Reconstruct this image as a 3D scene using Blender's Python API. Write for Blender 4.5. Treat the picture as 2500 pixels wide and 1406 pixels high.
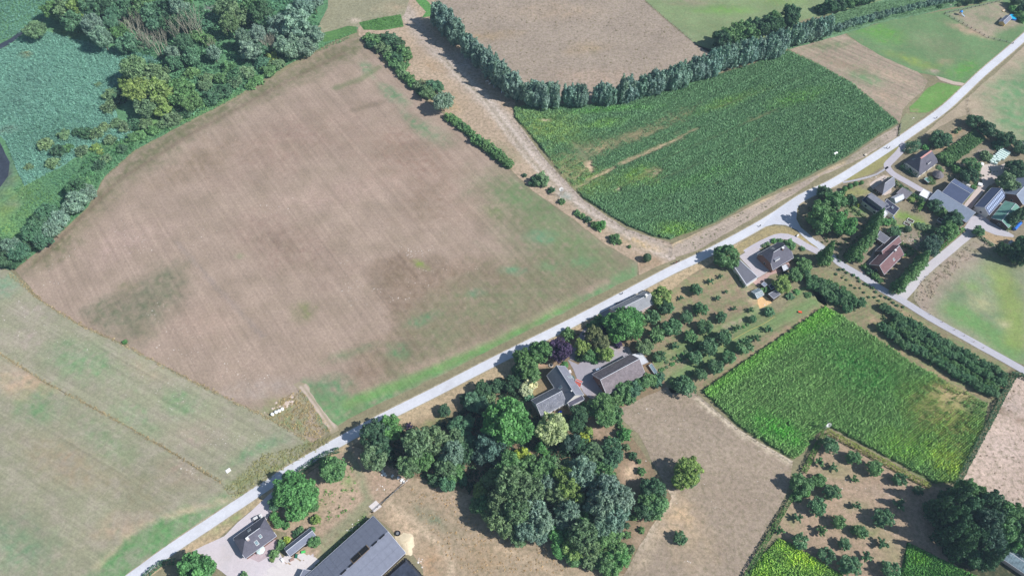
import bpy, math, random
import numpy as np
from mathutils import Vector
from mathutils.geometry import delaunay_2d_cdt

# ------------------------------------------------------------ camera, sky, sun, exposure
for o in list(bpy.data.objects):
    bpy.data.objects.remove(o)
scene = bpy.context.scene
C = scene.collection
CAM_H = 330.0          # drone height in metres
FPX = 1800.0           # focal length in photo pixels (photo 2500 x 1406)
TH = math.atan(1197.0 / FPX)   # tilt away from straight down
cd = bpy.data.cameras.new('camera')
cam = bpy.data.objects.new('camera', cd)
C.objects.link(cam)
cd.sensor_width = 36.0
cd.lens = 36.0 * FPX / 2500.0
cd.clip_start = 1.0
cd.clip_end = 9000.0
cam.location = (0, 0, CAM_H)
cam.rotation_euler = (TH, 0, 0)
scene.camera = cam

SUN_EL, SUN_ROT = math.radians(43), math.radians(105)
w = bpy.data.worlds.new('World')
scene.world = w
w.use_nodes = True
nt = w.node_tree
nt.nodes.clear()
sky = nt.nodes.new('ShaderNodeTexSky')
sky.sky_type = 'NISHITA'
sky.sun_disc = False
sky.sun_elevation = SUN_EL
sky.sun_rotation = SUN_ROT
sky.air_density = 1.3
sky.dust_density = 0.6
sky.ozone_density = 2.0
bg = nt.nodes.new('ShaderNodeBackground')
bg.inputs['Strength'].default_value = 0.066
wo = nt.nodes.new('ShaderNodeOutputWorld')
nt.links.new(sky.outputs[0], bg.inputs[0])
nt.links.new(bg.outputs[0], wo.inputs[0])
sl = bpy.data.lights.new('sun', 'SUN')
sun = bpy.data.objects.new('sun', sl)
C.objects.link(sun)
sl.energy = 4.9
sl.angle = math.radians(0.53)
sl.color = (1.0, 0.955, 0.90)
sd = Vector((math.sin(SUN_ROT) * math.cos(SUN_EL), math.cos(SUN_ROT) * math.cos(SUN_EL), math.sin(SUN_EL)))
sun.rotation_euler = sd.to_track_quat('Z', 'Y').to_euler()
sun.location = sd * 500
scene.view_settings.view_transform = 'Standard'
scene.view_settings.look = 'None'
scene.view_settings.gamma = 1.0
scene.view_settings.use_curve_mapping = False
scene.view_settings.exposure = 0.18
HAZE = 0.00013

# ------------------------------------------------------------ helpers
R = random.Random(7)
N = np.random.default_rng(11)
ST, CT = math.sin(TH), math.cos(TH)

def P(px, py, z=0.0):
    "survey point of the photo (pixel) -> x, y in metres at height z"
    u = (px - 1250.0) / FPX
    v = -(py - 703.0) / FPX
    dx, dy, dz = u, ST + v * CT, -CT + v * ST
    t = (z - CAM_H) / dz
    return Vector((dx * t, dy * t, z))

def pix(x, y, z=0.0):
    rx, ry, rz = x, y, z - CAM_H
    a = ry * ST - rz * CT
    b = ry * CT + rz * ST
    return 1250.0 + FPX * rx / a, 703.0 - FPX * b / a

def ppm(px, py):
    return (P(px + 10, py) - P(px, py)).length / 10.0     # metres per pixel

def zz(x0, y0, s, l):
    return [(x0 + p[0] / s, y0 + p[1] / s) + tuple(p[2:]) for p in l]

def c(r, g, b, k=1.0):
    f = lambda q: (q / 255.0 / 12.92 if q <= 10 else ((q / 255.0 + 0.055) / 1.055) ** 2.4)
    return (f(r) * k, f(g) * k, f(b) * k)

def tag(o, label=None, cat=None, group=None, kind=None):
    if label: o['label'] = label
    if cat: o['category'] = cat
    if group: o['group'] = group
    if kind: o['kind'] = kind
    return o

def empty(name, loc, rz=0.0, sc=1.0):
    o = bpy.data.objects.new(name, None)
    C.objects.link(o)
    o.location = loc
    o.rotation_euler = (0, 0, rz)
    o.scale = (sc, sc, sc) if not isinstance(sc, tuple) else sc
    o.empty_display_size = 0.5
    return o

def mesh_obj(name, verts, faces, mat=None, parent=None, smooth=False):
    m = bpy.data.meshes.new(name)
    m.from_pydata([tuple(v) for v in verts], [], [tuple(f) for f in faces])
    m.update()
    if smooth:
        m.shade_smooth()
    if mat: m.materials.append(mat)
    o = bpy.data.objects.new(name, m)
    C.objects.link(o)
    if parent: o.parent = parent
    return o

def np_mesh(name, V, F, mat=None, attrs=None, col=None):
    "V (n,3), F (m,k) arrays; attrs name->float per vertex; col name->(n,3)"
    V = np.asarray(V, dtype=np.float32); F = np.asarray(F, dtype=np.int32)
    m = bpy.data.meshes.new(name)
    n, k = F.shape
    m.vertices.add(len(V)); m.vertices.foreach_set('co', V.ravel())
    m.loops.add(n * k); m.loops.foreach_set('vertex_index', F.ravel())
    m.polygons.add(n); m.polygons.foreach_set('loop_start', np.arange(0, n * k, k, dtype=np.int32))
    m.update(calc_edges=True)
    for a, d in (attrs or {}).items():
        at = m.attributes.new(a, 'FLOAT', 'POINT'); at.data.foreach_set('value', np.asarray(d, dtype=np.float32))
    for a, d in (col or {}).items():
        at = m.attributes.new(a, 'FLOAT_VECTOR', 'POINT'); at.data.foreach_set('vector', np.asarray(d, dtype=np.float32).ravel())
    if mat: m.materials.append(mat)
    return m

def link(name, mesh, parent=None):
    o = bpy.data.objects.new(name, mesh)
    C.objects.link(o)
    if parent: o.parent = parent
    return o

class MB:
    def __init__(s): s.v = []; s.f = []
    def poly(s, pts):
        i = len(s.v); s.v += [tuple(p) for p in pts]; s.f.append(list(range(i, i + len(pts))))
    def prism(s, pts, d):
        "extrude a polygon by vector d, closed"
        i = len(s.v); n = len(pts); d = Vector(d)
        s.v += [tuple(p) for p in pts] + [tuple(Vector(p) + d) for p in pts]
        s.f.append(list(range(i, i + n))[::-1]); s.f.append(list(range(i + n, i + 2 * n)))
        for k in range(n):
            j = (k + 1) % n
            s.f.append([i + k, i + j, i + n + j, i + n + k])
    def box(s, x0, x1, y0, y1, z0, z1):
        s.prism([(x0, y0, z0), (x1, y0, z0), (x1, y1, z0), (x0, y1, z0)], (0, 0, z1 - z0))
    def tube(s, a, b, r0, r1=None, n=6):
        a = Vector(a); b = Vector(b); r1 = r0 if r1 is None else r1
        d = (b - a).normalized()
        x = d.orthogonal().normalized(); y = d.cross(x)
        i = len(s.v)
        for (q, r) in ((a, r0), (b, r1)):
            for k in range(n):
                t = 2 * math.pi * k / n
                s.v.append(tuple(q + x * math.cos(t) * r + y * math.sin(t) * r))
        for k in range(n):
            j = (k + 1) % n
            s.f.append([i + k, i + j, i + n + j, i + n + k])
        s.f.append(list(range(i, i + n))[::-1]); s.f.append(list(range(i + n, i + 2 * n)))
    def lathe(s, prof, n=12, cx=0, cy=0):
        i = len(s.v)
        for (r, z) in prof:
            for k in range(n):
                t = 2 * math.pi * k / n
                s.v.append((cx + r * math.cos(t), cy + r * math.sin(t), z))
        for q in range(len(prof) - 1):
            for k in range(n):
                j = (k + 1) % n
                s.f.append([i + q * n + k, i + q * n + j, i + (q + 1) * n + j, i + (q + 1) * n + k])
        s.f.append(list(range(i, i + n))[::-1])
        s.f.append(list(range(i + (len(prof) - 1) * n, i + len(prof) * n)))
    def build(s, name, mat, parent=None, smooth=False):
        return mesh_obj(name, s.v, s.f, mat, parent, smooth)

# ------------------------------------------------------------ materials
def newmat(name):
    m = bpy.data.materials.new(name); m.use_nodes = True
    t = m.node_tree; b = t.nodes['Principled BSDF']
    return m, t, b

def nd(t, typ, **kw):
    n = t.nodes.new(typ)
    for k, v in kw.items(): setattr(n, k, v)
    return n

def noise(t, vec, scale, detail=3.0, rough=0.55):
    n = nd(t, 'ShaderNodeTexNoise'); n.inputs['Scale'].default_value = scale
    n.inputs['Detail'].default_value = detail; n.inputs['Roughness'].default_value = rough
    t.links.new(vec, n.inputs['Vector']); return n.outputs['Fac']

def mapr(t, val, a, b, c0, d):
    n = nd(t, 'ShaderNodeMapRange'); t.links.new(val, n.inputs[0])
    for i, q in enumerate((a, b, c0, d)): n.inputs[i + 1].default_value = q
    return n.outputs[0]

def math_(t, op, a, b):
    n = nd(t, 'ShaderNodeMath', operation=op)
    for i, q in enumerate((a, b)):
        if isinstance(q, (int, float)): n.inputs[i].default_value = q
        else: t.links.new(q, n.inputs[i])
    return n.outputs[0]

def mixc(t, fac, a, b, mode='MIX'):
    n = nd(t, 'ShaderNodeMix', data_type='RGBA', blend_type=mode)
    if isinstance(fac, (int, float)): n.inputs[0].default_value = fac
    else: t.links.new(fac, n.inputs[0])
    for i, q in ((6, a), (7, b)):
        if isinstance(q, tuple): n.inputs[i].default_value = (*q, 1)
        else: t.links.new(q, n.inputs[i])
    return n.outputs[2]

def scalec(t, col, fac):
    n = nd(t, 'ShaderNodeVectorMath', operation='SCALE')
    t.links.new(col, n.inputs[0]); t.links.new(fac, n.inputs[3]); return n.outputs[0]

def bump(t, b, h, dist=0.05, strength=0.6):
    n = nd(t, 'ShaderNodeBump'); n.inputs['Distance'].default_value = dist; n.inputs['Strength'].default_value = strength
    t.links.new(h, n.inputs['Height']); t.links.new(n.outputs[0], b.inputs['Normal'])

def plain(name, col, rough=0.7, var=0.15, scale=2.0, metal=0.0, spec=0.3, bmp=0.0):
    m, t, b = newmat(name)
    g = nd(t, 'ShaderNodeNewGeometry')
    f = mapr(t, noise(t, g.outputs['Position'], scale, 4), 0.25, 0.75, 1 - var, 1 + var)
    rgb = nd(t, 'ShaderNodeRGB'); rgb.outputs[0].default_value = (*col, 1)
    t.links.new(scalec(t, rgb.outputs[0], f), b.inputs['Base Color'])
    b.inputs['Roughness'].default_value = rough; b.inputs['Metallic'].default_value = metal
    b.inputs['Specular IOR Level'].default_value = spec
    if bmp: bump(t, b, noise(t, g.outputs['Position'], scale * 3, 3), bmp)
    return m

def ground_mat(name, streak=None, streak_amt=0.12, fine=0.22, mid=0.12, col2=None, amt2=0.4, sc2=0.25, thr=0.55, rough=0.95, row=None, row_amt=0.0, sw=1.0):
    "albedo from the per-vertex soil/turf colour with multi-scale grain; streak = direction (deg) of cultivation marks"
    m, t, b = newmat(name)
    g = nd(t, 'ShaderNodeNewGeometry'); pos = g.outputs['Position']
    at = nd(t, 'ShaderNodeAttribute', attribute_name='tint'); col = at.outputs['Vector']
    if col2:
        f2 = mapr(t, noise(t, pos, sc2, 6, 0.7), thr - 0.07, thr + 0.1, 0.0, amt2)
        col = mixc(t, f2, col, col2)
    f = mapr(t, noise(t, pos, 0.045, 3), 0.3, 0.7, 1 - mid, 1 + mid)
    f = math_(t, 'MULTIPLY', f, mapr(t, noise(t, pos, 0.75, 6, 0.95), 0.32, 0.68, 1 - fine * 1.25, 1 + fine * 1.25))
    f = math_(t, 'MULTIPLY', f, mapr(t, noise(t, pos, 0.28, 4, 0.7), 0.3, 0.7, 1 - fine * .35, 1 + fine * .35))
    if streak is not None:
        mp = nd(t, 'ShaderNodeMapping'); mp.inputs['Rotation'].default_value = (0, 0, -math.radians(streak))
        mp.vector_type = 'POINT'; t.links.new(pos, mp.inputs['Vector'])
        sp = nd(t, 'ShaderNodeVectorMath', operation='MULTIPLY'); t.links.new(mp.outputs[0], sp.inputs[0])
        sp.inputs[1].default_value = (0.010 * sw, 0.45 * sw, 0)
        f = math_(t, 'MULTIPLY', f, mapr(t, noise(t, sp.outputs[0], 1.0, 5, 0.8), 0.3, 0.7, 1 - streak_amt, 1 + streak_amt))
        if row:
            wv = nd(t, 'ShaderNodeTexWave', bands_direction='Y'); wv.inputs['Scale'].default_value = row
            wv.inputs['Distortion'].default_value = 1.0; wv.inputs['Detail'].default_value = 1
            t.links.new(mp.outputs[0], wv.inputs['Vector'])
            f = math_(t, 'MULTIPLY', f, mapr(t, wv.outputs['Fac'], 0, 1, 1 - row_amt, 1 + row_amt))
    t.links.new(scalec(t, col, f), b.inputs['Base Color'])
    b.inputs['Roughness'].default_value = rough
    b.inputs['Specular IOR Level'].default_value = 0.12
    bump(t, b, noise(t, pos, 1.6, 5, 0.75), 0.10, 0.7)
    return m

def leaf_mat(name='leaves', inst=False, transl=0.22):
    m, t, b = newmat(name)
    if inst:
        a0 = nd(t, 'ShaderNodeAttribute', attribute_name='tint', attribute_type='INSTANCER'); base = a0.outputs['Vector']
    else:
        oi = nd(t, 'ShaderNodeObjectInfo'); base = oi.outputs['Color']
    v = nd(t, 'ShaderNodeAttribute', attribute_name='v')
    f = mapr(t, v.outputs['Fac'], 0, 1, *((0.8, 1.25) if inst else (0.62, 1.42)))
    colr = scalec(t, base, f)
    warm = mixc(t, mapr(t, v.outputs['Fac'], 0.5, 1, 0, 0.28), colr, (1.25, 1.12, 0.72), 'MULTIPLY')
    t.links.new(warm, b.inputs['Base Color'])
    b.inputs['Roughness'].default_value = 0.5
    b.inputs['Specular IOR Level'].default_value = 0.12 if inst else 0.3
    tr = nd(t, 'ShaderNodeBsdfTranslucent'); t.links.new(mixc(t, 1.0, warm, (1.0, 1.12, 0.75), 'MULTIPLY'), tr.inputs[0])
    mx = nd(t, 'ShaderNodeMixShader'); mx.inputs[0].default_value = transl
    t.links.new(b.outputs[0], mx.inputs[1]); t.links.new(tr.outputs[0], mx.inputs[2])
    t.links.new(mx.outputs[0], t.nodes['Material Output'].inputs[0])
    return m

def tile_mat(name, col, var=0.18, scale=2.2, spots=None, rough=0.75, spec=0.3, tile=0.3):
    "roof covering: courses and joints in object space as fine relief, patchy weathering"
    m, t, b = newmat(name)
    tc = nd(t, 'ShaderNodeTexCoord'); pos = tc.outputs['Object']
    g = nd(t, 'ShaderNodeNewGeometry')
    f = mapr(t, noise(t, g.outputs['Position'], scale, 5, 0.7), 0.3, 0.7, 1 - var, 1 + var)
    f = math_(t, 'MULTIPLY', f, mapr(t, noise(t, g.outputs['Position'], 0.45, 5, 0.75), 0.32, 0.68, 1 - var * 1.2, 1 + var * 1.1))
    rgb = nd(t, 'ShaderNodeRGB'); rgb.outputs[0].default_value = (*col, 1)
    cc = rgb.outputs[0]
    if spots:
        cc = mixc(t, mapr(t, noise(t, g.outputs['Position'], 2.3, 3, 0.8), 0.55, 0.68, 0, 0.75), cc, spots)
    t.links.new(scalec(t, cc, f), b.inputs['Base Color'])
    b.inputs['Roughness'].default_value = rough; b.inputs['Specular IOR Level'].default_value = spec
    wv = nd(t, 'ShaderNodeTexWave', bands_direction='X'); wv.inputs['Scale'].default_value = 0.3 / tile * 1.05
    t.links.new(pos, wv.inputs['Vector'])
    bump(t, b, wv.outputs['Fac'], 0.04, 0.5)
    return m

def glass_mat(name, col, rough=0.12):
    m, t, b = newmat(name)
    g = nd(t, 'ShaderNodeNewGeometry')
    f = mapr(t, noise(t, g.outputs['Position'], 0.7, 4, 0.7), 0.3, 0.7, 0.6, 1.5)
    rgb = nd(t, 'ShaderNodeRGB'); rgb.outputs[0].default_value = (*col, 1)
    t.links.new(scalec(t, rgb.outputs[0], f), b.inputs['Base Color'])
    b.inputs['Roughness'].default_value = rough; b.inputs['Specular IOR Level'].default_value = 0.7
    return m

M = {
 'bark': plain('bark', c(105, 92, 78), 0.9, 0.3, 3, bmp=0.03),
 'deadwood': plain('bleached_wood', c(172, 170, 154), 0.85, 0.2, 3),
 'leaf': leaf_mat(),
 'leafi': leaf_mat('crop_leaves', True),
 'brick': plain('brick_wall', c(128, 98, 90), 0.85, 0.2, 3),
 'brickpale': plain('pale_brick', c(205, 190, 190), 0.85, 0.12, 3),
 'render': plain('white_render', c(226, 224, 220), 0.8, 0.06, 1),
 'white': plain('white_paint', c(232, 234, 236), 0.5, 0.05, 1),
 'darkwood': plain('dark_boards', c(78, 68, 62), 0.8, 0.2, 3),
 'wood': plain('weathered_wood', c(150, 128, 104), 0.8, 0.25, 3),
 'yellowwood': plain('yellow_wood', c(222, 190, 130), 0.75, 0.12, 3),
 'metal': plain('galvanised_steel', c(178, 182, 186), 0.4, 0.1, 3, metal=0.6),
 'dark': plain('dark_opening', c(28, 28, 32), 0.9, 0.1, 2),
 'pane': glass_mat('window_glass', c(46, 54, 66)),
 'paneblue': glass_mat('greenhouse_glass', c(120, 140, 150), 0.15),
 'solar': plain('solar_cells', c(56, 74, 120), 0.18, 0.1, 0.6, spec=0.6),
 'tyre': plain('rubber', c(34, 34, 36), 0.8, 0.1, 3),
 'stone': plain('pale_stone', c(205, 196, 186), 0.9, 0.15, 3),
}
# ------------------------------------------------------------ ground, fields, roads
def vnoise(x, y, s):
    x = x * s; y = y * s
    return (np.sin(x * 1.3 + 1.7 * np.sin(y * 0.9 + 0.4)) + np.sin(y * 1.7 + 1.3 * np.sin(x * 1.1 + 2.0)) +
            0.6 * np.sin(x * 2.9 + y * 2.3 + 1.9 * np.sin(y * 2.1)) + 0.5 * np.sin(x * 5.3 - y * 4.7 + 1.5 * np.sin(x * 3.7))) / 3.1

def inpoly(x, y, poly):
    ins = np.zeros(len(x), bool); n = len(poly)
    for i in range(n):
        x1, y1 = poly[i][:2]; x2, y2 = poly[(i + 1) % n][:2]
        if y1 == y2: continue
        k = ((y1 > y) != (y2 > y)) & (x < (x2 - x1) * (y - y1) / (y2 - y1) + x1)
        ins ^= k
    return ins

def pdist(x, y, poly):
    d = np.full(len(x), 1e9); n = len(poly)
    for i in range(n):
        x1, y1 = poly[i][:2]; x2, y2 = poly[(i + 1) % n][:2]
        L = (x2 - x1) ** 2 + (y2 - y1) ** 2 + 1e-9
        t = np.clip(((x - x1) * (x2 - x1) + (y - y1) * (y2 - y1)) / L, 0, 1)
        d = np.minimum(d, np.hypot(x - x1 - t * (x2 - x1), y - y1 - t * (y2 - y1)))
    return d

def wpoly(pp, z=0): return [tuple(P(p[0], p[1], z)[:2]) for p in pp]

RNGT = np.random.default_rng(21)
def tint(X, Y, base, marks):
    """marks: ('e', px, py, rx, ry, deg, colour, amount) soft patch; ('p', [pixels], soft_m, colour, amount) area;
    ('l', [pixels], half_width_m, colour, amount) line; all turned into metres on the ground first"""
    col = np.tile(np.array(base), (len(X), 1)).astype(float)
    wob = vnoise(X, Y, 0.11); wob2 = vnoise(X + 50, Y - 20, 0.31)
    rag = np.clip(1 + .75 * vnoise(X + 9, Y + 31, .62) + .55 * vnoise(X - 70, Y, 1.45), .1, 2.0)
    for mk in marks:
        if mk[0] == 'e':
            _, px, py, rx, ry, dg, cc, am = mk
            ce = P(px, py); s = ppm(px, py); a = math.radians(dg)
            dx = (X - ce.x); dy = (Y - ce.y)
            q = np.hypot((dx * math.cos(a) + dy * math.sin(a)) / (rx * s), (-dx * math.sin(a) + dy * math.cos(a)) / (ry * s * 1.2))
            q = q * (1 + 0.25 * wob + 0.16 * wob2)
            f = np.clip(am * np.clip(1.35 - q, 0, 1) ** 1.2 * rag * RNGT.uniform(.6, 1.35, len(q)), 0, 1)
        elif mk[0] == 'p':
            _, pp, soft, cc, am = mk
            wp = wpoly(pp)
            ins = inpoly(X, Y, wp); d = pdist(X, Y, wp) * np.where(ins, 1, -1) + soft * 0.5 * (wob + wob2)
            f = np.clip(am * (.35 + .65 * rag) * np.clip(d / soft * 0.5 + 0.5, 0, 1) * RNGT.uniform(.7, 1.25, len(d)), 0, 1)
        else:
            _, pp, hw, cc, am = mk
            wp = wpoly(pp)
            d = np.full(len(X), 1e9)
            for i in range(len(wp) - 1):
                x1, y1 = wp[i]; x2, y2 = wp[i + 1]; L = (x2 - x1) ** 2 + (y2 - y1) ** 2 + 1e-9
                t = np.clip(((X - x1) * (x2 - x1) + (Y - y1) * (y2 - y1)) / L, 0, 1)
                d = np.minimum(d, np.hypot(X - x1 - t * (x2 - x1), Y - y1 - t * (y2 - y1)))
            f = am * np.clip(1.5 - d / hw * (1 + 0.3 * wob2), 0, 1)
        f = f[:, None]
        col = col * (1 - f) + np.array(cc) * f
    return col

def sheet(name, pp, z, mat, base, marks=(), g=3.0, jit=0.35, kind='structure', step=4.0, world=False, relief=0.0):
    wp = [tuple(p[:2]) for p in pp] if world else wpoly(pp)
    rr = random.Random(name + str(round(wp[0][0])))
    bd = []
    n = len(wp)
    for i in range(n):
        a = Vector(wp[i]); b = Vector(wp[(i + 1) % n]); L = (b - a).length
        k = max(1, int(L / step)) if L < 900 else 1
        nn = Vector((-(b - a).y, (b - a).x)) / max(L, 1e-6)
        for q in range(k):
            j = rr.uniform(-jit, jit) if (jit and q) else 0
            bd.append(a + (b - a) * (q / k) + nn * j)
    xs = [p.x for p in bd]; ys = [p.y for p in bd]
    gx = np.arange(min(xs) + g / 2, max(xs), g); gy = np.arange(min(ys) + g / 2, max(ys), g)
    if len(gx) * len(gy) and g < 50:
        XX, YY = np.meshgrid(gx, gy); XX = XX.ravel() + N.uniform(-.2, .2, XX.size) * g; YY = YY.ravel() + N.uniform(-.2, .2, YY.size) * g
        bl = [(p.x, p.y) for p in bd]
        k = inpoly(XX, YY, bl)
        XX = XX[k]; YY = YY[k]
        if len(XX):
            k = pdist(XX, YY, bl) > g * 0.4
            XX = XX[k]; YY = YY[k]
        inner = [Vector((a, b)) for a, b in zip(XX.tolist(), YY.tolist())]
    else: inner = []
    vs = bd + inner
    nb = len(bd)
    ov, oe, of, *_ = delaunay_2d_cdt(vs, [], [list(range(nb))], 1, 1e-5)
    V = np.array([(p.x, p.y, z) for p in ov])
    tri = [f for f in of if len(f) == 3]
    F = np.array(tri)
    # face up
    a, b, cc = V[F[:, 0]], V[F[:, 1]], V[F[:, 2]]
    cr = (b[:, 0] - a[:, 0]) * (cc[:, 1] - a[:, 1]) - (b[:, 1] - a[:, 1]) * (cc[:, 0] - a[:, 0])
    F[cr < 0] = F[cr < 0][:, ::-1]
    T = tint(V[:, 0], V[:, 1], base, marks)
    if relief: V[:, 2] += relief * np.maximum(0, vnoise(V[:, 0], V[:, 1], 0.5)) 
    me = np_mesh(name, V, F, mat, col={'tint': T})
    o = link(name, me)
    if kind: tag(o, kind=kind)
    return o

def ribbon(name, pts, wd, z, mat, base, marks=(), g=3.0, jit=0.12, kind='structure', ends=None):
    "road or track: pts in photo pixels, width in metres (number or list)"
    wp = [Vector(p) for p in wpoly(pts)]
    # smooth
    sm = []
    for i in range(len(wp) - 1):
        p0 = wp[max(0, i - 1)]; p1 = wp[i]; p2 = wp[i + 1]; p3 = wp[min(len(wp) - 1, i + 2)]
        k = max(2, int((p2 - p1).length / 5))
        for q in range(k):
            t = q / k
            sm.append(0.5 * ((2 * p1) + (-p0 + p2) * t + (2 * p0 - 5 * p1 + 4 * p2 - p3) * t * t + (-p0 + 3 * p1 - 3 * p2 + p3) * t ** 3))
    sm.append(wp[-1])
    L = []; Rr = []
    for i, p in enumerate(sm):
        d = (sm[min(i + 1, len(sm) - 1)] - sm[max(i - 1, 0)]).normalized(); nn = Vector((-d.y, d.x))
        ww = wd if isinstance(wd, (int, float)) else wd[0] + (wd[1] - wd[0]) * i / len(sm)
        L.append(p + nn * (ww / 2)); Rr.append(p - nn * (ww / 2))
    poly = L + Rr[::-1]
    return sheet(name, poly, z, mat, base, marks, g=g, jit=jit, kind=kind, step=3.0, world=True), sm

TAN = c(176, 158, 140); SOIL = c(168, 148, 136); BROWN = c(132, 113, 96); GRN = c(104, 142, 104); GRN2 = c(98, 142, 84)
DRY = c(192, 172, 146); STRAW = c(206, 182, 146); GREY = c(170, 160, 152); PALE = c(196, 186, 176); OLV = c(128, 128, 100)
TEAL = c(96, 148, 132); DKG = c(66, 100, 74)

def pdeg(a, b):
    p, q = P(*a), P(*b); return math.degrees(math.atan2(q.y - p.y, q.x - p.x))
FD = pdeg((640, 330), (1000, 800)); LD = pdeg((0, 862), (540, 1180))
gm_field = ground_mat('stubble_soil', streak=FD, streak_amt=0.16, fine=0.27, mid=0.07, col2=c(122, 112, 92), amt2=0.32, sc2=0.07, thr=0.52)
gm_left = ground_mat('mown_grass', streak=LD, streak_amt=0.17, fine=0.27, mid=0.06, col2=c(166, 156, 144), amt2=0.5, sc2=0.12, thr=0.52)
gm_dry = ground_mat('dry_pasture', fine=0.30, mid=0.10, col2=c(124, 118, 94), amt2=0.6, sc2=0.5, thr=0.53)
gm_grass = ground_mat('green_grass', fine=0.26, mid=0.12, col2=c(150, 140, 110), amt2=0.35, sc2=0.3, thr=0.58)
gm_weed = ground_mat('rough_weeds', fine=0.38, mid=0.15, col2=c(70, 100, 70), amt2=0.6, sc2=0.6, thr=0.5)
gm_till = ground_mat('tilled_strip', streak=30, streak_amt=0.28, fine=0.25, mid=0.08, col2=c(96, 96, 72), amt2=0.6, sc2=0.8, thr=0.58, sw=1.6)
gm_patchy = ground_mat('dry_harvested_field', streak=-38, streak_amt=0.25, fine=0.25, mid=0.1, col2=c(112, 132, 100), amt2=0.5, sc2=0.35, thr=0.55)
gm_track = ground_mat('worn_track', fine=0.14, mid=0.08)
gm_road = ground_mat('concrete_road', fine=0.08, mid=0.05, col2=c(186, 186, 192), amt2=.35, sc2=.12, thr=.55)
gm_water = plain('dark_water', c(60, 66, 78), 0.25, 0.3, 0.2, spec=0.5)

sheet('ground', [(-1600, -900), (1600, -900), (1600, 2300), (-1600, 2300)], 0.0, gm_dry, c(140, 134, 108), g=60, jit=0, world=True)
hb = MB(); hb.box(-1650, 1650, -950, 2350, -1.0, CAM_H + 6)
hm = bpy.data.materials.new('haze_air'); hm.use_nodes = True; ht = hm.node_tree; ht.nodes.clear()
hv_ = ht.nodes.new('ShaderNodeVolumePrincipled'); hv_.inputs['Color'].default_value = (0.52, 0.74, 1.0, 1); hv_.inputs['Density'].default_value = HAZE
ho_ = ht.nodes.new('ShaderNodeOutputMaterial'); ht.links.new(hv_.outputs[0], ho_.inputs['Volume'])
hz_ = hb.build('haze', hm); tag(hz_, kind='stuff')

# marsh at the upper left
sheet('marsh_ground', [(-700, -250), (1080, -250), (1000, -60), (960, 0), (985, 42), (870, 72), (800, 108), (720, 150), (650, 190), (560, 246), (460, 297), (330, 366), (255, 432), (215, 505), (165, 552), (60, 640), (25, 660), (-60, 640), (-700, 700)], 0.03, gm_weed, c(100, 146, 106),
      [('e', 20, 480, 60, 70, 0, c(140, 160, 96), .6), ('e', 10, 430, 30, 60, 0, c(90, 90, 96), .9), ('e', 25, 560, 60, 50, 0, c(128, 166, 96), .6), ('e', 400, 300, 300, 30, 25, c(132, 164, 88), .5),
       ('e', 515, 25, 24, 22, 0, c(132, 120, 130), .95), ('e', 355, 110, 26, 16, 20, c(128, 112, 116), .8), ('e', 275, 5, 20, 14, 0, c(96, 96, 110), .8), ('e', 200, 70, 70, 20, 20, c(150, 170, 90), .5), ('e', 35, 495, 14, 5, 20, c(190, 176, 170), .9)], g=4)
sheet('reed_bed', [(-500, 120), (-30, 136), (0, 126), (34, 106), (95, 70), (160, 92), (240, 112), (300, 122), (380, 142), (430, 165), (350, 152), (300, 185), (275, 230), (288, 290), (330, 330), (290, 345), (230, 352), (160, 402), (60, 455), (44, 420), (14, 345), (-30, 300), (-500, 300)], 0.06, gm_weed, c(120, 166, 154),
      [('e', 65, 135, 16, 9, 0, c(150, 150, 120), .8), ('e', 20, 165, 10, 10, 0, c(150, 150, 120), .5), ('e', 20, 320, 30, 14, 20, c(140, 164, 152), .6)], g=4, relief=0.3)
sheet('pond_water', [(-120, 320), (-12, 330), (2, 352), (14, 378), (24, 396), (20, 430), (0, 458), (-30, 480), (-150, 480)], 0.08, gm_water, c(50, 60, 80), g=20)
sheet('ditch_water', [(-40, 112), (0, 108), (30, 92), (60, 68), (66, 74), (34, 102), (0, 122), (-40, 130)], 0.09, gm_water, c(50, 60, 80), g=20)

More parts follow.
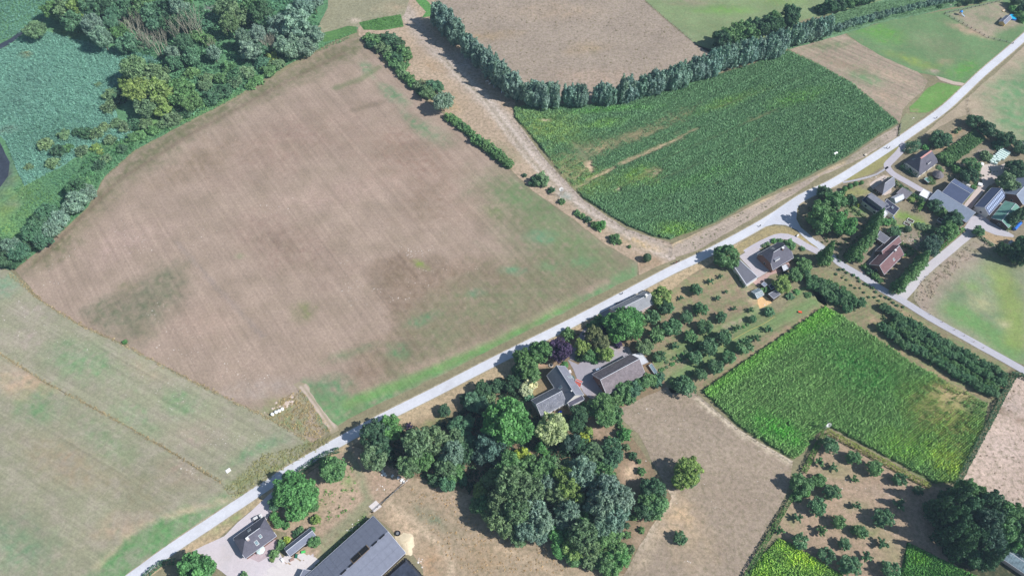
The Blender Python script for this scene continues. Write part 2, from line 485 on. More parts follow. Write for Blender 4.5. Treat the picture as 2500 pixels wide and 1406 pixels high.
# main stubble field
G1, G2 = c(106, 140, 104), c(112, 118, 88)
sheet('stubble_field', [(38, 660), (75, 628), (165, 556), (218, 508), (255, 436), (330, 372), (460, 302), (560, 252), (650, 200), (720, 160), (800, 115), (876, 90), (905, 108), (930, 150), (985, 195), (1030, 240), (1085, 280), (1150, 345), (1245, 415), (1300, 468), (1390, 530), (1480, 600), (1556, 640), (1556, 672), (1490, 705), (1390, 757), (1290, 807), (1200, 852), (1090, 910), (960, 970), (850, 1022), (800, 1058), (762, 1080), (700, 1045), (620, 1003), (560, 975), (480, 935), (400, 893), (305, 842), (200, 795), (100, 733)], 0.04, gm_field, c(165, 147, 133),
      [('p', [(50, 660), (215, 500), (330, 366), (700, 165), (890, 85), (890, 125), (700, 208), (500, 310), (300, 455), (110, 650)], 9, c(116, 116, 88), .95),
       ('p', [(205, 760), (330, 700), (400, 650), (455, 645), (455, 690), (430, 730), (385, 790), (355, 830), (300, 835)], 6, c(108, 114, 90), .7),
       ('p', [(898, 655), (985, 620), (1040, 635), (1240, 635), (1500, 620), (1550, 650), (1400, 735), (1180, 840), (1000, 915), (860, 955), (820, 930), (965, 785), (930, 700)], 6, c(134, 116, 98), .62),
       ('p', [(898, 655), (978, 622), (1020, 650), (960, 700), (990, 780), (964, 784)], 3, c(120, 104, 88), .35),
       ('e', 1170, 500, 100, 40, -30, c(176, 152, 140), .6), ('e', 600, 930, 90, 60, 0, c(176, 156, 142), .6), ('e', 850, 470, 230, 40, 15, c(176, 154, 142), .55), ('e', 500, 790, 90, 60, 0, c(174, 152, 138), .5), ('e', 300, 590, 110, 50, 30, c(176, 154, 144), .55),
       ('e', 700, 350, 200, 80, 30, c(150, 128, 116), .5), ('e', 480, 400, 120, 40, 40, c(140, 124, 104), .5), ('e', 700, 600, 160, 60, -30, c(146, 124, 112), .5), ('e', 1000, 380, 150, 80, -30, c(150, 126, 112), .5), ('e', 1050, 500, 90, 60, 0, c(142, 122, 106), .4),
       ('e', 960, 230, 60, 16, -45, G1, .7), ('e', 1010, 300, 60, 14, -50, G1, .6), ('e', 900, 170, 40, 12, -60, G1, .6), ('l', [(820, 215), (880, 195), (925, 165)], 2.2, c(116, 126, 92), .7), ('l', [(860, 270), (935, 250)], 2, c(120, 110, 92), .5), ('e', 1060, 330, 60, 25, -40, G1, .4),
       ('p', [(1170, 450), (1250, 425), (1330, 480), (1560, 645), (1480, 700), (1250, 800), (1060, 880), (980, 905), (965, 860), (1020, 780), (1150, 690), (1260, 640), (1210, 540)], 14, c(116, 128, 94), .62), ('e', 1340, 545, 210, 80, -38, c(124, 126, 98), .5), ('e', 1290, 490, 110, 36, -35, c(108, 134, 92), .8), ('e', 1400, 600, 130, 40, -35, c(116, 136, 96), .75), ('e', 1210, 520, 30, 14, -40, c(120, 134, 92), .7), ('e', 1320, 580, 36, 20, 0, c(106, 146, 112), .8), ('e', 1420, 640, 40, 16, 0, c(112, 146, 104), .7), ('e', 1160, 715, 26, 10, 10, c(108, 142, 112), .7), ('e', 1250, 660, 30, 10, 0, c(106, 146, 112), .7), ('e', 1030, 780, 50, 14, 25, c(106, 140, 104), .7), ('e', 970, 860, 30, 20, 0, c(104, 140, 100), .7), ('e', 1340, 650, 30, 14, 0, c(106, 142, 100), .5), ('e', 860, 860, 70, 12, 20, c(112, 136, 100), .6),
       ('e', 1025, 645, 24, 8, -30, c(132, 150, 80), .8), ('e', 740, 760, 34, 22, -30, c(126, 136, 88), .55), ('e', 585, 625, 10, 10, 0, GRN2, .5), ('e', 310, 700, 30, 16, 0, c(120, 122, 88), .4),
       ('l', [(90, 640), (290, 440), (480, 320), (700, 200), (840, 130)], 1.3, c(124, 108, 94), .6), ('l', [(430, 590), (520, 690), (640, 820)], 1.0, c(150, 138, 132), .5),
       ('e', 640, 950, 120, 26, 10, c(170, 156, 146), .7), ('e', 700, 985, 60, 16, 0, c(160, 150, 116), .7), ('e', 690, 1030, 90, 40, -20, c(134, 146, 104), .8),
       ('p', [(740, 930), (860, 970), (960, 935), (1100, 880), (1330, 765), (1480, 690), (1560, 640), (1560, 675), (1480, 715), (1290, 810), (1090, 913), (960, 975), (850, 1030), (800, 1060)], 2.2, c(104, 146, 98), .92),
       ('l', [(850, 985), (1000, 930), (1200, 840), (1400, 735)], 2.6, c(112, 160, 84), .55), ('e', 800, 950, 60, 30, 0, c(104, 140, 102), .7), ('l', [(1000, 905), (1150, 850), (1330, 765), (1480, 690)], 1.6, c(170, 150, 134), .5), ('l', [(860, 0), (862, 1)], 1, G1, 0)], g=1.9)
sheet('field_path', [(716, 938), (730, 932), (748, 936), (756, 956), (772, 980), (790, 1004), (812, 1030), (828, 1050), (808, 1060), (798, 1040), (778, 1010), (758, 982), (740, 958)], 0.08, gm_track, c(160, 150, 128), [('l', [(734, 944), (768, 990), (806, 1048)], 0.6, c(196, 180, 168), .9), ('l', [(745, 940), (778, 984), (818, 1042)], 0.6, c(196, 180, 168), .9)], g=.7, jit=.9, step=2.5)

# two grass parcels at the lower left
mk = [('e', 200, 880, 120, 40, -20, c(118, 150, 108), .75), ('e', 440, 985, 60, 30, -20, c(116, 150, 106), .7), ('e', 80, 760, 60, 30, 0, c(168, 156, 146), .5), ('e', 480, 1060, 70, 30, 0, c(172, 156, 142), .5), ('e', 60, 830, 70, 30, 0, c(172, 158, 148), .5), ('e', 620, 1100, 80, 14, 35, c(112, 146, 106), .7), ('e', 670, 1080, 40, 10, 20, c(108, 146, 108), .6), ('e', 10, 700, 40, 30, 0, c(120, 158, 128), .6),
      ('e', 350, 900, 90, 20, -25, c(168, 156, 134), .5), ('e', 330, 1020, 80, 30, -30, c(118, 152, 108), .5), ('p', [(530, 1180), (640, 1130), (760, 1070), (800, 1068), (640, 1190), (570, 1200)], 3, c(128, 140, 96), .7)]
sheet('upper_meadow', [(-300, 560), (25, 662), (95, 733), (195, 795), (300, 842), (400, 893), (480, 935), (560, 975), (620, 1003), (700, 1045), (765, 1082), (700, 1140), (620, 1200), (560, 1205), (540, 1178), (400, 1092), (250, 1006), (100, 927), (0, 862), (-400, 680)], 0.06, gm_left, c(150, 150, 126), mk, g=2.2)
mk = [('e', 60, 930, 90, 40, -20, c(190, 166, 140), .9), ('e', 100, 990, 70, 40, -20, c(112, 146, 104), .7), ('e', 330, 1180, 180, 50, -30, c(142, 136, 112), .5), ('e', 40, 1340, 110, 60, -30, c(116, 142, 110), .7), ('e', 300, 1290, 90, 30, 20, c(178, 156, 134), .55), ('e', 160, 1130, 130, 40, -30, c(160, 144, 120), .6), ('e', 260, 1080, 130, 30, -30, c(126, 146, 110), .6), ('e', 450, 1160, 80, 30, -20, c(156, 140, 124), .6),
      ('p', [(200, 1420), (330, 1300), (420, 1255), (560, 1205), (620, 1200), (520, 1262), (430, 1322), (290, 1430)], 2.5, c(98, 146, 92), .85), ('l', [(230, 1390), (330, 1290), (400, 1262), (540, 1222), (620, 1205)], 1.0, c(188, 172, 146), .6), ('l', [(300, 1310), (370, 1270), (480, 1240), (560, 1226)], 1.0, c(188, 172, 146), .5)]
sheet('lower_meadow', [(-500, 640), (0, 864), (100, 929), (250, 1008), (400, 1094), (540, 1180), (558, 1207), (618, 1203), (520, 1268), (430, 1328), (330, 1398), (240, 1470), (60, 1560), (-500, 1600)], 0.06, gm_left, c(146, 146, 122), mk, g=2.2)

# land above
sheet('grey_pasture', [(800, -200), (1060, -200), (1050, -20), (1000, 0), (985, 40), (876, 66), (790, 100), (775, 70), (800, 20)], 0.07, gm_dry, c(150, 148, 124), [('e', 860, 54, 22, 6, 20, c(206, 190, 176), .9), ('e', 960, 20, 40, 20, 0, c(176, 158, 134), .6)], g=4)
sheet('weedy_corner', [(876, 56), (940, 42), (978, 36), (986, 66), (930, 75), (888, 74)], 0.10, gm_weed, c(92, 136, 74), g=3)
sheet('weedy_verge', [(790, 104), (780, 84), (850, 64), (870, 66), (872, 80), (830, 96)], 0.10, gm_weed, c(92, 132, 74), g=3)
sheet('droveway', [(1000, -30), (1045, -200), (1200, -200), (1060, 0), (1135, 66), (1200, 135), (1262, 215), (1256, 290), (1290, 335), (1330, 388), (1425, 490), (1530, 560), (1640, 594), (1650, 632), (1600, 652), (1560, 672), (1556, 640), (1480, 598), (1390, 528), (1300, 466), (1245, 412), (1150, 342), (1085, 276), (1030, 236), (985, 190), (930, 145), (905, 105), (876, 88), (872, 60), (985, 62), (975, 30)], 0.055, gm_dry, c(182, 162, 142),
      [('l', [(985, 20), (1040, 100), (1130, 190), (1240, 300), (1330, 400), (1430, 500), (1540, 570), (1640, 625)], 5.5, c(184, 172, 164), .75), ('e', 1150, 150, 50, 30, -40, c(192, 184, 184), .8), ('l', [(1080, 130), (1200, 250), (1300, 380), (1400, 490), (1480, 545), (1590, 612), (1640, 634)], 1.1, c(204, 192, 184), .75), ('l', [(1060, 130), (1180, 250), (1270, 370), (1370, 480)], 1.0, c(202, 190, 180), .7),
       ('e', 1080, 250, 60, 30, -40, c(186, 160, 124), .6), ('e', 1230, 370, 60, 20, -40, c(150, 146, 118), .5), ('e', 1580, 640, 50, 18, 0, c(160, 136, 112), .7), ('e', 1380, 480, 20, 12, 0, c(170, 184, 178), .7), ('e', 1560, 595, 60, 12, -20, c(204, 178, 138), .7), ('e', 1060, 160, 40, 20, -30, c(172, 146, 118), .5), ('e', 1230, 215, 30, 30, 0, c(150, 140, 128), .5), ('l', [(1075, 136), (1195, 256), (1292, 386), (1390, 492), (1472, 550), (1580, 616)], .8, c(140, 134, 116), .5)], g=1.7)
sheet('field_drain', [(1010, -10), (1040, 0), (1105, 70), (1135, 100), (1190, 140), (1184, 146), (1128, 104), (1060, 40), (1030, 44), (1040, 30), (1015, 2)], 0.09, gm_weed, c(96, 150, 80), g=2)
sheet('dry_pasture', [(1060, -200), (1570, -200), (1574, 5), (1640, 62), (1698, 108), (1750, 128), (1770, 140), (1700, 175), (1560, 225), (1440, 240), (1290, 232), (1200, 150), (1135, 72), (1062, 0)], 0.065, gm_dry, c(162, 148, 136),
      [('e', 1440, 120, 60, 20, 10, c(176, 154, 124), .6), ('e', 1180, 90, 90, 18, 10, c(176, 154, 126), .5), ('e', 1450, 130, 14, 7, 0, c(96, 100, 72), .6), ('e', 1350, 30, 120, 30, 0, c(182, 160, 138), .4), ('e', 1450, 190, 110, 30, 0, c(182, 160, 144), .5)], g=4)
sheet('upper_green_pasture', [(1572, -200), (2400, -200), (2300, -20), (2100, 20), (1960, 50), (1850, 100), (1750, 140), (1702, 112), (1642, 60), (1576, 3)], 0.065, gm_grass, c(128, 146, 106),
      [('e', 1770, 25, 90, 14, 0, c(120, 160, 88), .8), ('e', 1690, 6, 60, 12, 0, c(150, 140, 122), .6), ('e', 1680, 90, 60, 20, -20, c(136, 150, 116), .5), ('e', 1900, 0, 60, 20, 0, c(126, 158, 90), .5)], g=4)
sheet('reedy_ditch_bank', [(1920, 70), (1990, 50), (2080, 20), (2180, -5), (2330, -60), (2450, -60), (2440, 0), (2310, 22), (2250, 36), (2150, 56), (2060, 84), (1960, 112), (1926, 122), (1900, 100)], 0.09, gm_weed, c(112, 146, 110), g=3)
GY = c(116, 158, 82)
sheet('patchy_field', [(1928, 122), (1960, 110), (2062, 84), (2100, 108), (2160, 142), (2240, 176), (2266, 200), (2254, 222), (2220, 250), (2204, 268), (2196, 300), (2130, 243), (2080, 203), (2000, 157)], 0.075, gm_patchy, c(164, 148, 132),
      [('e', 2030, 112, 60, 12, 10, c(120, 134, 100), .7), ('e', 2110, 190, 50, 24, -30, c(112, 138, 100), .75), ('e', 2060, 160, 60, 16, -30, c(150, 132, 112), .5), ('e', 2190, 190, 60, 14, -35, c(186, 164, 144), .6), ('e', 2170, 240, 40, 14, -35, c(184, 160, 140), .6)], g=2.5)
sheet('green_meadow', [(2066, 82), (2150, 56), (2250, 36), (2310, 26), (2420, 4), (2470, -10), (2600, -60), (2640, -40), (2560, 40), (2500, 88), (2440, 140), (2370, 204), (2340, 207), (2290, 188), (2240, 178), (2160, 144), (2100, 108)], 0.07, gm_grass, c(108, 138, 96),
      [('e', 2150, 80, 60, 30, -20, c(100, 150, 72), .7), ('e', 2280, 110, 60, 34, -30, c(124, 138, 104), .8), ('e', 2370, 75, 60, 16, -32, c(170, 150, 128), .95), ('e', 2230, 150, 60, 16, -30, c(140, 158, 84), .6), ('p', [(2312, 32), (2440, 3), (2462, 20), (2490, 60), (2412, 92), (2360, 62)], 2, c(160, 148, 130), .85), ('e', 2420, 50, 34, 12, -30, c(120, 138, 104), .6), ('e', 2355, 170, 60, 18, 40, c(96, 150, 70), .7), ('e', 2310, 150, 22, 10, 0, c(160, 140, 118), .5), ('e', 2280, 176, 16, 8, 0, c(176, 160, 148), .7)], g=2.5)
sheet('meadow_track', [(2284, 186), (2300, 190), (2330, 200), (2362, 206), (2358, 212), (2326, 207), (2296, 197)], 0.10, gm_track, c(192, 176, 164), g=2)
sheet('green_corner_plot', [(2220, 262), (2240, 244), (2266, 215), (2290, 202), (2350, 213), (2335, 232), (2290, 262), (2262, 276), (2222, 274)], 0.08, gm_grass, c(108, 148, 80), [('e', 2235, 270, 14, 6, 0, c(150, 130, 110), .5)], g=2)
sheet('roadside_grass', [(2196, 302), (2210, 278), (2262, 278), (2235, 300), (2190, 335)], 0.08, gm_grass, c(136, 140, 108), g=2)
sheet('bare_crop_strip', [(1640, 596), (1740, 553), (1860, 489), (1960, 444), (2060, 394), (2150, 332), (2198, 304), (2192, 334), (2105, 386), (2000, 432), (1960, 460), (1890, 502), (1790, 562), (1700, 612), (1650, 628), (1642, 615)], 0.08, gm_till, c(176, 162, 150), [('l', [(2060, 400), (2150, 345)], 2, c(120, 122, 90), .4), ('l', [(1640, 594), (1860, 487), (2060, 391)], 0.9, c(200, 176, 124), .7)], g=2.5)

# upper maize soil
TM = [('e', 1330, 320, 80, 40, -20, c(150, 160, 96), .9), ('e', 1400, 420, 100, 50, -30, c(160, 150, 118), .9), ('p', [(1410, 350), (1500, 330), (1670, 265), (1720, 250), (1680, 290), (1560, 345), (1460, 390)], 4, c(168, 150, 120), .9),
      ('l', [(1450, 435), (1520, 400), (1610, 360), (1700, 318)], 1.8, c(206, 178, 150), .8), ('e', 1440, 405, 14, 12, 0, c(216, 184, 160), .9), ('e', 1560, 435, 50, 14, 25, c(150, 148, 110), .7), ('e', 1335, 295, 14, 6, 0, c(206, 186, 164), .8), ('e', 1600, 420, 30, 20, 20, c(160, 146, 122), .8), ('e', 1780, 250, 90, 12, 25, c(150, 152, 106), .7), ('e', 1860, 290, 60, 14, 25, c(150, 142, 104), .6), ('e', 1510, 465, 8, 8, 0, c(200, 180, 160), .9), ('e', 1720, 450, 60, 14, 25, c(132, 150, 92), .4), ('e', 1930, 240, 60, 20, 20, c(150, 150, 100), .4), ('e', 1470, 300, 50, 14, 15, c(124, 164, 78), .7), ('e', 1650, 560, 40, 18, 0, c(150, 170, 84), .7), ('e', 1540, 430, 40, 20, 20, c(130, 150, 80), .6)]
MAIZE_T = [(1252, 264), (1290, 258), (1450, 256), (1560, 238), (1700, 198), (1830, 160), (1922, 124), (2000, 160), (2080, 206), (2130, 246), (2194, 302), (2150, 327), (2060, 388), (1960, 437), (1860, 482), (1740, 547), (1636, 586), (1590, 577), (1530, 552), (1480, 522), (1420, 482), (1372, 432), (1332, 377), (1284, 318), (1256, 288)]
sheet('maize_soil', MAIZE_T, 0.08, ground_mat('maize_field_soil', streak=27, streak_amt=0.2, fine=.2), c(100, 118, 88), TM, g=3)
MAIZE_B = [(1712, 955), (1800, 892), (1862, 850), (1950, 790), (2012, 748), (2060, 775), (2140, 826), (2220, 882), (2330, 940), (2412, 985), (2400, 1050), (2365, 1120), (2330, 1180), (2278, 1180), (2180, 1125), (2090, 1078), (2030, 1045), (1995, 1058), (1962, 1105), (1936, 1122), (1880, 1090), (1800, 1040)]
TB = [('e', 2300, 1010, 90, 60, -35, c(160, 150, 104), .95), ('e', 2210, 1080, 60, 40, 0, c(140, 150, 100), .8), ('e', 2330, 960, 60, 20, -30, c(170, 152, 116), .9), ('e', 2320, 1130, 40, 40, 0, c(150, 152, 96), .8), ('e', 1990, 775, 60, 30, 35, c(120, 168, 66), .6), ('e', 1740, 960, 40, 20, 30, c(120, 168, 66), .5)]
sheet('lower_maize_soil', MAIZE_B, 0.08, ground_mat('lower_maize_field_soil', streak=36, streak_amt=0.2, fine=.2, row=1.0, row_amt=.2), c(112, 128, 84), TB, g=3)
MAIZE_C = [(1900, 1312), (1940, 1330), (2000, 1368), (2070, 1412), (2100, 1470), (1800, 1470), (1828, 1400), (1862, 1350)]
sheet('corner_maize_soil', MAIZE_C, 0.08, gm_grass, c(96, 130, 66), g=4)
MAIZE_D = [(2214, 1322), (2300, 1365), (2380, 1405), (2420, 1470), (2180, 1470), (2196, 1400), (2206, 1360)]
sheet('hidden_maize_soil', MAIZE_D, 0.08, gm_grass, c(70, 110, 60), g=4)

# south side
sheet('lone_tree_pasture', [(1500, 1005), (1560, 975), (1625, 945), (1700, 962), (1800, 1045), (1880, 1094), (1936, 1126), (1925, 1190), (1890, 1260), (1850, 1330), (1815, 1410), (1760, 1500), (1440, 1500), (1525, 1400), (1562, 1330), (1640, 1215), (1600, 1140), (1560, 1060)], 0.07, gm_dry, c(160, 145, 130),
      [('e', 1640, 1260, 60, 60, 40, c(196, 170, 140), .7), ('e', 1570, 1340, 30, 70, -40, c(196, 178, 156), .8), ('e', 1700, 1340, 70, 50, 0, c(176, 156, 130), .5), ('e', 1700, 1070, 120, 60, 0, c(162, 148, 134), .5), ('l', [(1705, 975), (1800, 1050), (1936, 1130)], 1.3, c(214, 200, 180), .95), ('l', [(1560, 1330), (1640, 1210)], 1.5, c(206, 190, 172), .7), ('e', 1600, 997, 10, 4, 0, c(220, 200, 186), .7), ('e', 1800, 1230, 60, 40, 0, c(168, 150, 134), .4)], g=2.6)
sheet('paddock', [(905, 1250), (960, 1200), (1010, 1165), (1080, 1180), (1200, 1230), (1350, 1320), (1430, 1390), (1525, 1400), (1440, 1500), (1000, 1500), (1040, 1440), (1030, 1380), (985, 1320)], 0.07, gm_dry, c(170, 152, 130),
      [('l', [(920, 1210), (1000, 1262), (1070, 1330), (1100, 1370), (1102, 1410)], 1.0, c(204, 184, 160), .8), ('l', [(1205, 1330), (1290, 1365), (1370, 1410)], .8, c(206, 184, 158), .7), ('e', 1060, 1270, 60, 14, -30, c(126, 136, 112), .7), ('e', 985, 1290, 20, 60, 40, c(206, 182, 156), .9), ('e', 1100, 1220, 70, 16, -20, c(190, 168, 146), .7), ('e', 1050, 1370, 40, 40, 0, c(176, 140, 106), .5), ('e', 1180, 1360, 60, 30, 0, c(168, 144, 114), .5), ('e', 1020, 1370, 14, 30, 40, c(196, 170, 146), .7)], g=2.4)
sheet('rough_yard', [(860, 1088), (905, 1105), (960, 1140), (1010, 1165), (960, 1202), (905, 1255), (870, 1290), (800, 1365), (770, 1400), (740, 1440), (640, 1440), (690, 1380), (700, 1300), (660, 1290), (680, 1220), (760, 1150), (830, 1100)], 0.07, gm_dry, c(180, 158, 138),
      [('e', 830, 1210, 60, 30, 0, c(190, 166, 146), .7), ('l', [(850, 1100), (880, 1160), (900, 1220), (850, 1270), (780, 1330)], 1.8, c(124, 144, 108), .6), ('l', [(905, 1240), (850, 1290), (790, 1350)], 2.2, c(150, 148, 120), .7), ('l', [(890, 1262), (830, 1320), (775, 1375)], 1.6, c(112, 140, 92), .7), ('e', 850, 1180, 16, 18, 0, c(126, 158, 96), .6), ('e', 740, 1250, 60, 16, 30, c(150, 146, 106), .6), ('e', 920, 1180, 30, 20, 0, c(170, 146, 128), .6)], g=2.2)
sheet('garden_ground', [(860, 1085), (930, 1040), (1060, 975), (1180, 915), (1250, 880), (1340, 830), (1480, 762), (1560, 790), (1610, 900), (1630, 950), (1500, 1010), (1560, 1090), (1640, 1215), (1562, 1330), (1525, 1400), (1430, 1390), (1350, 1320), (1200, 1230), (1080, 1180), (1010, 1165), (905, 1105)], 0.06, gm_dry, c(140, 122, 100),  # base darkened to carry the shade between the garden trees
      [('l', [(900, 1055), (1060, 985), (1180, 925), (1270, 880)], 6, c(192, 172, 142), .85), ('e', 1060, 1035, 60, 12, 25, c(136, 142, 96), .8), ('e', 1330, 880, 40, 14, 0, c(196, 164, 140), .8), ('e', 1300, 950, 30, 20, 0, c(160, 146, 108), .8), ('e', 1545, 1150, 30, 26, 0, c(190, 162, 142), .8), ('e', 1540, 1152, 14, 12, 0, c(216, 190, 160), .9), ('e', 1470, 1050, 40, 20, 0, c(190, 162, 144), .7), ('e', 1560, 1310, 20, 40, -30, c(184, 160, 140), .6), ('e', 1020, 1055, 20, 6, 0, c(120, 160, 90), .7)], g=2.6)
# orchards
og = ground_mat('orchard_grass', streak=27, streak_amt=0.22, fine=.26, mid=.1, col2=c(112, 136, 88), amt2=.55, sc2=.25, thr=.5, sw=.8)
sheet('upper_orchard_ground', [(1600, 700), (1740, 640), (1790, 660), (1840, 700), (1900, 760), (1960, 700), (2000, 700), (2020, 745), (1862, 848), (1712, 953), (1640, 960), (1600, 900), (1560, 790), (1575, 760)], 0.07, og, c(150, 134, 112),
      [('l', [(1600, 880), (1800, 790), (1960, 700)], 3.5, c(104, 140, 84), .7), ('l', [(1640, 930), (1820, 820), (1990, 735)], 3.5, c(100, 140, 84), .7), ('l', [(1600, 745), (1740, 680)], 4, c(172, 152, 120), .6), ('l', [(1760, 808), (1830, 770)], 1.0, c(176, 158, 142), .9), ('e', 1780, 690, 40, 20, -30, c(160, 140, 118), .6), ('l', [(1795, 665), (1855, 750)], 2.6, c(184, 166, 144), .7), ('e', 1620, 860, 30, 12, 0, c(170, 146, 122), .6), ('e', 1850, 735, 16, 10, 0, c(216, 182, 136), .9), ('l', [(1712, 953), (1862, 850), (2010, 748)], 1.2, c(170, 146, 122), .8), ('e', 1900, 745, 40, 12, 0, c(150, 136, 112), .6)], g=2.4)
sheet('lower_orchard_ground', [(2014, 1050), (2090, 1088), (2180, 1136), (2280, 1188), (2330, 1190), (2420, 1300), (2420, 1420), (2380, 1405), (2300, 1365), (2214, 1322), (2206, 1360), (2190, 1440), (2100, 1440), (2070, 1412), (2000, 1368), (1940, 1330), (1896, 1306), (1912, 1260), (1940, 1200), (1975, 1120)], 0.07, gm_dry, c(172, 150, 130),
      [('e', 2040, 1150, 60, 20, 0, c(140, 140, 100), .6), ('e', 2110, 1290, 60, 16, 0, c(132, 140, 96), .6), ('e', 2180, 1350, 40, 30, 0, c(150, 146, 110), .7), ('e', 2090, 1235, 40, 16, 0, c(136, 146, 104), .5), ('e', 2150, 1200, 60, 20, 0, c(178, 158, 142), .6), ('e', 1930, 1270, 20, 20, 0, c(130, 142, 96), .6)], g=2.4)
sheet('pale_field', [(2484, 915), (2520, 925), (2800, 1020), (2800, 1400), (2560, 1290), (2440, 1225), (2350, 1175), (2390, 1090), (2440, 1000)], 0.075, gm_dry, c(196, 176, 164), [('e', 2480, 990, 40, 20, 0, c(184, 168, 160), .7), ('l', [(2440, 1000), (2520, 1040)], 1.2, c(140, 120, 104), .8), ('e', 2450, 1090, 60, 40, 0, c(204, 184, 174), .6)], g=3)
sheet('wood_floor', [(2310, 1200), (2345, 1184), (2440, 1225), (2560, 1290), (2700, 1420), (2650, 1500), (2420, 1480), (2350, 1392), (2300, 1350), (2290, 1270)], 0.085, gm_dry, c(70, 76, 56), g=6)  # floor colour darkened for the shade beneath the crowns
# land along the service road
sheet('apple_ground', [(1960, 668), (2000, 655), (2060, 670), (2140, 715), (2230, 765), (2340, 832), (2482, 905), (2420, 985), (2330, 940), (2220, 882), (2140, 826), (2016, 748), (1996, 735)], 0.07, og, c(140, 130, 104), [('l', [(2040, 665), (2140, 725), (2260, 800)], 1.5, c(176, 156, 124), .6), ('e', 2130, 780, 20, 12, -30, c(176, 150, 126), .7), ('l', [(2150, 830), (2300, 920), (2410, 980)], 1.2, c(176, 146, 120), .6)], g=2.4)
RG = [('p', [(2290, 700), (2340, 690), (2420, 640), (2480, 650), (2540, 900), (2440, 850), (2330, 790)], 8, c(118, 142, 106), .8), ('l', [(2330, 760), (2400, 800), (2470, 860)], 6, c(104, 150, 84), .7), ('l', [(2440, 660), (2470, 740), (2480, 830)], 6, c(140, 158, 84), .7), ('e', 2400, 740, 40, 24, 0, c(168, 168, 130), .7), ('e', 2370, 700, 30, 14, 0, c(130, 160, 96), .5),
      ('p', [(2236, 690), (2390, 575), (2415, 600), (2280, 720), (2262, 770), (2240, 748)], 4, c(168, 152, 140), .95), ('e', 2450, 790, 20, 12, 0, c(180, 176, 140), .7), ('e', 2450, 640, 60, 30, -30, c(120, 130, 100), .7)]
sheet('round_pasture', [(2232, 690), (2250, 676), (2300, 636), (2350, 596), (2392, 574), (2440, 596), (2520, 640), (2700, 760), (2700, 1000), (2520, 902), (2450, 868), (2350, 812), (2290, 782), (2250, 756), (2230, 728)], 0.07, gm_grass, c(150, 148, 126), RG, g=2.6)
sheet('dry_triangle', [(2392, 574), (2402, 562), (2460, 572), (2490, 590), (2460, 602), (2430, 596)], 0.09, gm_dry, c(180, 158, 128), g=2)
sheet('road_shoulder_field', [(2360, 240), (2440, 170), (2520, 95), (2700, -60), (2900, 60), (2800, 420), (2500, 350), (2420, 310), (2365, 280), (2330, 290), (2240, 340), (2215, 368), (2205, 372), (2260, 325), (2310, 280)], 0.07, gm_grass, c(172, 158, 138), [('p', [(2440, 200), (2560, 120), (2900, 60), (2800, 420), (2500, 350), (2430, 300), (2410, 250)], 10, c(108, 146, 104), .9), ('l', [(2365, 235), (2362, 280)], .8, c(120, 110, 90), .6)], g=3)
# village ground
sheet('village_ground', [(1950, 500), (1985, 470), (2060, 440), (2160, 395), (2215, 372), (2240, 342), (2330, 290), (2365, 282), (2420, 312), (2500, 352), (2800, 420), (2800, 700), (2500, 650), (2440, 598), (2392, 575), (2350, 598), (2300, 638), (2248, 680), (2215, 728), (2190, 730), (2120, 690), (2050, 650), (2000, 610), (1960, 560)], 0.05, gm_dry, c(144, 134, 114),
      [('e', 2085, 470, 40, 16, 10, c(146, 150, 96), .8), ('e', 2090, 515, 30, 14, -35, c(104, 148, 84), .9), ('e', 2230, 540, 60, 16, -40, c(120, 156, 70), .95), ('e', 2195, 555, 20, 14, 0, c(110, 160, 70), .9), ('e', 2150, 440, 40, 10, 20, c(200, 180, 160), .8), ('e', 2080, 540, 30, 12, -30, c(160, 130, 100), .6), ('e', 2240, 590, 50, 20, -40, c(160, 148, 136), .9), ('e', 2430, 430, 50, 26, -30, c(200, 184, 174), .9), ('e', 2355, 470, 30, 30, 0, c(110, 150, 90), .7), ('e', 2400, 375, 22, 10, 30, c(158, 144, 146), .9), ('l', [(2290, 365), (2350, 310)], 2, c(180, 150, 118), .7), ('e', 2440, 520, 40, 40, 0, c(178, 172, 176), .7), ('e', 2205, 620, 22, 14, -40, c(186, 160, 120), .8)], g=2.2)

# verges, roads
ROAD = [(230, 1478), (330, 1404), (430, 1332), (520, 1272), (640, 1192), (700, 1153), (820, 1083), (940, 1018), (1060, 958), (1180, 896), (1300, 836), (1420, 776), (1540, 713), (1640, 660), (1700, 632), (1790, 586), (1880, 535), (1960, 482), (2040, 443), (2150, 374), (2230, 320), (2310, 262), (2400, 178), (2500, 92), (2620, -20)]
sheet('road_verge', wpoly([(1600, 742), (1540, 748), (1480, 770), (1410, 806), (1340, 838), (1250, 884), (1100, 960), (930, 1042), (860, 1088), (700, 1180), (620, 1240), (560, 1290), (500, 1350), (420, 1370), (350, 1420), (300, 1480), (230, 1478), (330, 1400), (640, 1190), (940, 1015), (1300, 833), (1640, 658), (1790, 590), (1830, 590), (1740, 640), (1660, 690)]), 0.10, gm_dry, c(188, 168, 138), [('e', 560, 1270, 60, 12, 35, c(138, 152, 104), .8), ('e', 1150, 930, 60, 8, 27, c(160, 146, 110), .4)], g=2.4, world=True)
ribbon('road_edge', ROAD, 6.3, 0.115, gm_dry, c(176, 166, 142), g=2.5, jit=.45)
o, road_pts = ribbon('road', ROAD, [5.2, 5.0], 0.13, gm_road, c(206, 209, 218), [('l', ROAD, 0.9, c(216, 219, 228), .6), ('e', 1640, 645, 16, 8, 20, c(200, 196, 196), .6)], g=2.5, jit=.1)
YP = c(196, 192, 200)
sheet('junction', [(1868, 543), (1900, 512), (1950, 476), (1975, 474), (1956, 492), (1946, 510), (1944, 535), (1955, 556), (1985, 582), (2012, 604), (2004, 612), (1975, 590), (1945, 562), (1918, 550), (1890, 548), (1860, 556)], 0.145, gm_road, c(198, 202, 214), g=2.5)
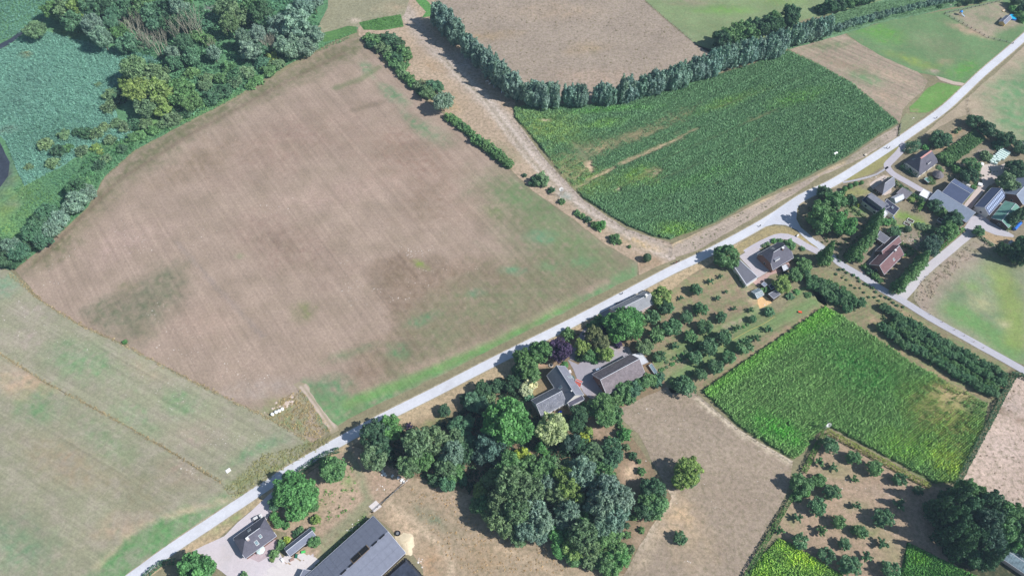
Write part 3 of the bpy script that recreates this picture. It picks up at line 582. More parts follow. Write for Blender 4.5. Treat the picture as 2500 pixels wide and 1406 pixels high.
ribbon('service_road', [(1990, 592), (2014, 610), (2048, 642), (2099, 672), (2157, 709), (2201, 733), (2270, 776), (2338, 814), (2406, 852), (2474, 890), (2560, 940)], 4.2, 0.14, gm_road, c(184, 184, 194), g=2.5)
ribbon('farm_drive', [(2196, 733), (2222, 705), (2240, 682), (2270, 652), (2314, 615), (2365, 573), (2392, 555)], 4.6, 0.135, gm_road, c(196, 192, 198), g=2.5)
sheet('farm_yard', [(2352, 560), (2372, 530), (2392, 522), (2420, 542), (2440, 556), (2475, 575), (2474, 580), (2430, 574), (2400, 562), (2380, 578)], 0.15, gm_road, c(188, 186, 194), g=2.5)
ribbon('village_lane', [(2210, 350), (2196, 372), (2170, 398), (2166, 408), (2180, 425), (2215, 445), (2255, 468), (2280, 480)], 4.2, 0.14, gm_road, c(186, 182, 192), g=2.5)
sheet('stone_yard', [(2140, 438), (2158, 428), (2170, 432), (2180, 445), (2176, 470), (2160, 478), (2130, 462), (2122, 452), (2130, 444)], 0.12, gm_track, c(204, 190, 182), g=2)
sheet('nursery_yard', [(2392, 425), (2398, 404), (2420, 400), (2440, 405), (2470, 395), (2486, 402), (2470, 415), (2440, 430), (2420, 452), (2400, 450)], 0.12, gm_track, c(204, 192, 186), g=2)
sheet('bungalow_drive', [(2098, 660), (2118, 640), (2134, 606), (2142, 596), (2152, 604), (2130, 640), (2118, 665), (2108, 672)], 0.12, gm_track, c(168, 150, 150), g=2)
ribbon('barn_lane', [(2352, 520), (2372, 492), (2392, 466), (2410, 445), (2440, 435)], 4.2, 0.14, gm_road, c(200, 186, 180), g=2.5)
ribbon('footpath', [(2058, 446), (2100, 438), (2140, 426), (2168, 408)], 1.2, 0.14, gm_track, c(176, 176, 184), g=2)
sheet('lane_green', [(2042, 440), (2110, 402), (2150, 378), (2195, 352), (2205, 352), (2180, 384), (2160, 404), (2130, 424), (2080, 440)], 0.12, gm_grass, c(150, 146, 100), g=2.5)
ribbon('ring_driveway', [(2008, 622), (1995, 614), (1966, 600), (1938, 583), (1908, 577), (1881, 585), (1845, 603), (1821, 618)], 4.2, 0.14, gm_road, c(190, 186, 196), g=2)
sheet('house_yard', [(1804, 626), (1842, 600), (1856, 612), (1856, 640), (1880, 660), (1852, 678), (1828, 652)], 0.15, gm_road, c(190, 184, 190), g=2)
sheet('brick_terrace', [(1838, 690), (1870, 668), (1900, 650), (1925, 640), (1932, 655), (1880, 672), (1862, 690), (1848, 698)], 0.12, gm_track, c(184, 156, 150), g=2)
sheet('sand_patch', [(1849, 732), (1862, 722), (1878, 728), (1884, 740), (1868, 748), (1855, 754), (1849, 740)], 0.12, gm_track, c(222, 184, 136), g=2)
sheet('verge_island', [(1742, 640), (1800, 600), (1870, 555), (1910, 552), (1938, 562), (1984, 595), (2004, 612), (1996, 616), (1960, 600), (1935, 582), (1908, 574), (1880, 581), (1840, 602), (1805, 622), (1790, 625)], 0.125, gm_dry, c(168, 154, 116), g=2.5)
sheet('farm_courtyard', [(1386, 878), (1412, 890), (1436, 862), (1500, 842), (1535, 848), (1545, 866), (1450, 912), (1482, 962), (1470, 975), (1440, 972), (1424, 958), (1400, 902)], 0.15, gm_road, c(162, 158, 168), [('e', 1500, 856, 40, 10, 25, c(178, 160, 150), .7), ('e', 1455, 968, 16, 5, 0, c(180, 160, 152), .6)], g=2)
ribbon('entrance_drive', [(1490, 762), (1462, 780), (1430, 812), (1408, 850), (1400, 880)], 4, 0.13, gm_track, c(150, 146, 158), g=2)
sheet('gravel_yard', [(640, 1222), (664, 1200), (672, 1230), (655, 1262), (648, 1275), (664, 1300), (674, 1330), (700, 1380), (740, 1370), (765, 1350), (770, 1390), (740, 1450), (600, 1450), (560, 1410), (520, 1380), (490, 1352), (470, 1345), (500, 1330), (548, 1308), (580, 1275), (610, 1250)], 0.13, gm_road, c(206, 198, 204), [('e', 560, 1340, 30, 30, 0, c(196, 188, 190), .7), ('p', [(700, 1372), (745, 1372), (770, 1400), (740, 1450), (600, 1450), (640, 1405)], 2, c(214, 208, 206), .9)], g=2)
sheet('brick_patio', [(606, 1360), (670, 1312), (682, 1330), (676, 1346), (632, 1372)], 0.15, gm_track, c(186, 170, 176), g=2)
# ------------------------------------------------------------ vegetation
def leaf_quads(ctr, nrm, size, rng, aspect=1.0, droop=0.0):
    "bent leaf-clump faces at ctr facing nrm"
    n = len(ctr)
    nrm = nrm + rng.normal(0, 0.45, (n, 3)); nrm /= np.linalg.norm(nrm, axis=1)[:, None] + 1e-9
    up = rng.normal(0, 1, (n, 3)); up[:, 2] -= droop * 3
    a = np.cross(nrm, up); a /= np.linalg.norm(a, axis=1)[:, None] + 1e-9
    b = np.cross(nrm, a)
    s = (size * np.clip(rng.lognormal(-.12, .42, n), .35, 2.2))[:, None]
    a *= s * 0.5 / aspect ** .5; b *= s * 0.5 * aspect ** .5
    V = np.empty((n, 4, 3))
    V[:, 0] = ctr - b; V[:, 1] = ctr + a - nrm * s * .12; V[:, 2] = ctr + b; V[:, 3] = ctr - a - nrm * s * .12
    return V.reshape(-1, 3)

def crown_mesh(name, lumps, nleaf, size, seed, aspect=1.0, droop=0.0, zmin=0.0, shell=0.75, subn=6):
    """lumps: list of (x,y,z, rx,ry,rz); leaves lie on the lump surfaces, hidden ones dropped"""
    rng = np.random.default_rng(seed)
    L0 = np.array(lumps); L = [tuple(l) for l in L0 * np.array([1, 1, 1, .9, .9, .9])]
    for l in (L0 if subn else []):
        for k in range(subn):
            d = rng.normal(0, 1, 3); d[2] += .35; d /= np.linalg.norm(d); q = l[:3] + d * l[3:6] * rng.uniform(.8, 1.05)
            if (((q - L0[:, :3]) / L0[:, 3:6]) ** 2).sum(1).min() < .55: continue
            f = rng.uniform(.26, .46); L.append((*q, *(l[3:6] * f)))
    L = np.array(L); vol = (L[:, 3] * L[:, 4] + L[:, 3] * L[:, 5] + L[:, 4] * L[:, 5])
    cnt = np.maximum(6, (nleaf * vol / vol.sum())).astype(int)
    cs = []; ns = []; vs = []
    for i, l in enumerate(L):
        d = rng.normal(0, 1, (cnt[i], 3)); d[:, 2] += 0.25; d /= np.linalg.norm(d, axis=1)[:, None]
        r = rng.uniform(shell, 1.08, (cnt[i], 1))
        p = l[:3] + d * r * l[3:6]
        # drop those deep inside other lumps
        q = ((p[:, None, :] - L[None, :, :3]) / L[None, :, 3:6]); q = (q ** 2).sum(2); q[:, i] = 9
        k = (q.min(1) > 0.5) & (p[:, 2] > zmin)
        nn = d / l[3:6]; nn /= np.linalg.norm(nn, axis=1)[:, None]
        cs.append(p[k]); ns.append(nn[k]); vs.append(np.clip(rng.uniform(.2, .8) + rng.normal(0, .18, k.sum()), 0, 1))
    ctr = np.vstack(cs); nr = np.vstack(ns); v = np.concatenate(vs)
    V = leaf_quads(ctr, nr, size, rng, aspect, droop)
    F = np.arange(len(V)).reshape(-1, 4)
    return np_mesh(name, V, F, M['leaf'], attrs={'v': np.repeat(v, 4)})

def trunk_mesh(name, top, r, seed, limbs=5, spread=.7, bot=0.0):
    rr = random.Random(seed); b = MB()
    p = Vector((0, 0, bot - 0.05)); rad = r; H = top * 1.0
    for k in range(3):
        q = Vector((rr.uniform(-.05, .05), rr.uniform(-.05, .05), H * (k + 1) / 3)); b.tube(p, q, rad, rad * .75, 7); p = q; rad *= .75
    for k in range(limbs):
        t = 2 * math.pi * (k + rr.random() * .5) / limbs
        s = Vector((0, 0, H * rr.uniform(.55, .95)))
        m_ = s + Vector((math.cos(t) * spread * .5, math.sin(t) * spread * .5, spread * .45))
        e = m_ + Vector((math.cos(t) * spread * .45, math.sin(t) * spread * .45, spread * .5))
        b.tube(s, m_, r * .45, r * .3, 5); b.tube(m_, e, r * .3, r * .08, 5)
    me = bpy.data.meshes.new(name); me.from_pydata(b.v, [], b.f); me.update(); me.materials.append(M['bark']); return me

def lumps_round(rr, K=26, H=(0.55, 2.1), lr=(.26, .42), flat=1.0, core=True):
    out = []; zc = (H[0] + H[1]) / 2; hz = (H[1] - H[0]) / 2
    for k in range(K):
        u = rr.uniform(-.75, 1); t = k * 2.399 + rr.uniform(-.4, .4)
        cz = u; cr = math.sqrt(max(0, 1 - u * u)); q = rr.uniform(.62, .80)
        r = rr.uniform(*lr)
        out.append((cr * math.cos(t) * q, cr * math.sin(t) * q, zc + cz * hz * q, r, r, r * .85 * flat))
    if core: out.append((0, 0, zc, .6, .6, hz * .6))
    return out

def mk_kind(kind, s):
    rr = random.Random(hash(kind) % 1000 if False else sum(map(ord, kind)) * 7 + s)
    if kind == 'round':       # broad deciduous
        return crown_mesh('crown', lumps_round(rr, 34, lr=(.2, .4)), 10000, .088, s), trunk_mesh('trunk', 1.1, .06, s)
    if kind == 'clump':       # dense lobed crown
        return crown_mesh('crown', lumps_round(rr, 20, H=(.3, 1.8), lr=(.28, .46)), 8500, .098, s + 10), trunk_mesh('trunk', .9, .06, s)
    if kind == 'fine':        # feathery willow
        l = lumps_round(rr, 40, H=(.45, 2.0), lr=(.16, .36))
        l = [(a, b, z, r * .85, r2 * .85, r3 * 1.25) for a, b, z, r, r2, r3 in l]
        return crown_mesh('crown', l, 8500, .085, s + 20, aspect=2.6, droop=.5, shell=.6), trunk_mesh('trunk', 1.0, .06, s, 6, .9)
    if kind == 'column':      # tall narrow row willow
        l = []
        for k in range(11):
            t = k * 2.399; q = rr.uniform(.3, .72) if k else 0
            h = rr.uniform(2.3, 3.3) - q * .7
            l.append((q * math.cos(t), q * math.sin(t), h * .57, .42, .42, h * .44))
        return crown_mesh('crown', l, 5000, .16, s + 30, aspect=2.0, droop=.4, shell=.7), trunk_mesh('trunk', 1.2, .09, s, 4, .5)
    if kind == 'orchard':     # small fruit tree, spiky shoots
        l = lumps_round(rr, 18, H=(.35, 1.5), lr=(.28, .44))
        for k in range(6):
            t = rr.uniform(0, 6.28); e = rr.uniform(.1, 1.2)
            for q in (.8,):
                l.append((math.cos(t) * math.cos(e) * q, math.sin(t) * math.cos(e) * q, .85 + math.sin(e) * q * .8, .13, .13, .13))
        return crown_mesh('crown', l, 3000, .14, s + 40, aspect=1.5, shell=.5, subn=3), trunk_mesh('trunk', .5, .06, s)
    if kind == 'sparse':      # thin young fruit tree
        l = [(0, 0, .7, .3, .3, .4)]
        for k in range(9):
            t = k * 2.399 + rr.uniform(-.5, .5); e = rr.uniform(.1, 1.1)
            for q in (.3, .55, .8):
                l.append((math.cos(t) * math.cos(e) * q + rr.uniform(-.1, .1), math.sin(t) * math.cos(e) * q + rr.uniform(-.1, .1), .6 + math.sin(e) * q * .9, rr.uniform(.14, .26), rr.uniform(.14, .26), .18))
        return crown_mesh('crown', l, 1700, .15, s + 50, aspect=1.6, shell=.3, subn=0), trunk_mesh('trunk', .5, .05, s, 7, .6)
    if kind == 'conifer':
        l = []
        for k in range(46):
            f = k / 46; z = .3 + f * 3.1; rad = (1 - f) * .78 + .06; t = k * 2.399
            l.append((math.cos(t) * rad * .75, math.sin(t) * rad * .75, z, .3 * (1 - f * .6), .3 * (1 - f * .6), .24))
        l += [(0, 0, 1.2, .5, .5, .8), (0, 0, 2.3, .3, .3, .8)]
        return crown_mesh('crown', l, 5200, .11, s + 60, aspect=1.8, droop=.6), trunk_mesh('trunk', 2.2, .07, s, 3, .3)
    if kind == 'bush':
        l = lumps_round(rr, 15, H=(-.25, 1.15), lr=(.26, .46))
        return crown_mesh('crown', l, 2600, .16, s + 70, zmin=.02), trunk_mesh('trunk', .3, .05, s, 4, .4)
    if kind == 'ball':        # clipped globe
        return crown_mesh('crown', [(0, 0, .95, 1, 1, .95), (0, 0, .95, .9, .9, .85)], 2200, .13, s + 80, zmin=.02, shell=.94, subn=0), trunk_mesh('trunk', .3, .05, s, 3, .2)
    if kind == 'dead':        # leafless, bleached
        b = MB()
        def br(p, d, L, r, dep):
            q = p + d * L; b.tube(p, q, r, r * .6, 4)
            if dep:
                for k in range(3):
                    nd_ = (d + Vector((rr.uniform(-.7, .7), rr.uniform(-.7, .7), rr.uniform(-.1, .6)))).normalized()
                    br(p + d * L * rr.uniform(.45, 1), nd_, L * rr.uniform(.55, .75), r * .5, dep - 1)
        for k in range(5):
            t = k * 1.3; br(Vector((math.cos(t) * .2, math.sin(t) * .2, 0)), Vector((math.cos(t) * .16, math.sin(t) * .16, 1)).normalized(), 1.5, .04, 2)
        me = bpy.data.meshes.new('crown'); me.from_pydata(b.v, [], b.f); me.update(); me.materials.append(M['deadwood'])
        return me, trunk_mesh('trunk', .4, .06, s, 0)

KZ = {'round': 1.35, 'clump': 1.1, 'fine': 1.25, 'column': 1.7, 'orchard': .95, 'sparse': .7, 'conifer': 1.5, 'bush': .55, 'ball': .95, 'dead': 1.3}
CACHE = {}
TREES = []
LEAFK = 1.4
COL = {'silver': c(116, 142, 128), 'row': c(112, 140, 130), 'mid': c(94, 130, 86), 'bright': c(88, 136, 82), 'dark': c(70, 102, 76), 'olive': c(104, 130, 96), 'yellowish': c(124, 148, 88), 'purple': c(62, 52, 84), 'cream': c(150, 166, 128), 'white': c(190, 194, 170), 'blue': c(76, 104, 94), 'yellow': c(156, 170, 76), 'orch': c(90, 126, 92), 'brown': c(118, 124, 92), 'teal': c(86, 124, 98), 'dead': c(160, 150, 140), 'deep': c(60, 92, 66)}
COLW = {'silver': 'silvery green', 'row': 'grey green', 'mid': 'mid green', 'bright': 'bright green', 'dark': 'dark green', 'olive': 'olive green', 'yellowish': 'yellow green', 'purple': 'dark purple', 'cream': 'cream flowering', 'white': 'white flowering', 'blue': 'bluish green', 'yellow': 'golden yellow', 'orch': 'dull green', 'brown': 'brownish', 'teal': 'teal green', 'dead': 'bleached bare', 'deep': 'deep green'}
KW = {'round': ('broad_tree', 'broad leafy tree', 'tree'), 'clump': ('leafy_tree', 'dense rounded tree', 'tree'), 'fine': ('willow_tree', 'feathery willow', 'tree'), 'column': ('row_willow', 'upright willow', 'tree'), 'orchard': ('fruit_tree', 'fruit tree', 'tree'), 'sparse': ('young_fruit_tree', 'thin young fruit tree', 'tree'), 'conifer': ('conifer_tree', 'tapering conifer', 'tree'), 'bush': ('bush', 'bush', 'bush'), 'ball': ('clipped_bush', 'clipped round bush', 'bush'), 'dead': ('dead_tree', 'leafless dead tree', 'tree')}
HV = {}

def tree(px, py, rp, kind='round', col='mid', hv=1.0, area='', group=None, label=None):
    "px,py = middle of the crown in the photo, rp = its radius in photo pixels"
    s = ppm(px, py); r = rp * s
    z = KZ[kind] * r * hv
    p = P(px, py, z)
    nv = 3 if kind not in ('ball',) else 1
    vi = R.randrange(nv)
    if (kind, vi) not in CACHE: CACHE[(kind, vi)] = mk_kind(kind, vi + 1)
    cm, tm = CACHE[(kind, vi)]
    k = R.uniform(.93, 1.07)
    o = empty(KW[kind][0], (p.x, p.y, 0.0), R.uniform(0, 6.28), (r * k, r * k, r * hv * R.uniform(.94, 1.06)))
    cr = link('crown', cm, o); tr = link('trunk', tm, o)
    cc = COL[col]; j = R.uniform(.88, 1.12) * LEAFK
    cr.color = (cc[0] * j * R.uniform(.93, 1.07), cc[1] * j, cc[2] * j * R.uniform(.93, 1.07), 1)
    TREES.append((o, px, py, kind, col, area, group, label, rp))
    return o

# landmarks used in the labels
LM = [('the big hipped house', 620, 1310), ('the huge cattle barn', 880, 1340), ('the narrow dark shed', 728, 1325), ('the slate L-shaped farmhouse', 1370, 950), ('the brown farm barn', 1515, 915), ('the long roadside house', 1545, 740),
      ('the half-hipped house in the road loop', 1890, 625), ('the lone tree', 1672, 1157), ('the dark-roofed house', 2140, 495), ('the brown-roofed bungalow', 2160, 625), ('the red-ridged house', 2248, 392), ('the solar-panelled barns', 2390, 480), ('the long grey roof', 2325, 505), ('the pond', 10, 400), ('the big silver willow', 1492, 1218), ('the yellow-green marsh tree', 350, 210), ('the purple tree', 1369, 852), ('the upper wind pump', 1370, 465), ('the road junction', 1640, 640), ('the glass-roofed greenhouse', 2470, 1375), ('the lower wind pump', 2015, 1045), ('the swimming pool', 2472, 42)]
DIRS = ['right of', 'upper right of', 'above', 'upper left of', 'left of', 'lower left of', 'below', 'lower right of']
ORD = ['nearest', 'second nearest', 'third nearest', 'fourth nearest', 'fifth nearest', 'sixth nearest', 'seventh nearest', 'eighth nearest', 'ninth nearest', 'tenth nearest']
CARD = ['first', 'second', 'third', 'fourth', 'fifth', 'sixth', 'seventh', 'eighth', 'ninth', 'tenth', 'eleventh', 'twelfth', 'thirteenth', 'fourteenth', 'fifteenth', 'sixteenth', 'seventeenth', 'eighteenth', 'nineteenth', 'twentieth']
def ordinal(n):
    "0 -> first"
    if n < 20: return CARD[n]
    n += 1; t = ['', '', 'twent', 'thirt', 'fort', 'fift', 'sixt', 'sevent'][n // 10]
    return t + ('ieth' if n % 10 == 0 else 'y-' + CARD[n % 10 - 1])

GN_ = [('marsh edge', 'marsh_shrub', 'shrub'), ('middle hedgerow', 'hedgerow_shrub', 'hedgerow shrub'), ('nursery', 'fruit_bush', 'fruit bush'), ('saplings', 'sapling', 'sapling'), ('willow row', 'ditch_shrub', 'round shrub'), ('low shrubs between', 'berry_bush', 'low bush'), ('garden', 'garden_shrub', 'garden shrub')]
def label_trees():
    import collections
    buck = collections.defaultdict(list)
    for t in TREES:
        o, px, py, kind, col, area, group, label, rp = t
        nm, words, cat = KW[kind]
        for gk, gn, gw in GN_:
            if group and gk in group and kind == 'bush': o.name = gn; words = gw
        tag(o, cat=cat, group=group or 'trees and bushes around the farms')
        if label: o['label'] = label; continue
        best = min(LM, key=lambda l: math.hypot(px - l[1], py - l[2]))
        a = math.degrees(math.atan2(-(py - best[2]), px - best[1])) % 360
        d = DIRS[int((a + 22.5) // 45) % 8]
        cw = COLW[col] if kind != 'dead' else 'bleached'
        buck[(cw + ' ' + words, area, d, best[0])].append((math.hypot(px - best[1], py - best[2]), o))
    for (w_, area, d, lm), l in buck.items():
        l.sort(key=lambda q: q[0])
        for i, (_, o) in enumerate(l):
            a = (' ' + area) if area else ''
            pre = '' if len(l) == 1 else (ORD[i] if i < 10 else ordinal(i) + ' nearest') + ' '
            lb = f"{pre}{w_}{a}, {d} {lm}"
            if len(lb.split()) > 16: lb = f"{pre}{w_}, {d} {lm}"
            if len(lb.split()) > 16: lb = lb.replace('young ', '')
            if len(lb.split()) > 16: lb = lb.replace('thin ', '').replace('half-hipped ', '')
            o['label'] = lb

def row(pts, rp, kind, col, step, group, where, start='left', hv=1.0, jit=1.5):
    "a row of alike trees along photo points; labelled by their count from the named end"
    seg = []; acc = 0; out = []
    for i in range(len(pts) - 1):
        a = Vector(pts[i][:2]); b = Vector(pts[i + 1][:2]); L = (b - a).length; t = acc
        while t < L:
            q = a + (b - a) * (t / L); out.append((q.x, q.y)); t += step
        acc = t - L
    n = len(out)
    for i, (x, y) in enumerate(out):
        r = rp if isinstance(rp, (int, float)) else rp[0] + (rp[1] - rp[0]) * i / max(1, n - 1)
        nm = KW[kind][1]
        lb = f"{ordinal(i)} {nm} from the {start} end {where}"
        tree(x + R.uniform(-jit, jit), y + R.uniform(-jit, jit), r * R.uniform(.88, 1.12), kind, col, hv, group=group, label=lb)
    return out

def hedge(pts, wd, h, col, label, name='hedge', dens=9.0, size=.42):
    "clipped hedge: leaf faces over a box section along photo points"
    wp = [P(p[0], p[1], h * .9) for p in pts]; rng = np.random.default_rng(int(pts[0][0] * 7 + pts[0][1]))
    cs = []; ns = []
    o0 = wp[0]
    for i in range(len(wp) - 1):
        a, b = wp[i], wp[i + 1]; d = (b - a); L = math.hypot(d.x, d.y); u = np.array([d.x, d.y]) / L; nn = np.array([-u[1], u[0]])
        per = wd + 2 * h; n = int(L * per * dens)
        s = rng.uniform(0, per, n); t = rng.uniform(-.3, L + .3, n)
        wob = 1 + .12 * vnoise(t, np.full(n, 3.0 * i), .6)
        y = np.where(s < h, -wd / 2, np.where(s > h + wd, wd / 2, s - h - wd / 2)) * wob
        z = np.where(s < h, s, np.where(s > h + wd, per - s, h)) * (0.94 + .1 * vnoise(t + 9, y, .8))
        nv = np.where((s < h)[:, None], np.array([-nn[0], -nn[1], .2]), np.where((s > h + wd)[:, None], np.array([nn[0], nn[1], .2]), np.array([0, 0, 1.0])))
        x = a.x - o0.x + u[0] * t + nn[0] * y; yy = a.y - o0.y + u[1] * t + nn[1] * y
        cs.append(np.stack([x, yy, np.maximum(z, .05)], 1) + rng.normal(0, .06, (n, 3))); ns.append(nv)
    ctr = np.vstack(cs); nr = np.vstack(ns)
    V = leaf_quads(ctr, nr, size, rng); F = np.arange(len(V)).reshape(-1, 4)
    v = np.clip(.5 + .25 * vnoise(ctr[:, 0], ctr[:, 1], .4) + rng.normal(0, .15, len(ctr)), 0, 1)
    me = np_mesh(name, V, F, M['leaf'], attrs={'v': np.repeat(v, 4)})
    o = link(name, me); o.location = (o0.x, o0.y, 0)
    cc = COL[col] if isinstance(col, str) else col
    o.color = (*cc, 1)
    tag(o, label, 'hedge')
    return o

def gn_scatter(name, pts, scl, tn, template, rotz=None, label=None, kind='stuff', rz=0.1):
    "one stuff object: instances of a small plant at many points"
    me = bpy.data.meshes.new(name); n = len(pts)
    me.vertices.add(n); me.vertices.foreach_set('co', np.asarray(pts, np.float32).ravel())
    a = me.attributes.new('scl', 'FLOAT', 'POINT'); a.data.foreach_set('value', np.asarray(scl, np.float32))
    a = me.attributes.new('tint', 'FLOAT_VECTOR', 'POINT'); a.data.foreach_set('vector', np.asarray(tn, np.float32).ravel())
    rot = np.zeros((n, 3), np.float32); rot[:, 2] = N.uniform(0, 6.28, n) if rotz is None else rotz
    rot[:, 0] = N.normal(0, rz, n); rot[:, 1] = N.normal(0, rz, n)
    a = me.attributes.new('rot', 'FLOAT_VECTOR', 'POINT'); a.data.foreach_set('vector', rot.ravel())
    o = link(name, me)
    g = bpy.data.node_groups.new(name, 'GeometryNodeTree')
    g.interface.new_socket('Geometry', in_out='INPUT', socket_type='NodeSocketGeometry')
    g.interface.new_socket('Geometry', in_out='OUTPUT', socket_type='NodeSocketGeometry')
    i_ = g.nodes.new('NodeGroupInput'); o_ = g.nodes.new('NodeGroupOutput')
    ip = g.nodes.new('GeometryNodeInstanceOnPoints'); ob = g.nodes.new('GeometryNodeObjectInfo'); ob.inputs[0].default_value = template
    na = g.nodes.new('GeometryNodeInputNamedAttribute'); na.data_type = 'FLOAT'; na.inputs[0].default_value = 'scl'
    nr = g.nodes.new('GeometryNodeInputNamedAttribute'); nr.data_type = 'FLOAT_VECTOR'; nr.inputs[0].default_value = 'rot'
    g.links.new(i_.outputs[0], ip.inputs['Points']); g.links.new(ob.outputs['Geometry'], ip.inputs['Instance'])
    g.links.new(nr.outputs[0], ip.inputs['Rotation']); g.links.new(na.outputs[0], ip.inputs['Scale']); g.links.new(ip.outputs[0], o_.inputs[0])
    md = o.modifiers.new('plants', 'NODES'); md.node_group = g
    tag(o, label, None, None, kind)
    return o

def plant_template(name, n, h, spread, size, seed, aspect=3.0, up=.4):
    rng = np.random.default_rng(seed)
    z = rng.uniform(.25, 1, n) * h; t = rng.uniform(0, 6.28, n); r = rng.uniform(.1, 1, n) * spread
    ctr = np.stack([np.cos(t) * r, np.sin(t) * r, z], 1)
    nr = np.stack([np.cos(t) * .5, np.sin(t) * .5, np.full(n, 1 - up)], 1)
    V = leaf_quads(ctr, nr, size, rng, aspect); F = np.arange(len(V)).reshape(-1, 4)
    me = np_mesh(name, V, F, M['leafi'], attrs={'v': np.repeat(rng.uniform(0.1, .9, n), 4)})
    return bpy.data.objects.new(name, me)

def grid_in(pp, dx, dy, deg, inset=0.3, jit=.15):
    wp = wpoly(pp); xs = [p[0] for p in wp]; ys = [p[1] for p in wp]
    cx, cy = sum(xs) / len(xs), sum(ys) / len(ys); D = max(max(xs) - min(xs), max(ys) - min(ys)) * .8
    u = np.arange(-D, D, dx); v = np.arange(-D, D, dy); U, W = np.meshgrid(u, v); U = U.ravel() + N.uniform(-jit, jit, U.size) * dx; W = W.ravel() + N.uniform(-jit, jit, W.size) * dy * .5
    a = math.radians(deg); X = cx + U * math.cos(a) - W * math.sin(a); Y = cy + U * math.sin(a) + W * math.cos(a)
    k = inpoly(X, Y, wp); X, Y = X[k], Y[k]
    if inset: k = pdist(X, Y, wp) > inset; X, Y = X[k], Y[k]
    return X, Y
# ------------------------------------------------------------ crops and ground cover
MZ = plant_template('maize_plant', 20, 1.9, .30, .36, 3, aspect=2.4)
BR = 1.75
def maize(name, pp, deg, marks, label, h=1.0, base=c(74, 126, 66), dx=.5, dy=.86, sparse=()):
    X, Y = grid_in(pp, dx, dy, deg, inset=.4)
    e_ = pdist(X, Y, wpoly(pp)); k = e_ > .3 + 1.6 * np.clip(vnoise(X, Y, .9) + .3 * vnoise(X, Y, 2.3), 0, 1); X, Y = X[k], Y[k]
    T = tint(X, Y, base, marks)
    ra = math.radians(deg); ac = -X * math.sin(ra) + Y * math.cos(ra); al = X * math.cos(ra) + Y * math.sin(ra)
    st = 1 + .10 * np.sin(ac * 2 * math.pi / 2.58) + .12 * vnoise(ac * 2.2, al * .02, 1.0) + .12 * vnoise(ac * .5, al * .03 + 7, 1.0) + .10 * vnoise(X, Y, .5)
    T = T * np.clip(st, .5, 1.6)[:, None] * BR
    s = h * (1 + .18 * vnoise(X, Y, .12)) * N.uniform(.8, 1.15, len(X))
    for (q, am) in sparse:
        f = tint(X, Y, (0, 0, 0), [q])[:, 0]; s = s * (1 - am * np.clip(f, 0, 1) * N.uniform(.6, 1.15, len(s)))
    k = s > .22
    X, Y, T, s = X[k], Y[k], T[k], s[k]
    T = T * N.uniform(.85, 1.15, (len(T), 1))
    pts = np.stack([X, Y, np.full(len(X), .05)], 1)
    gn_scatter(name, pts, s, T, MZ, label=label)
W1 = (1, 1, 1)
def sp(*l): return tuple((m, a) for m, a in l)
maize('maize_crop', MAIZE_T, pdeg((1472, 430), (1707, 310)),
      [('e', 1340, 310, 110, 46, -20, c(124, 150, 90), .7), ('e', 1400, 430, 120, 50, -20, c(120, 146, 86), .7), ('e', 1470, 305, 60, 14, 15, c(118, 156, 84), .6), ('e', 1490, 270, 100, 10, 5, c(96, 150, 74), .5), ('e', 1560, 430, 60, 26, 20, c(120, 152, 76), .6), ('e', 1650, 562, 60, 22, 0, c(120, 156, 80), .7), ('e', 1780, 250, 110, 14, 25, c(112, 146, 82), .6), ('e', 1950, 240, 90, 20, 20, c(106, 148, 80), .5), ('e', 1700, 440, 140, 16, 25, c(96, 140, 84), .5), ('e', 1380, 510, 60, 30, -40, c(110, 150, 78), .4)],
      'tall green maize crop filling the large upper field', h=.95, base=c(92, 126, 92),
      sparse=sp((('p', [(1400, 358), (1500, 330), (1670, 265), (1720, 250), (1680, 290), (1560, 345), (1460, 385), (1420, 400)], 4, W1, 1), .52), (('e', 1520, 345, 110, 14, 28, W1, 1), .4), (('l', [(1600, 400), (1760, 330), (1900, 268)], .7, W1, 1), .5), (('l', [(1740, 270), (1860, 226), (1960, 190)], .7, W1, 1), .45), (('l', [(1560, 460), (1700, 405), (1850, 345)], .7, W1, 1), .4), (('l', [(1380, 470), (1440, 446)], .9, W1, 1), .6), (('e', 1370, 440, 40, 40, -40, W1, 1), .45), (('e', 1750, 450, 8, 4, 25, W1, 1), .8), (('e', 1850, 340, 14, 4, 25, W1, 1), .7), (('e', 1690, 510, 12, 4, 20, W1, 1), .6), (('e', 1610, 320, 60, 8, 26, W1, 1), .4), (('l', [(1430, 445), (1460, 430), (1500, 411)], 1.3, W1, 1), .7), (('l', [(1515, 402), (1560, 382), (1612, 360)], 1.8, W1, 1), .75), (('l', [(1612, 360), (1660, 337), (1705, 314)], 1.0, W1, 1), .6), (('e', 1640, 352, 40, 8, 28, W1, 1), .5), (('e', 1440, 405, 16, 13, 0, W1, 1), .9), (('e', 1400, 400, 70, 56, -40, W1, 1), .6), (('e', 1330, 295, 22, 8, 0, W1, 1), .8), (('e', 1300, 310, 40, 16, -50, W1, 1), .5), (('e', 1560, 437, 60, 12, 25, W1, 1), .6), (('e', 1600, 418, 26, 16, 20, W1, 1), .6), (('e', 1512, 465, 8, 9, 0, W1, 1), .9), (('e', 1640, 330, 60, 8, 28, W1, 1), .5), (('e', 1860, 285, 60, 9, 25, W1, 1), .5), (('e', 1620, 490, 30, 8, 10, W1, 1), .5), (('l', [(1400, 350), (1430, 385), (1445, 420)], 1.2, W1, 1), .8)))
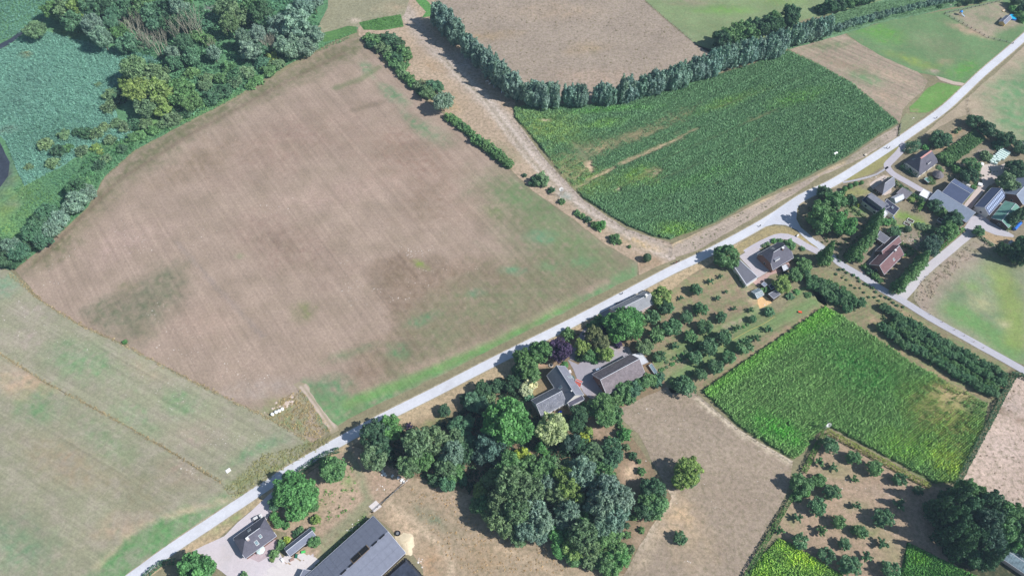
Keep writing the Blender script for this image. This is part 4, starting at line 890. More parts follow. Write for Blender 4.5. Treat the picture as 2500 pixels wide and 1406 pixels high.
maize('lower_maize_crop', MAIZE_B, pdeg((1712, 955), (2010, 748)),
      [('e', 2300, 1010, 110, 70, -35, c(126, 148, 74), .85), ('e', 2330, 960, 60, 24, -30, c(140, 148, 86), .7), ('e', 2215, 1090, 80, 40, 0, c(120, 158, 74), .7), ('e', 2320, 1130, 50, 50, 0, c(138, 160, 70), .8), ('e', 2000, 775, 90, 30, 35, c(112, 162, 72), .7), ('l', [(1712, 955), (2010, 750)], 6, c(112, 160, 74), .6), ('e', 1900, 1050, 70, 30, -30, c(86, 160, 62), .6), ('e', 2100, 900, 130, 60, -30, c(70, 132, 66), .5)],
      'bright green maize crop in rows filling the lower right field', h=1.05, base=c(104, 138, 84),
      sparse=sp((('e', 2300, 1010, 110, 64, -35, W1, 1), .62), (('e', 2350, 975, 66, 40, -30, W1, 1), .8), (('e', 2220, 1075, 40, 24, 0, W1, 1), .4), (('e', 2330, 1110, 40, 30, 0, W1, 1), .4), (('e', 2160, 848, 4, 4, 0, W1, 1), .9), (('e', 2136, 908, 4, 4, 0, W1, 1), .9), (('e', 1920, 1036, 5, 4, 0, W1, 1), .9), (('e', 2286, 1070, 5, 5, 0, W1, 1), .9)))
maize('corner_maize_crop', MAIZE_C, pdeg((1895, 1310), (2060, 1412)), [('e', 1960, 1360, 60, 30, -20, c(150, 176, 66), .8), ('e', 1860, 1390, 40, 30, 0, c(130, 164, 64), .7)], 'yellow green maize in the plot at the bottom edge beside the hedge', h=.95, base=c(112, 146, 76))
maize('dark_maize_crop', MAIZE_D, pdeg((2215, 1325), (2380, 1405)), [('e', 2240, 1360, 30, 20, 0, c(110, 160, 56), .5)], 'deep green maize in the small plot beside the tall dark wood', h=1.0, base=c(80, 126, 66))
# reeds
RD = plant_template('reed_tuft', 22, 1.4, .85, .36, 5, aspect=3.5, up=.5)
REED = [(-60, 130), (0, 126), (34, 106), (95, 70), (160, 92), (240, 112), (300, 122), (380, 142), (430, 165), (350, 152), (300, 185), (275, 230), (288, 290), (330, 330), (290, 345), (230, 352), (160, 402), (60, 455), (44, 420), (14, 345), (-30, 300), (-120, 240)]
def reeds(name, pp, d, base, marks, label, h=1.0, tmpl=None):
    X, Y = grid_in(pp, d, d, 20, inset=.3, jit=.45)
    T = tint(X, Y, base, marks) * N.uniform(.8, 1.2, (len(X), 1)); s = h * N.uniform(.6, 1.3, len(X)) * (1 + .25 * vnoise(X, Y, .3))
    gn_scatter(name, np.stack([X, Y, np.full(len(X), .05)], 1), s, T, tmpl or RD, label=label, rz=.25)
reeds('reed_growth', REED, 1.15, c(140, 190, 174), [('e', 65, 135, 18, 10, 0, c(150, 156, 120), .8), ('e', 120, 330, 120, 80, 20, c(100, 146, 124), .5), ('e', 60, 220, 60, 90, 0, c(122, 164, 152), .6), ('e', 20, 320, 30, 14, 20, c(140, 164, 152), .6)], 'bluish green reeds covering the marsh')
reeds('far_reed_growth', [(-200, -80), (60, -60), (150, -20), (110, 50), (60, 78), (20, 96), (-60, 110), (-250, 100)], 1.5, c(128, 176, 160), [], 'reeds beyond the narrow dark ditch')
reeds('top_reed_growth', [(580, -60), (760, -60), (745, 20), (700, 28), (640, 30), (600, 10)], 1.5, c(112, 166, 138), [], 'reeds at the top edge behind the marsh wood')
reeds('marsh_weeds', [(30, 462), (160, 405), (240, 352), (340, 322), (440, 300), (560, 235), (700, 150), (860, 78), (850, 100), (720, 152), (560, 250), (460, 300), (330, 370), (255, 436), (215, 508), (165, 556), (60, 640), (0, 660), (0, 560), (60, 500)], 1.5, c(122, 172, 124), [('e', 90, 480, 50, 60, 0, c(130, 170, 96), .7), ('e', 230, 400, 80, 30, 20, c(92, 142, 116), .6), ('e', 150, 440, 60, 30, 30, c(96, 146, 120), .6)], 'rank green weeds between the reeds and the stubble field', h=.75)
reeds('bank_weeds', [(2000, 50), (2080, 22), (2200, -5), (2330, -40), (2440, -40), (2420, 0), (2310, 22), (2250, 34), (2150, 54), (2060, 82), (2000, 96)], 1.6, c(108, 148, 100), [], 'tall grass and reeds along the upper right ditch', h=.7)
reeds('corner_weeds', [(876, 56), (940, 42), (978, 36), (986, 66), (930, 75), (888, 74)], 1.6, c(92, 142, 70), [], 'green weeds in the corner above the stubble field', h=.6)
WT = plant_template('weed_tuft', 9, .35, .55, .34, 9, aspect=2.0, up=.1)
def tufts(name, pp, d, base, label, h=1.0, keep=.6, marks=(), cut=-.25):
    X, Y = grid_in(pp, d, d, 10, inset=.2, jit=.48)
    k = (N.uniform(0, 1, len(X)) < keep) & (vnoise(X, Y, .35) > (cut if keep < .78 else -2)); X, Y = X[k], Y[k]
    T = tint(X, Y, base, marks) * N.uniform(1.0, 1.5, (len(X), 1))
    gn_scatter(name, np.stack([X, Y, np.full(len(X), .08)], 1), h * N.uniform(.5, 1.3, len(X)), T, WT, label=label, rz=.3)
UG = plant_template('undergrowth_plant', 16, 1.1, 1.0, .75, 12, aspect=1.3)
def undergrowth(name, pp, dd, base, label, h=1.0, keep=.7):
    X, Y = grid_in(pp, dd, dd, 10, inset=.5, jit=.48)
    k = (N.uniform(0, 1, len(X)) < keep) & (vnoise(X, Y, .18) > -.45); X, Y = X[k], Y[k]
    T = np.tile(np.array(base), (len(X), 1)) * (N.uniform(.7, 1.3, (len(X), 1)) * (1 + .25 * vnoise(X, Y, .2))[:, None])
    gn_scatter(name, np.stack([X, Y, np.full(len(X), .08)], 1), h * N.uniform(.5, 1.5, len(X)), T, UG, label=label, rz=.3)
undergrowth('wood_undergrowth', [(890, 1080), (930, 1050), (1040, 1040), (1110, 1020), (1150, 960), (1200, 930), (1260, 920), (1280, 980), (1310, 1020), (1400, 1010), (1440, 1040), (1470, 1090), (1500, 1140), (1520, 1200), (1520, 1280), (1500, 1370), (1430, 1375), (1340, 1310), (1200, 1230), (1080, 1180), (1000, 1160), (930, 1130)], 1.5, c(72, 100, 76), 'undergrowth darkened for shade beneath the trees of the farm wood', 1.2)  # added fill, its tint darkened for the shade between trunks
undergrowth('marsh_undergrowth', [(120, 0), (120, -40), (780, -40), (770, 20), (790, 100), (700, 150), (640, 185), (560, 240), (460, 290), (400, 300), (300, 240), (300, 120), (180, 80)], 2.0, c(104, 150, 116), 'green undergrowth between the trees of the marsh wood', 1.3, .75)
undergrowth('bank_undergrowth', [(280, 320), (460, 296), (330, 364), (255, 430), (215, 500), (165, 548), (100, 560), (160, 450), (240, 350)], 2.0, c(92, 140, 96), 'shrubby undergrowth along the marsh bank', 1.0, .5)
undergrowth('shade_toned_undergrowth', [(2300, 1200), (2345, 1186), (2440, 1232), (2540, 1290), (2540, 1345), (2440, 1330), (2420, 1395), (2350, 1385), (2300, 1340), (2290, 1260)], 1.6, c(66, 98, 74), 'undergrowth beneath the tall dark wood', 1.2)  # tint darkened for the shade under the tall crowns
undergrowth('village_planting', [(2180, 560), (2230, 560), (2300, 520), (2350, 545), (2300, 600), (2260, 630), (2200, 620), (2220, 590)], 2.2, c(92, 130, 88), 'mixed garden planting below the long grey roof', .6, .45)
undergrowth('garden_planting', [(1960, 520), (2000, 480), (2060, 470), (2110, 500), (2160, 535), (2130, 600), (2060, 650), (2000, 600), (1965, 560)], 2.2, c(84, 118, 76), 'shrubby planting among the trees at the road bend', .8, .5)
undergrowth('north_planting', [(2285, 420), (2330, 400), (2400, 420), (2420, 400), (2440, 420), (2400, 440), (2380, 470), (2340, 440), (2300, 450)], 2.2, c(92, 130, 84), 'garden planting between the northern houses', .6, .4)
undergrowth('farmhouse_planting', [(1160, 960), (1250, 900), (1300, 850), (1380, 820), (1470, 780), (1480, 800), (1440, 830), (1400, 870), (1340, 880), (1300, 900), (1310, 960), (1260, 1000), (1150, 1010)], 2.0, c(76, 106, 76), 'shrubs beneath the farmhouse garden trees', .8, .5)
undergrowth('service_orchard_growth', [(1965, 665), (2010, 680), (2110, 740), (2090, 765), (2010, 735), (1975, 700)], 1.8, c(92, 132, 98), 'tangled growth between the fruit trees west of the track gap', 1.0, .85)
undergrowth('lower_orchard_growth', [(2150, 748), (2220, 776), (2330, 840), (2460, 915), (2445, 975), (2380, 955), (2280, 898), (2150, 815)], 1.7, c(84, 118, 84), 'tangled growth between the service road fruit rows', 1.1, .85)
tufts('ditch_grass', [(15, 660), (60, 690), (105, 733), (200, 790), (305, 838), (400, 889), (480, 930), (560, 970), (620, 998), (700, 1040), (765, 1078), (760, 1088), (700, 1050), (620, 1008), (560, 980), (480, 940), (400, 898), (305, 847), (200, 800), (100, 738), (20, 672)], .75, c(166, 152, 120), 'dry straw coloured grass along the ditch below the stubble field', 1.0, .8)
tufts('boundary_grass', [(0, 858), (100, 921), (250, 1002), (400, 1086), (545, 1172), (540, 1182), (400, 1096), (250, 1011), (100, 931), (0, 868)], .75, c(160, 144, 112), 'dry straw coloured grass between the two lower left meadows', .9, .85)
tufts('verge_weeds', [(640, 1110), (760, 1080), (815, 1060), (800, 1085), (700, 1140), (640, 1185), (570, 1215), (545, 1195)], 1.0, c(142, 140, 96), 'rough grass on the bank above the road', 1.1, .8)
tufts('corner_grass', [(690, 970), (735, 950), (780, 1010), (812, 1050), (770, 1075), (700, 1040), (650, 1012)], 1.0, c(168, 150, 110), 'rough dry grass round the white bales', 1.0, .8)
tufts('strip_weeds', [(1650, 600), (1860, 495), (2060, 400), (2190, 310), (2185, 330), (2000, 428), (1890, 498), (1700, 608)], 1.9, c(104, 112, 74), 'scattered weeds in the bare crop strip', 1.0, .35)
tufts('yard_weeds', [(800, 1180), (850, 1120), (880, 1180), (860, 1240), (780, 1290), (770, 1240)], 1.6, c(96, 140, 72), 'green weeds on the bare yard beside the drive', 1.3, .5)
tufts('wall_weeds', [(905, 1262), (890, 1262), (830, 1320), (768, 1385), (755, 1400), (764, 1400), (840, 1330)], .8, c(112, 140, 86), 'weeds along the wall of the huge cattle barn', 1.5, .9)
tufts('pale_field_weeds', [(2484, 930), (2560, 960), (2560, 1280), (2440, 1222), (2360, 1170), (2400, 1090)], 3.0, c(112, 100, 78), 'dark weeds dotted over the pale field', .9, .4)
tufts('pasture_clumps', [(1100, 20), (1560, 10), (1690, 115), (1540, 220), (1300, 225), (1200, 140)], 3.2, c(122, 116, 82), 'dry clumps in the upper pasture', 1.0, .3)
tufts('paddock_grass', [(1000, 1190), (1080, 1200), (1200, 1260), (1340, 1340), (1400, 1400), (1130, 1400), (1060, 1320), (1000, 1250)], 1.5, c(176, 150, 112), 'dry tall grass in the bottom paddock', .8, .6)
tufts('bank_grass', [(2236, 690), (2300, 642), (2390, 578), (2410, 598), (2290, 700), (2262, 760), (2238, 740)], 1.3, c(150, 140, 122), 'dry weeds beside the farm drive bend', 1.2, .7)
tufts('lower_left_garden_weeds', [(2215, 575), (2260, 560), (2300, 590), (2250, 620)], 1.2, c(96, 140, 84), 'vegetable plants in the village plots', 1.2, .5)

# ------------------------------------------------------------ trees
def many(l, area='', group=None, zoom=None, hv=1.0):
    if 'hedgerow' in area or 'marsh edge' in area: l = [(q[0], q[1], q[2] * 1.18) + tuple(q[3:]) for q in l]
    if area in ('at the road bend', 'by the northern houses', 'in the village gardens'): l = [(q[0], q[1], q[2] * 1.15) + tuple(q[3:]) for q in l]
    if 'farmhouse garden' in area: l = [(q[0], q[1], q[2] * 1.14) + tuple(q[3:]) for q in l]
    if 'marsh wood' in area: l = [(q[0], q[1], q[2] * 1.04) + tuple(q[3:]) for q in l]
    elif 'wood' in area: l = [(q[0], q[1], q[2] * (1.22 if q[2] > 12 else 1.05)) + tuple(q[3:]) for q in l]
    if zoom: 
        s = zoom[2]; l = [(zoom[0] + q[0] / s, zoom[1] + q[1] / s, q[2] / s) + tuple(q[3:]) for q in l]
    for q in l:
        tree(q[0], q[1], q[2], q[3] if len(q) > 3 else 'round', q[4] if len(q) > 4 else 'mid', q[5] if len(q) > 5 else hv, area, group)

# upper left marsh wood
many([(85, 72, 26, 'fine', 'olive', .8), (130, 22, 26, 'clump', 'mid'), (160, 24, 28, 'clump', 'olive', 1.3), (188, 22, 26, 'clump', 'yellowish', 1.4), (175, 52, 24, 'clump', 'teal', 1.2), (225, 18, 28, 'clump', 'dark', 1.2), (205, -4, 24, 'round', 'mid'), (255, 8, 24, 'clump', 'dark', 1.2), (228, 66, 24, 'fine', 'silver', 1.3), (248, 92, 24, 'fine', 'silver', 1.3), (268, 60, 22, 'fine', 'teal', 1.2), (300, 20, 24, 'clump', 'teal', 1.2), (278, 36, 20, 'fine', 'teal', 1.2), (308, 104, 25, 'clump', 'teal'), (290, 78, 20, 'clump', 'mid'), (318, 52, 18, 'bush', 'mid'), (345, 20, 28, 'clump', 'mid', 1.2), (372, 34, 26, 'clump', 'teal', 1.2), (400, 22, 28, 'clump', 'dark', 1.2), (418, 58, 26, 'clump', 'dark', 1.2), (385, 60, 22, 'clump', 'teal', 1.2), (440, 24, 24, 'fine', 'silver', 1.4), (462, 50, 22, 'fine', 'teal', 1.3), (350, -4, 26, 'round', 'mid', 1.2), (440, -6, 26, 'round', 'mid', 1.2),
      (355, 88, 14, 'bush', 'dark'), (400, 82, 16, 'bush', 'mid'), (420, 128, 17, 'clump', 'silver', 1.3), (425, 152, 18, 'clump', 'teal', 1.1), (450, 106, 22, 'fine', 'teal', 1.2), (466, 138, 20, 'clump', 'teal', 1.2), (480, 88, 20, 'bush', 'mid'), (500, 60, 16, 'bush', 'teal'), (522, 132, 20, 'fine', 'silver', .9), (508, 100, 18, 'bush', 'mid'), (556, 22, 26, 'clump', 'olive', 1.2), (582, 34, 26, 'clump', 'olive', 1.2), (560, 62, 24, 'fine', 'olive', 1.2), (612, 14, 28, 'clump', 'mid', 1.2), (638, 34, 26, 'clump', 'dark', 1.2), (596, 92, 24, 'fine', 'silver', 1.2), (612, 122, 24, 'clump', 'silver', 1.1), (628, 84, 22, 'fine', 'silver', 1.3), (640, 118, 18, 'clump', 'teal'), (660, 60, 24, 'clump', 'teal', 1.1),
      (690, 62, 36, 'clump', 'silver'), (728, 60, 38, 'clump', 'silver'), (758, 88, 30, 'clump', 'silver'), (706, 112, 30, 'clump', 'silver'), (740, 112, 26, 'clump', 'silver', .9), (742, 14, 24, 'fine', 'row', 1.2), (765, 2, 22, 'fine', 'row', 1.2), (722, 24, 20, 'fine', 'row', 1.1), (780, -14, 20, 'fine', 'row', 1.1),
      (330, 172, 34, 'fine', 'olive'), (372, 190, 34, 'clump', 'olive'), (340, 220, 34, 'fine', 'yellowish'), (385, 230, 32, 'clump', 'yellowish', 1.1), (358, 256, 26, 'clump', 'olive'), (312, 200, 22, 'clump', 'yellowish'), (395, 265, 20, 'clump', 'yellowish'), (436, 222, 32, 'clump', 'mid'), (462, 246, 24, 'clump', 'mid'), (432, 262, 20, 'bush', 'dark')], 'in the marsh wood', 'trees of the marsh wood')
many([(268, 232, 17, 'bush', 'olive'), (290, 240, 15, 'bush', 'dark'), (265, 262, 16, 'bush', 'olive'), (285, 222, 12, 'bush', 'teal'), (418, 290, 18, 'bush', 'olive'), (402, 300, 14, 'bush', 'olive'), (455, 272, 16, 'bush', 'dark'), (488, 252, 16, 'bush', 'mid'), (515, 238, 20, 'bush', 'dark'), (542, 224, 20, 'bush', 'dark'), (500, 210, 16, 'bush', 'olive'), (470, 178, 16, 'bush', 'mid'), (505, 192, 15, 'bush', 'olive'), (540, 190, 16, 'bush', 'mid'), (575, 182, 18, 'bush', 'dark'), (600, 176, 18, 'bush', 'olive'), (560, 165, 16, 'bush', 'mid'), (575, 200, 14, 'bush', 'olive'), (628, 196, 15, 'bush', 'mid'), (612, 208, 12, 'bush', 'mid'), (655, 172, 17, 'bush', 'mid'), (640, 152, 18, 'bush', 'teal'), (678, 156, 14, 'bush', 'olive'), (662, 142, 16, 'bush', 'yellowish'), (682, 128, 14, 'bush', 'teal'),
      (330, 302, 17, 'bush', 'dark'), (305, 312, 15, 'bush', 'olive'), (352, 302, 16, 'bush', 'olive'), (372, 318, 14, 'bush', 'mid'), (235, 326, 16, 'bush', 'olive'), (212, 326, 15, 'bush', 'dark'), (255, 310, 14, 'bush', 'olive'), (155, 330, 14, 'bush', 'olive'), (190, 322, 12, 'bush', 'dark'), (110, 352, 17, 'bush', 'olive'), (142, 370, 18, 'bush', 'dark'), (165, 362, 12, 'bush', 'mid'), (198, 368, 14, 'bush', 'olive'), (232, 360, 10, 'bush', 'yellowish'), (246, 370, 8, 'bush', 'yellowish'), (268, 340, 14, 'bush', 'olive'), (130, 398, 15, 'bush', 'olive'), (70, 408, 10, 'bush', 'olive'), (242, 402, 13, 'bush', 'dark'), (258, 388, 12, 'bush', 'olive'), (298, 364, 12, 'bush', 'dark'), (322, 336, 14, 'bush', 'mid'), (285, 300, 14, 'bush', 'olive'), (240, 207, 7, 'bush', 'olive'), (345, 330, 12, 'bush', 'mid')], 'at the marsh edge', 'shrubs at the marsh edge', hv=.8)
many([(188, 456, 26, 'clump', 'dark', .9), (208, 470, 22, 'clump', 'silver', .9), (182, 492, 27, 'clump', 'silver', .9), (205, 446, 16, 'bush', 'mid'), (118, 524, 28, 'fine', 'teal'), (142, 534, 28, 'fine', 'silver'), (98, 548, 28, 'fine', 'teal'), (126, 560, 26, 'fine', 'silver'), (82, 572, 26, 'fine', 'teal'), (104, 586, 24, 'fine', 'teal'), (70, 592, 18, 'clump', 'dark'), (30, 602, 28, 'fine', 'silver'), (14, 622, 26, 'clump', 'dark'), (48, 616, 26, 'fine', 'teal'), (30, 638, 16, 'clump', 'dark'), (-10, 600, 26, 'clump', 'dark')], 'by the stubble field corner', 'trees by the stubble field corner')
many([(330, 76, 18, 'dead', 'dead', 1.2), (352, 92, 18, 'dead', 'dead', 1.3), (380, 112, 18, 'dead', 'dead', 1.4), (398, 104, 18, 'dead', 'dead', 1.4), (430, 84, 18, 'dead', 'dead', 1.5), (455, 68, 20, 'dead', 'dead', 1.5), (478, 62, 20, 'dead', 'dead', 1.5), (570, 76, 16, 'dead', 'dead', 1.0), (652, 112, 14, 'dead', 'dead', 1.3), (664, 106, 14, 'dead', 'dead', 1.3), (312, 62, 14, 'dead', 'dead', 1.2), (518, 112, 12, 'dead', 'dead', 1.0), (340, 55, 15, 'dead', 'dead', 1.4)], 'in the marsh wood', 'dead trees in the marsh wood')
# hedgerow in the middle
many([(898, 92, 12, 'bush', 'mid'), (912, 96, 14, 'bush', 'mid'), (926, 104, 14, 'bush', 'mid'), (908, 108, 12, 'bush', 'dark'), (940, 92, 14, 'bush', 'dark'), (955, 98, 15, 'clump', 'teal'), (972, 106, 14, 'clump', 'dark'), (932, 118, 14, 'bush', 'olive'), (946, 122, 15, 'bush', 'olive'), (964, 122, 14, 'bush', 'dark'), (984, 122, 14, 'clump', 'mid'), (990, 136, 13, 'bush', 'mid'), (950, 138, 14, 'bush', 'mid'), (968, 144, 15, 'bush', 'dark'), (962, 154, 13, 'bush', 'mid'), (976, 168, 13, 'bush', 'mid'), (986, 160, 12, 'bush', 'mid'), (986, 182, 12, 'bush', 'olive'), (998, 192, 13, 'bush', 'mid'), (1008, 204, 13, 'bush', 'mid'), (1020, 210, 14, 'bush', 'olive'), (1034, 206, 13, 'bush', 'brown'), (1040, 222, 16, 'clump', 'olive', .9), (1052, 232, 13, 'bush', 'olive'), (1056, 208, 14, 'clump', 'teal', .9), (1068, 212, 13, 'clump', 'teal', .9), (1026, 224, 10, 'bush', 'dark')], 'in the middle hedgerow', 'shrubs of the middle hedgerow', hv=.9)
many([(1083, 250, 23, 'fine', 'silver', .85)], 'at the hedgerow end', 'shrubs of the middle hedgerow')
row([(1098, 286), (1122, 302), (1150, 326)], 12, 'bush', 'mid', 8, 'shrubs of the middle hedgerow', 'of the short upper hedge run', 'top', jit=1)
row([(1162, 340), (1185, 352), (1205, 368), (1222, 384), (1244, 402)], 14, 'bush', 'mid', 9, 'shrubs of the middle hedgerow', 'of the long lower hedge run', 'top', jit=1)
many([(1322, 438, 20, 'bush', 'olive'), (1306, 442, 16, 'bush', 'dark'), (1346, 464, 9, 'bush', 'dark'), (1281, 428, 6, 'bush', 'dark'), (1372, 492, 9, 'bush', 'mid'), (1409, 520, 8, 'bush', 'mid'), (1422, 528, 9, 'bush', 'mid'), (1436, 536, 10, 'bush', 'dark'), (1466, 550, 14, 'bush', 'bright'), (1452, 548, 10, 'bush', 'mid'), (1500, 582, 13, 'bush', 'mid'), (1512, 590, 8, 'bush', 'mid'), (1537, 602, 5, 'bush', 'mid'), (1580, 629, 11, 'ball', 'dark', 1.2), (305, 834, 7, 'bush', 'bright')], '', 'bushes beside the droveway')
# row willows
G = 'row willows round the upper dry pasture'
row([(1072, 32), (1112, 78)], 21, 'column', 'row', 10, G, 'of the uppermost willow clump', 'top')
row([(1142, 104), (1172, 138)], 20, 'column', 'row', 10, G, 'of the second willow clump', 'top')
row([(1192, 152), (1214, 172), (1240, 196), (1262, 216)], 21, 'column', 'row', 10.5, G, 'of the long slanting willow run', 'top')
row([(1290, 228), (1325, 230), (1354, 232)], 21, 'column', 'row', 12, G, 'of the first horizontal willow clump', 'left')
row([(1390, 232), (1430, 234)], 20, 'column', 'row', 11, G, 'of the second horizontal willow clump', 'left')
row([(1466, 228), (1494, 226)], 19, 'column', 'row', 10, G, 'of the third horizontal willow clump', 'left')
row([(1518, 220), (1548, 216)], 20, 'column', 'row', 10, G, 'of the fourth horizontal willow clump', 'left')
row([(1570, 210), (1640, 190), (1720, 160), (1800, 133), (1870, 112), (1918, 98)], 20, 'column', 'row', 10.5, G, 'of the long continuous willow row', 'left')
row([(1942, 84), (1975, 74), (2008, 66), (2028, 62)], 18, 'column', 'row', 10, G, 'of the last tall willow clump', 'left')
row([(2048, 66), (2085, 54), (2130, 42), (2180, 28), (2230, 16), (2280, 6), (2345, -6)], [11, 8], 'bush', 'row', 13.5, 'round shrubs continuing the willow row', 'of the shrub line along the upper right ditch', 'left', hv=1.2)
many([(1762, 98, 22, 'clump', 'dark', 1.1), (1784, 84, 22, 'clump', 'mid', 1.1), (1806, 92, 20, 'clump', 'mid', 1.0), (1808, 72, 22, 'clump', 'mid', 1.1), (1832, 78, 22, 'clump', 'mid', 1.1), (1838, 62, 20, 'clump', 'dark', 1.1), (1858, 68, 22, 'clump', 'dark', 1.1), (1880, 58, 22, 'clump', 'dark', 1.1), (1898, 60, 20, 'clump', 'dark', 1.1), (1888, 44, 18, 'clump', 'mid', 1.1), (1932, 34, 21, 'clump', 'dark', 1.2), (1934, 56, 15, 'clump', 'dark', 1.1)], 'behind the willow row', 'dark trees behind the willow row')
many([(2026, 14, 18, 'clump', 'dark'), (2050, 8, 18, 'clump', 'dark'), (2074, 2, 18, 'clump', 'mid'), (2100, -4, 18, 'clump', 'dark'), (2126, -12, 18, 'clump', 'dark'), (2004, 22, 14, 'bush', 'dark'), (2474, 22, 11, 'bush', 'bright'), (2486, 36, 11, 'bush', 'mid'), (2496, 46, 11, 'bush', 'bright'), (2480, 4, 12, 'clump', 'dark'), (2500, 16, 14, 'clump', 'dark'), (2400, -4, 11, 'clump', 'dark'), (2368, 0, 11, 'clump', 'dark'), (2430, -16, 12, 'clump', 'dark'), (2342, 12, 6, 'bush', 'olive'), (2296, 16, 6, 'bush', 'mid')], 'at the upper right edge', 'trees at the upper right edge')
# roadside and farmhouse garden
many([(1520, 792, 30, 'round', 'bright'), (1496, 786, 24, 'round', 'bright'), (1540, 778, 24, 'round', 'bright'), (1522, 768, 20, 'round', 'bright'), (1545, 805, 22, 'round', 'bright'), (1505, 815, 20, 'round', 'bright'), (1612, 722, 22, 'clump', 'yellowish'), (1622, 748, 16, 'clump', 'dark'), (1285, 892, 26, 'clump', 'mid', 1.1), (1272, 868, 18, 'clump', 'mid', 1.1), (1296, 914, 20, 'clump', 'mid'), (1268, 905, 18, 'clump', 'dark'), (1320, 856, 25, 'clump', 'mid'), (1368, 852, 25, 'clump', 'purple'), (1388, 815, 15, 'bush', 'mid'), (1424, 846, 19, 'clump', 'yellowish', 1.1), (1448, 818, 20, 'fine', 'brown', 1.1), (1466, 838, 20, 'fine', 'brown', 1.1), (1476, 862, 19, 'clump', 'yellowish', 1.0), (1450, 876, 12, 'bush', 'bright'), (1436, 866, 14, 'clump', 'mid', 1.2), (1508, 840, 10, 'bush', 'purple'), (1472, 806, 12, 'bush', 'purple'), (1575, 847, 19, 'clump', 'olive', .9), (1450, 795, 16, 'bush', 'mid'), (1462, 782, 14, 'bush', 'mid'), (1415, 874, 8, 'bush', 'mid'),
      (1296, 934, 15, 'clump', 'white', .9), (1284, 950, 16, 'clump', 'white', .8), (1290, 966, 12, 'bush', 'teal'), (1276, 938, 12, 'bush', 'teal'), (1380, 890, 8, 'bush', 'bright', .6),
      (1524, 946, 20, 'clump', 'mid', .8), (1550, 950, 18, 'clump', 'teal', .8), (1568, 938, 17, 'clump', 'mid', .8), (1588, 926, 16, 'clump', 'mid', .8), (1604, 932, 13, 'bush', 'teal'), (1612, 918, 11, 'bush', 'teal'), (1530, 968, 18, 'bush', 'mid'), (1505, 972, 18, 'bush', 'mid'), (1476, 986, 27, 'round', 'mid', .8), (1450, 994, 18, 'clump', 'mid', .8), (1478, 1018, 24, 'fine', 'mid', .8), (1504, 1005, 16, 'bush', 'mid'), (1412, 1012, 20, 'clump', 'dark'), (1428, 992, 10, 'bush', 'bright'), (1408, 1038, 16, 'clump', 'dark'),
      (1178, 950, 20, 'clump', 'dark', .8), (1213, 942, 15, 'clump', 'dark', .8), (1246, 936, 18, 'clump', 'deep'), (1160, 978, 22, 'clump', 'teal', .8), (1138, 974, 14, 'bush', 'dark'), (1196, 968, 14, 'bush', 'olive'), (1085, 1002, 15, 'clump', 'dark', .8), (1182, 1000, 16, 'bush', 'dark')], 'in the farmhouse garden', 'trees of the farmhouse garden')
many([(1240, 1026, 44, 'round', 'bright', 1.05), (1212, 1046, 28, 'round', 'bright'), (1268, 1046, 30, 'round', 'bright'), (1232, 1060, 26, 'round', 'bright'), (1348, 1044, 30, 'round', 'cream'), (1368, 1050, 18, 'clump', 'cream'), (1336, 1062, 18, 'clump', 'cream'), (1124, 1044, 22, 'clump', 'teal', .9), (1140, 1030, 16, 'bush', 'olive'), (1114, 1066, 22, 'clump', 'olive'), (954, 1042, 25, 'clump', 'bright'), (914, 1066, 28, 'clump', 'dark', 1.1), (912, 1118, 24, 'clump', 'olive', 1.2), (928, 1094, 20, 'clump', 'dark', 1.1), (999, 1040, 10, 'sparse', 'purple'), (1018, 1084, 32, 'fine', 'olive', 1.1), (1058, 1078, 30, 'fine', 'olive', 1.1), (1104, 1106, 28, 'fine', 'silver', 1.1), (1000, 1136, 27, 'fine', 'olive', 1.1), (1030, 1122, 26, 'fine', 'mid', 1.0), (1088, 1138, 24, 'fine', 'olive', 1.0), (1108, 1150, 20, 'clump', 'mid'), (1076, 1158, 11, 'bush', 'bright'), (1092, 1182, 16, 'clump', 'teal'), (1060, 1170, 16, 'bush', 'dark'), (1128, 1172, 13, 'bush', 'teal'), (1132, 1104, 20, 'clump', 'dark'),
      (1198, 1084, 27, 'clump', 'blue', 1.1), (1172, 1108, 20, 'clump', 'blue'), (1208, 1112, 20, 'clump', 'blue'), (1150, 1080, 16, 'clump', 'teal'), (1320, 1090, 15, 'conifer', 'bright', .7), (1332, 1104, 10, 'bush', 'bright'), (1275, 1112, 16, 'clump', 'yellow', .9), (1398, 1082, 20, 'clump', 'blue'), (1380, 1090, 14, 'bush', 'dark'), (1426, 1070, 13, 'bush', 'yellow'), (1438, 1054, 12, 'bush', 'yellowish'), (1422, 1092, 18, 'clump', 'dark'), (1448, 1104, 20, 'clump', 'olive'), (1524, 1060, 15, 'bush', 'bright'), (1512, 1026, 9, 'bush', 'mid'), (1514, 1040, 8, 'bush', 'mid'), (1494, 1092, 20, 'fine', 'teal', 1.0), (1500, 1112, 20, 'fine', 'teal', .9), (1488, 1132, 18, 'fine', 'teal', .9), (1490, 1076, 12, 'bush', 'mid'), (1546, 1112, 11, 'bush', 'dark'), (1530, 1092, 9, 'bush', 'olive'), (1560, 1126, 7, 'bush', 'mid'), (1566, 1150, 11, 'bush', 'mid')], 'in the farm wood', 'trees of the farm wood')
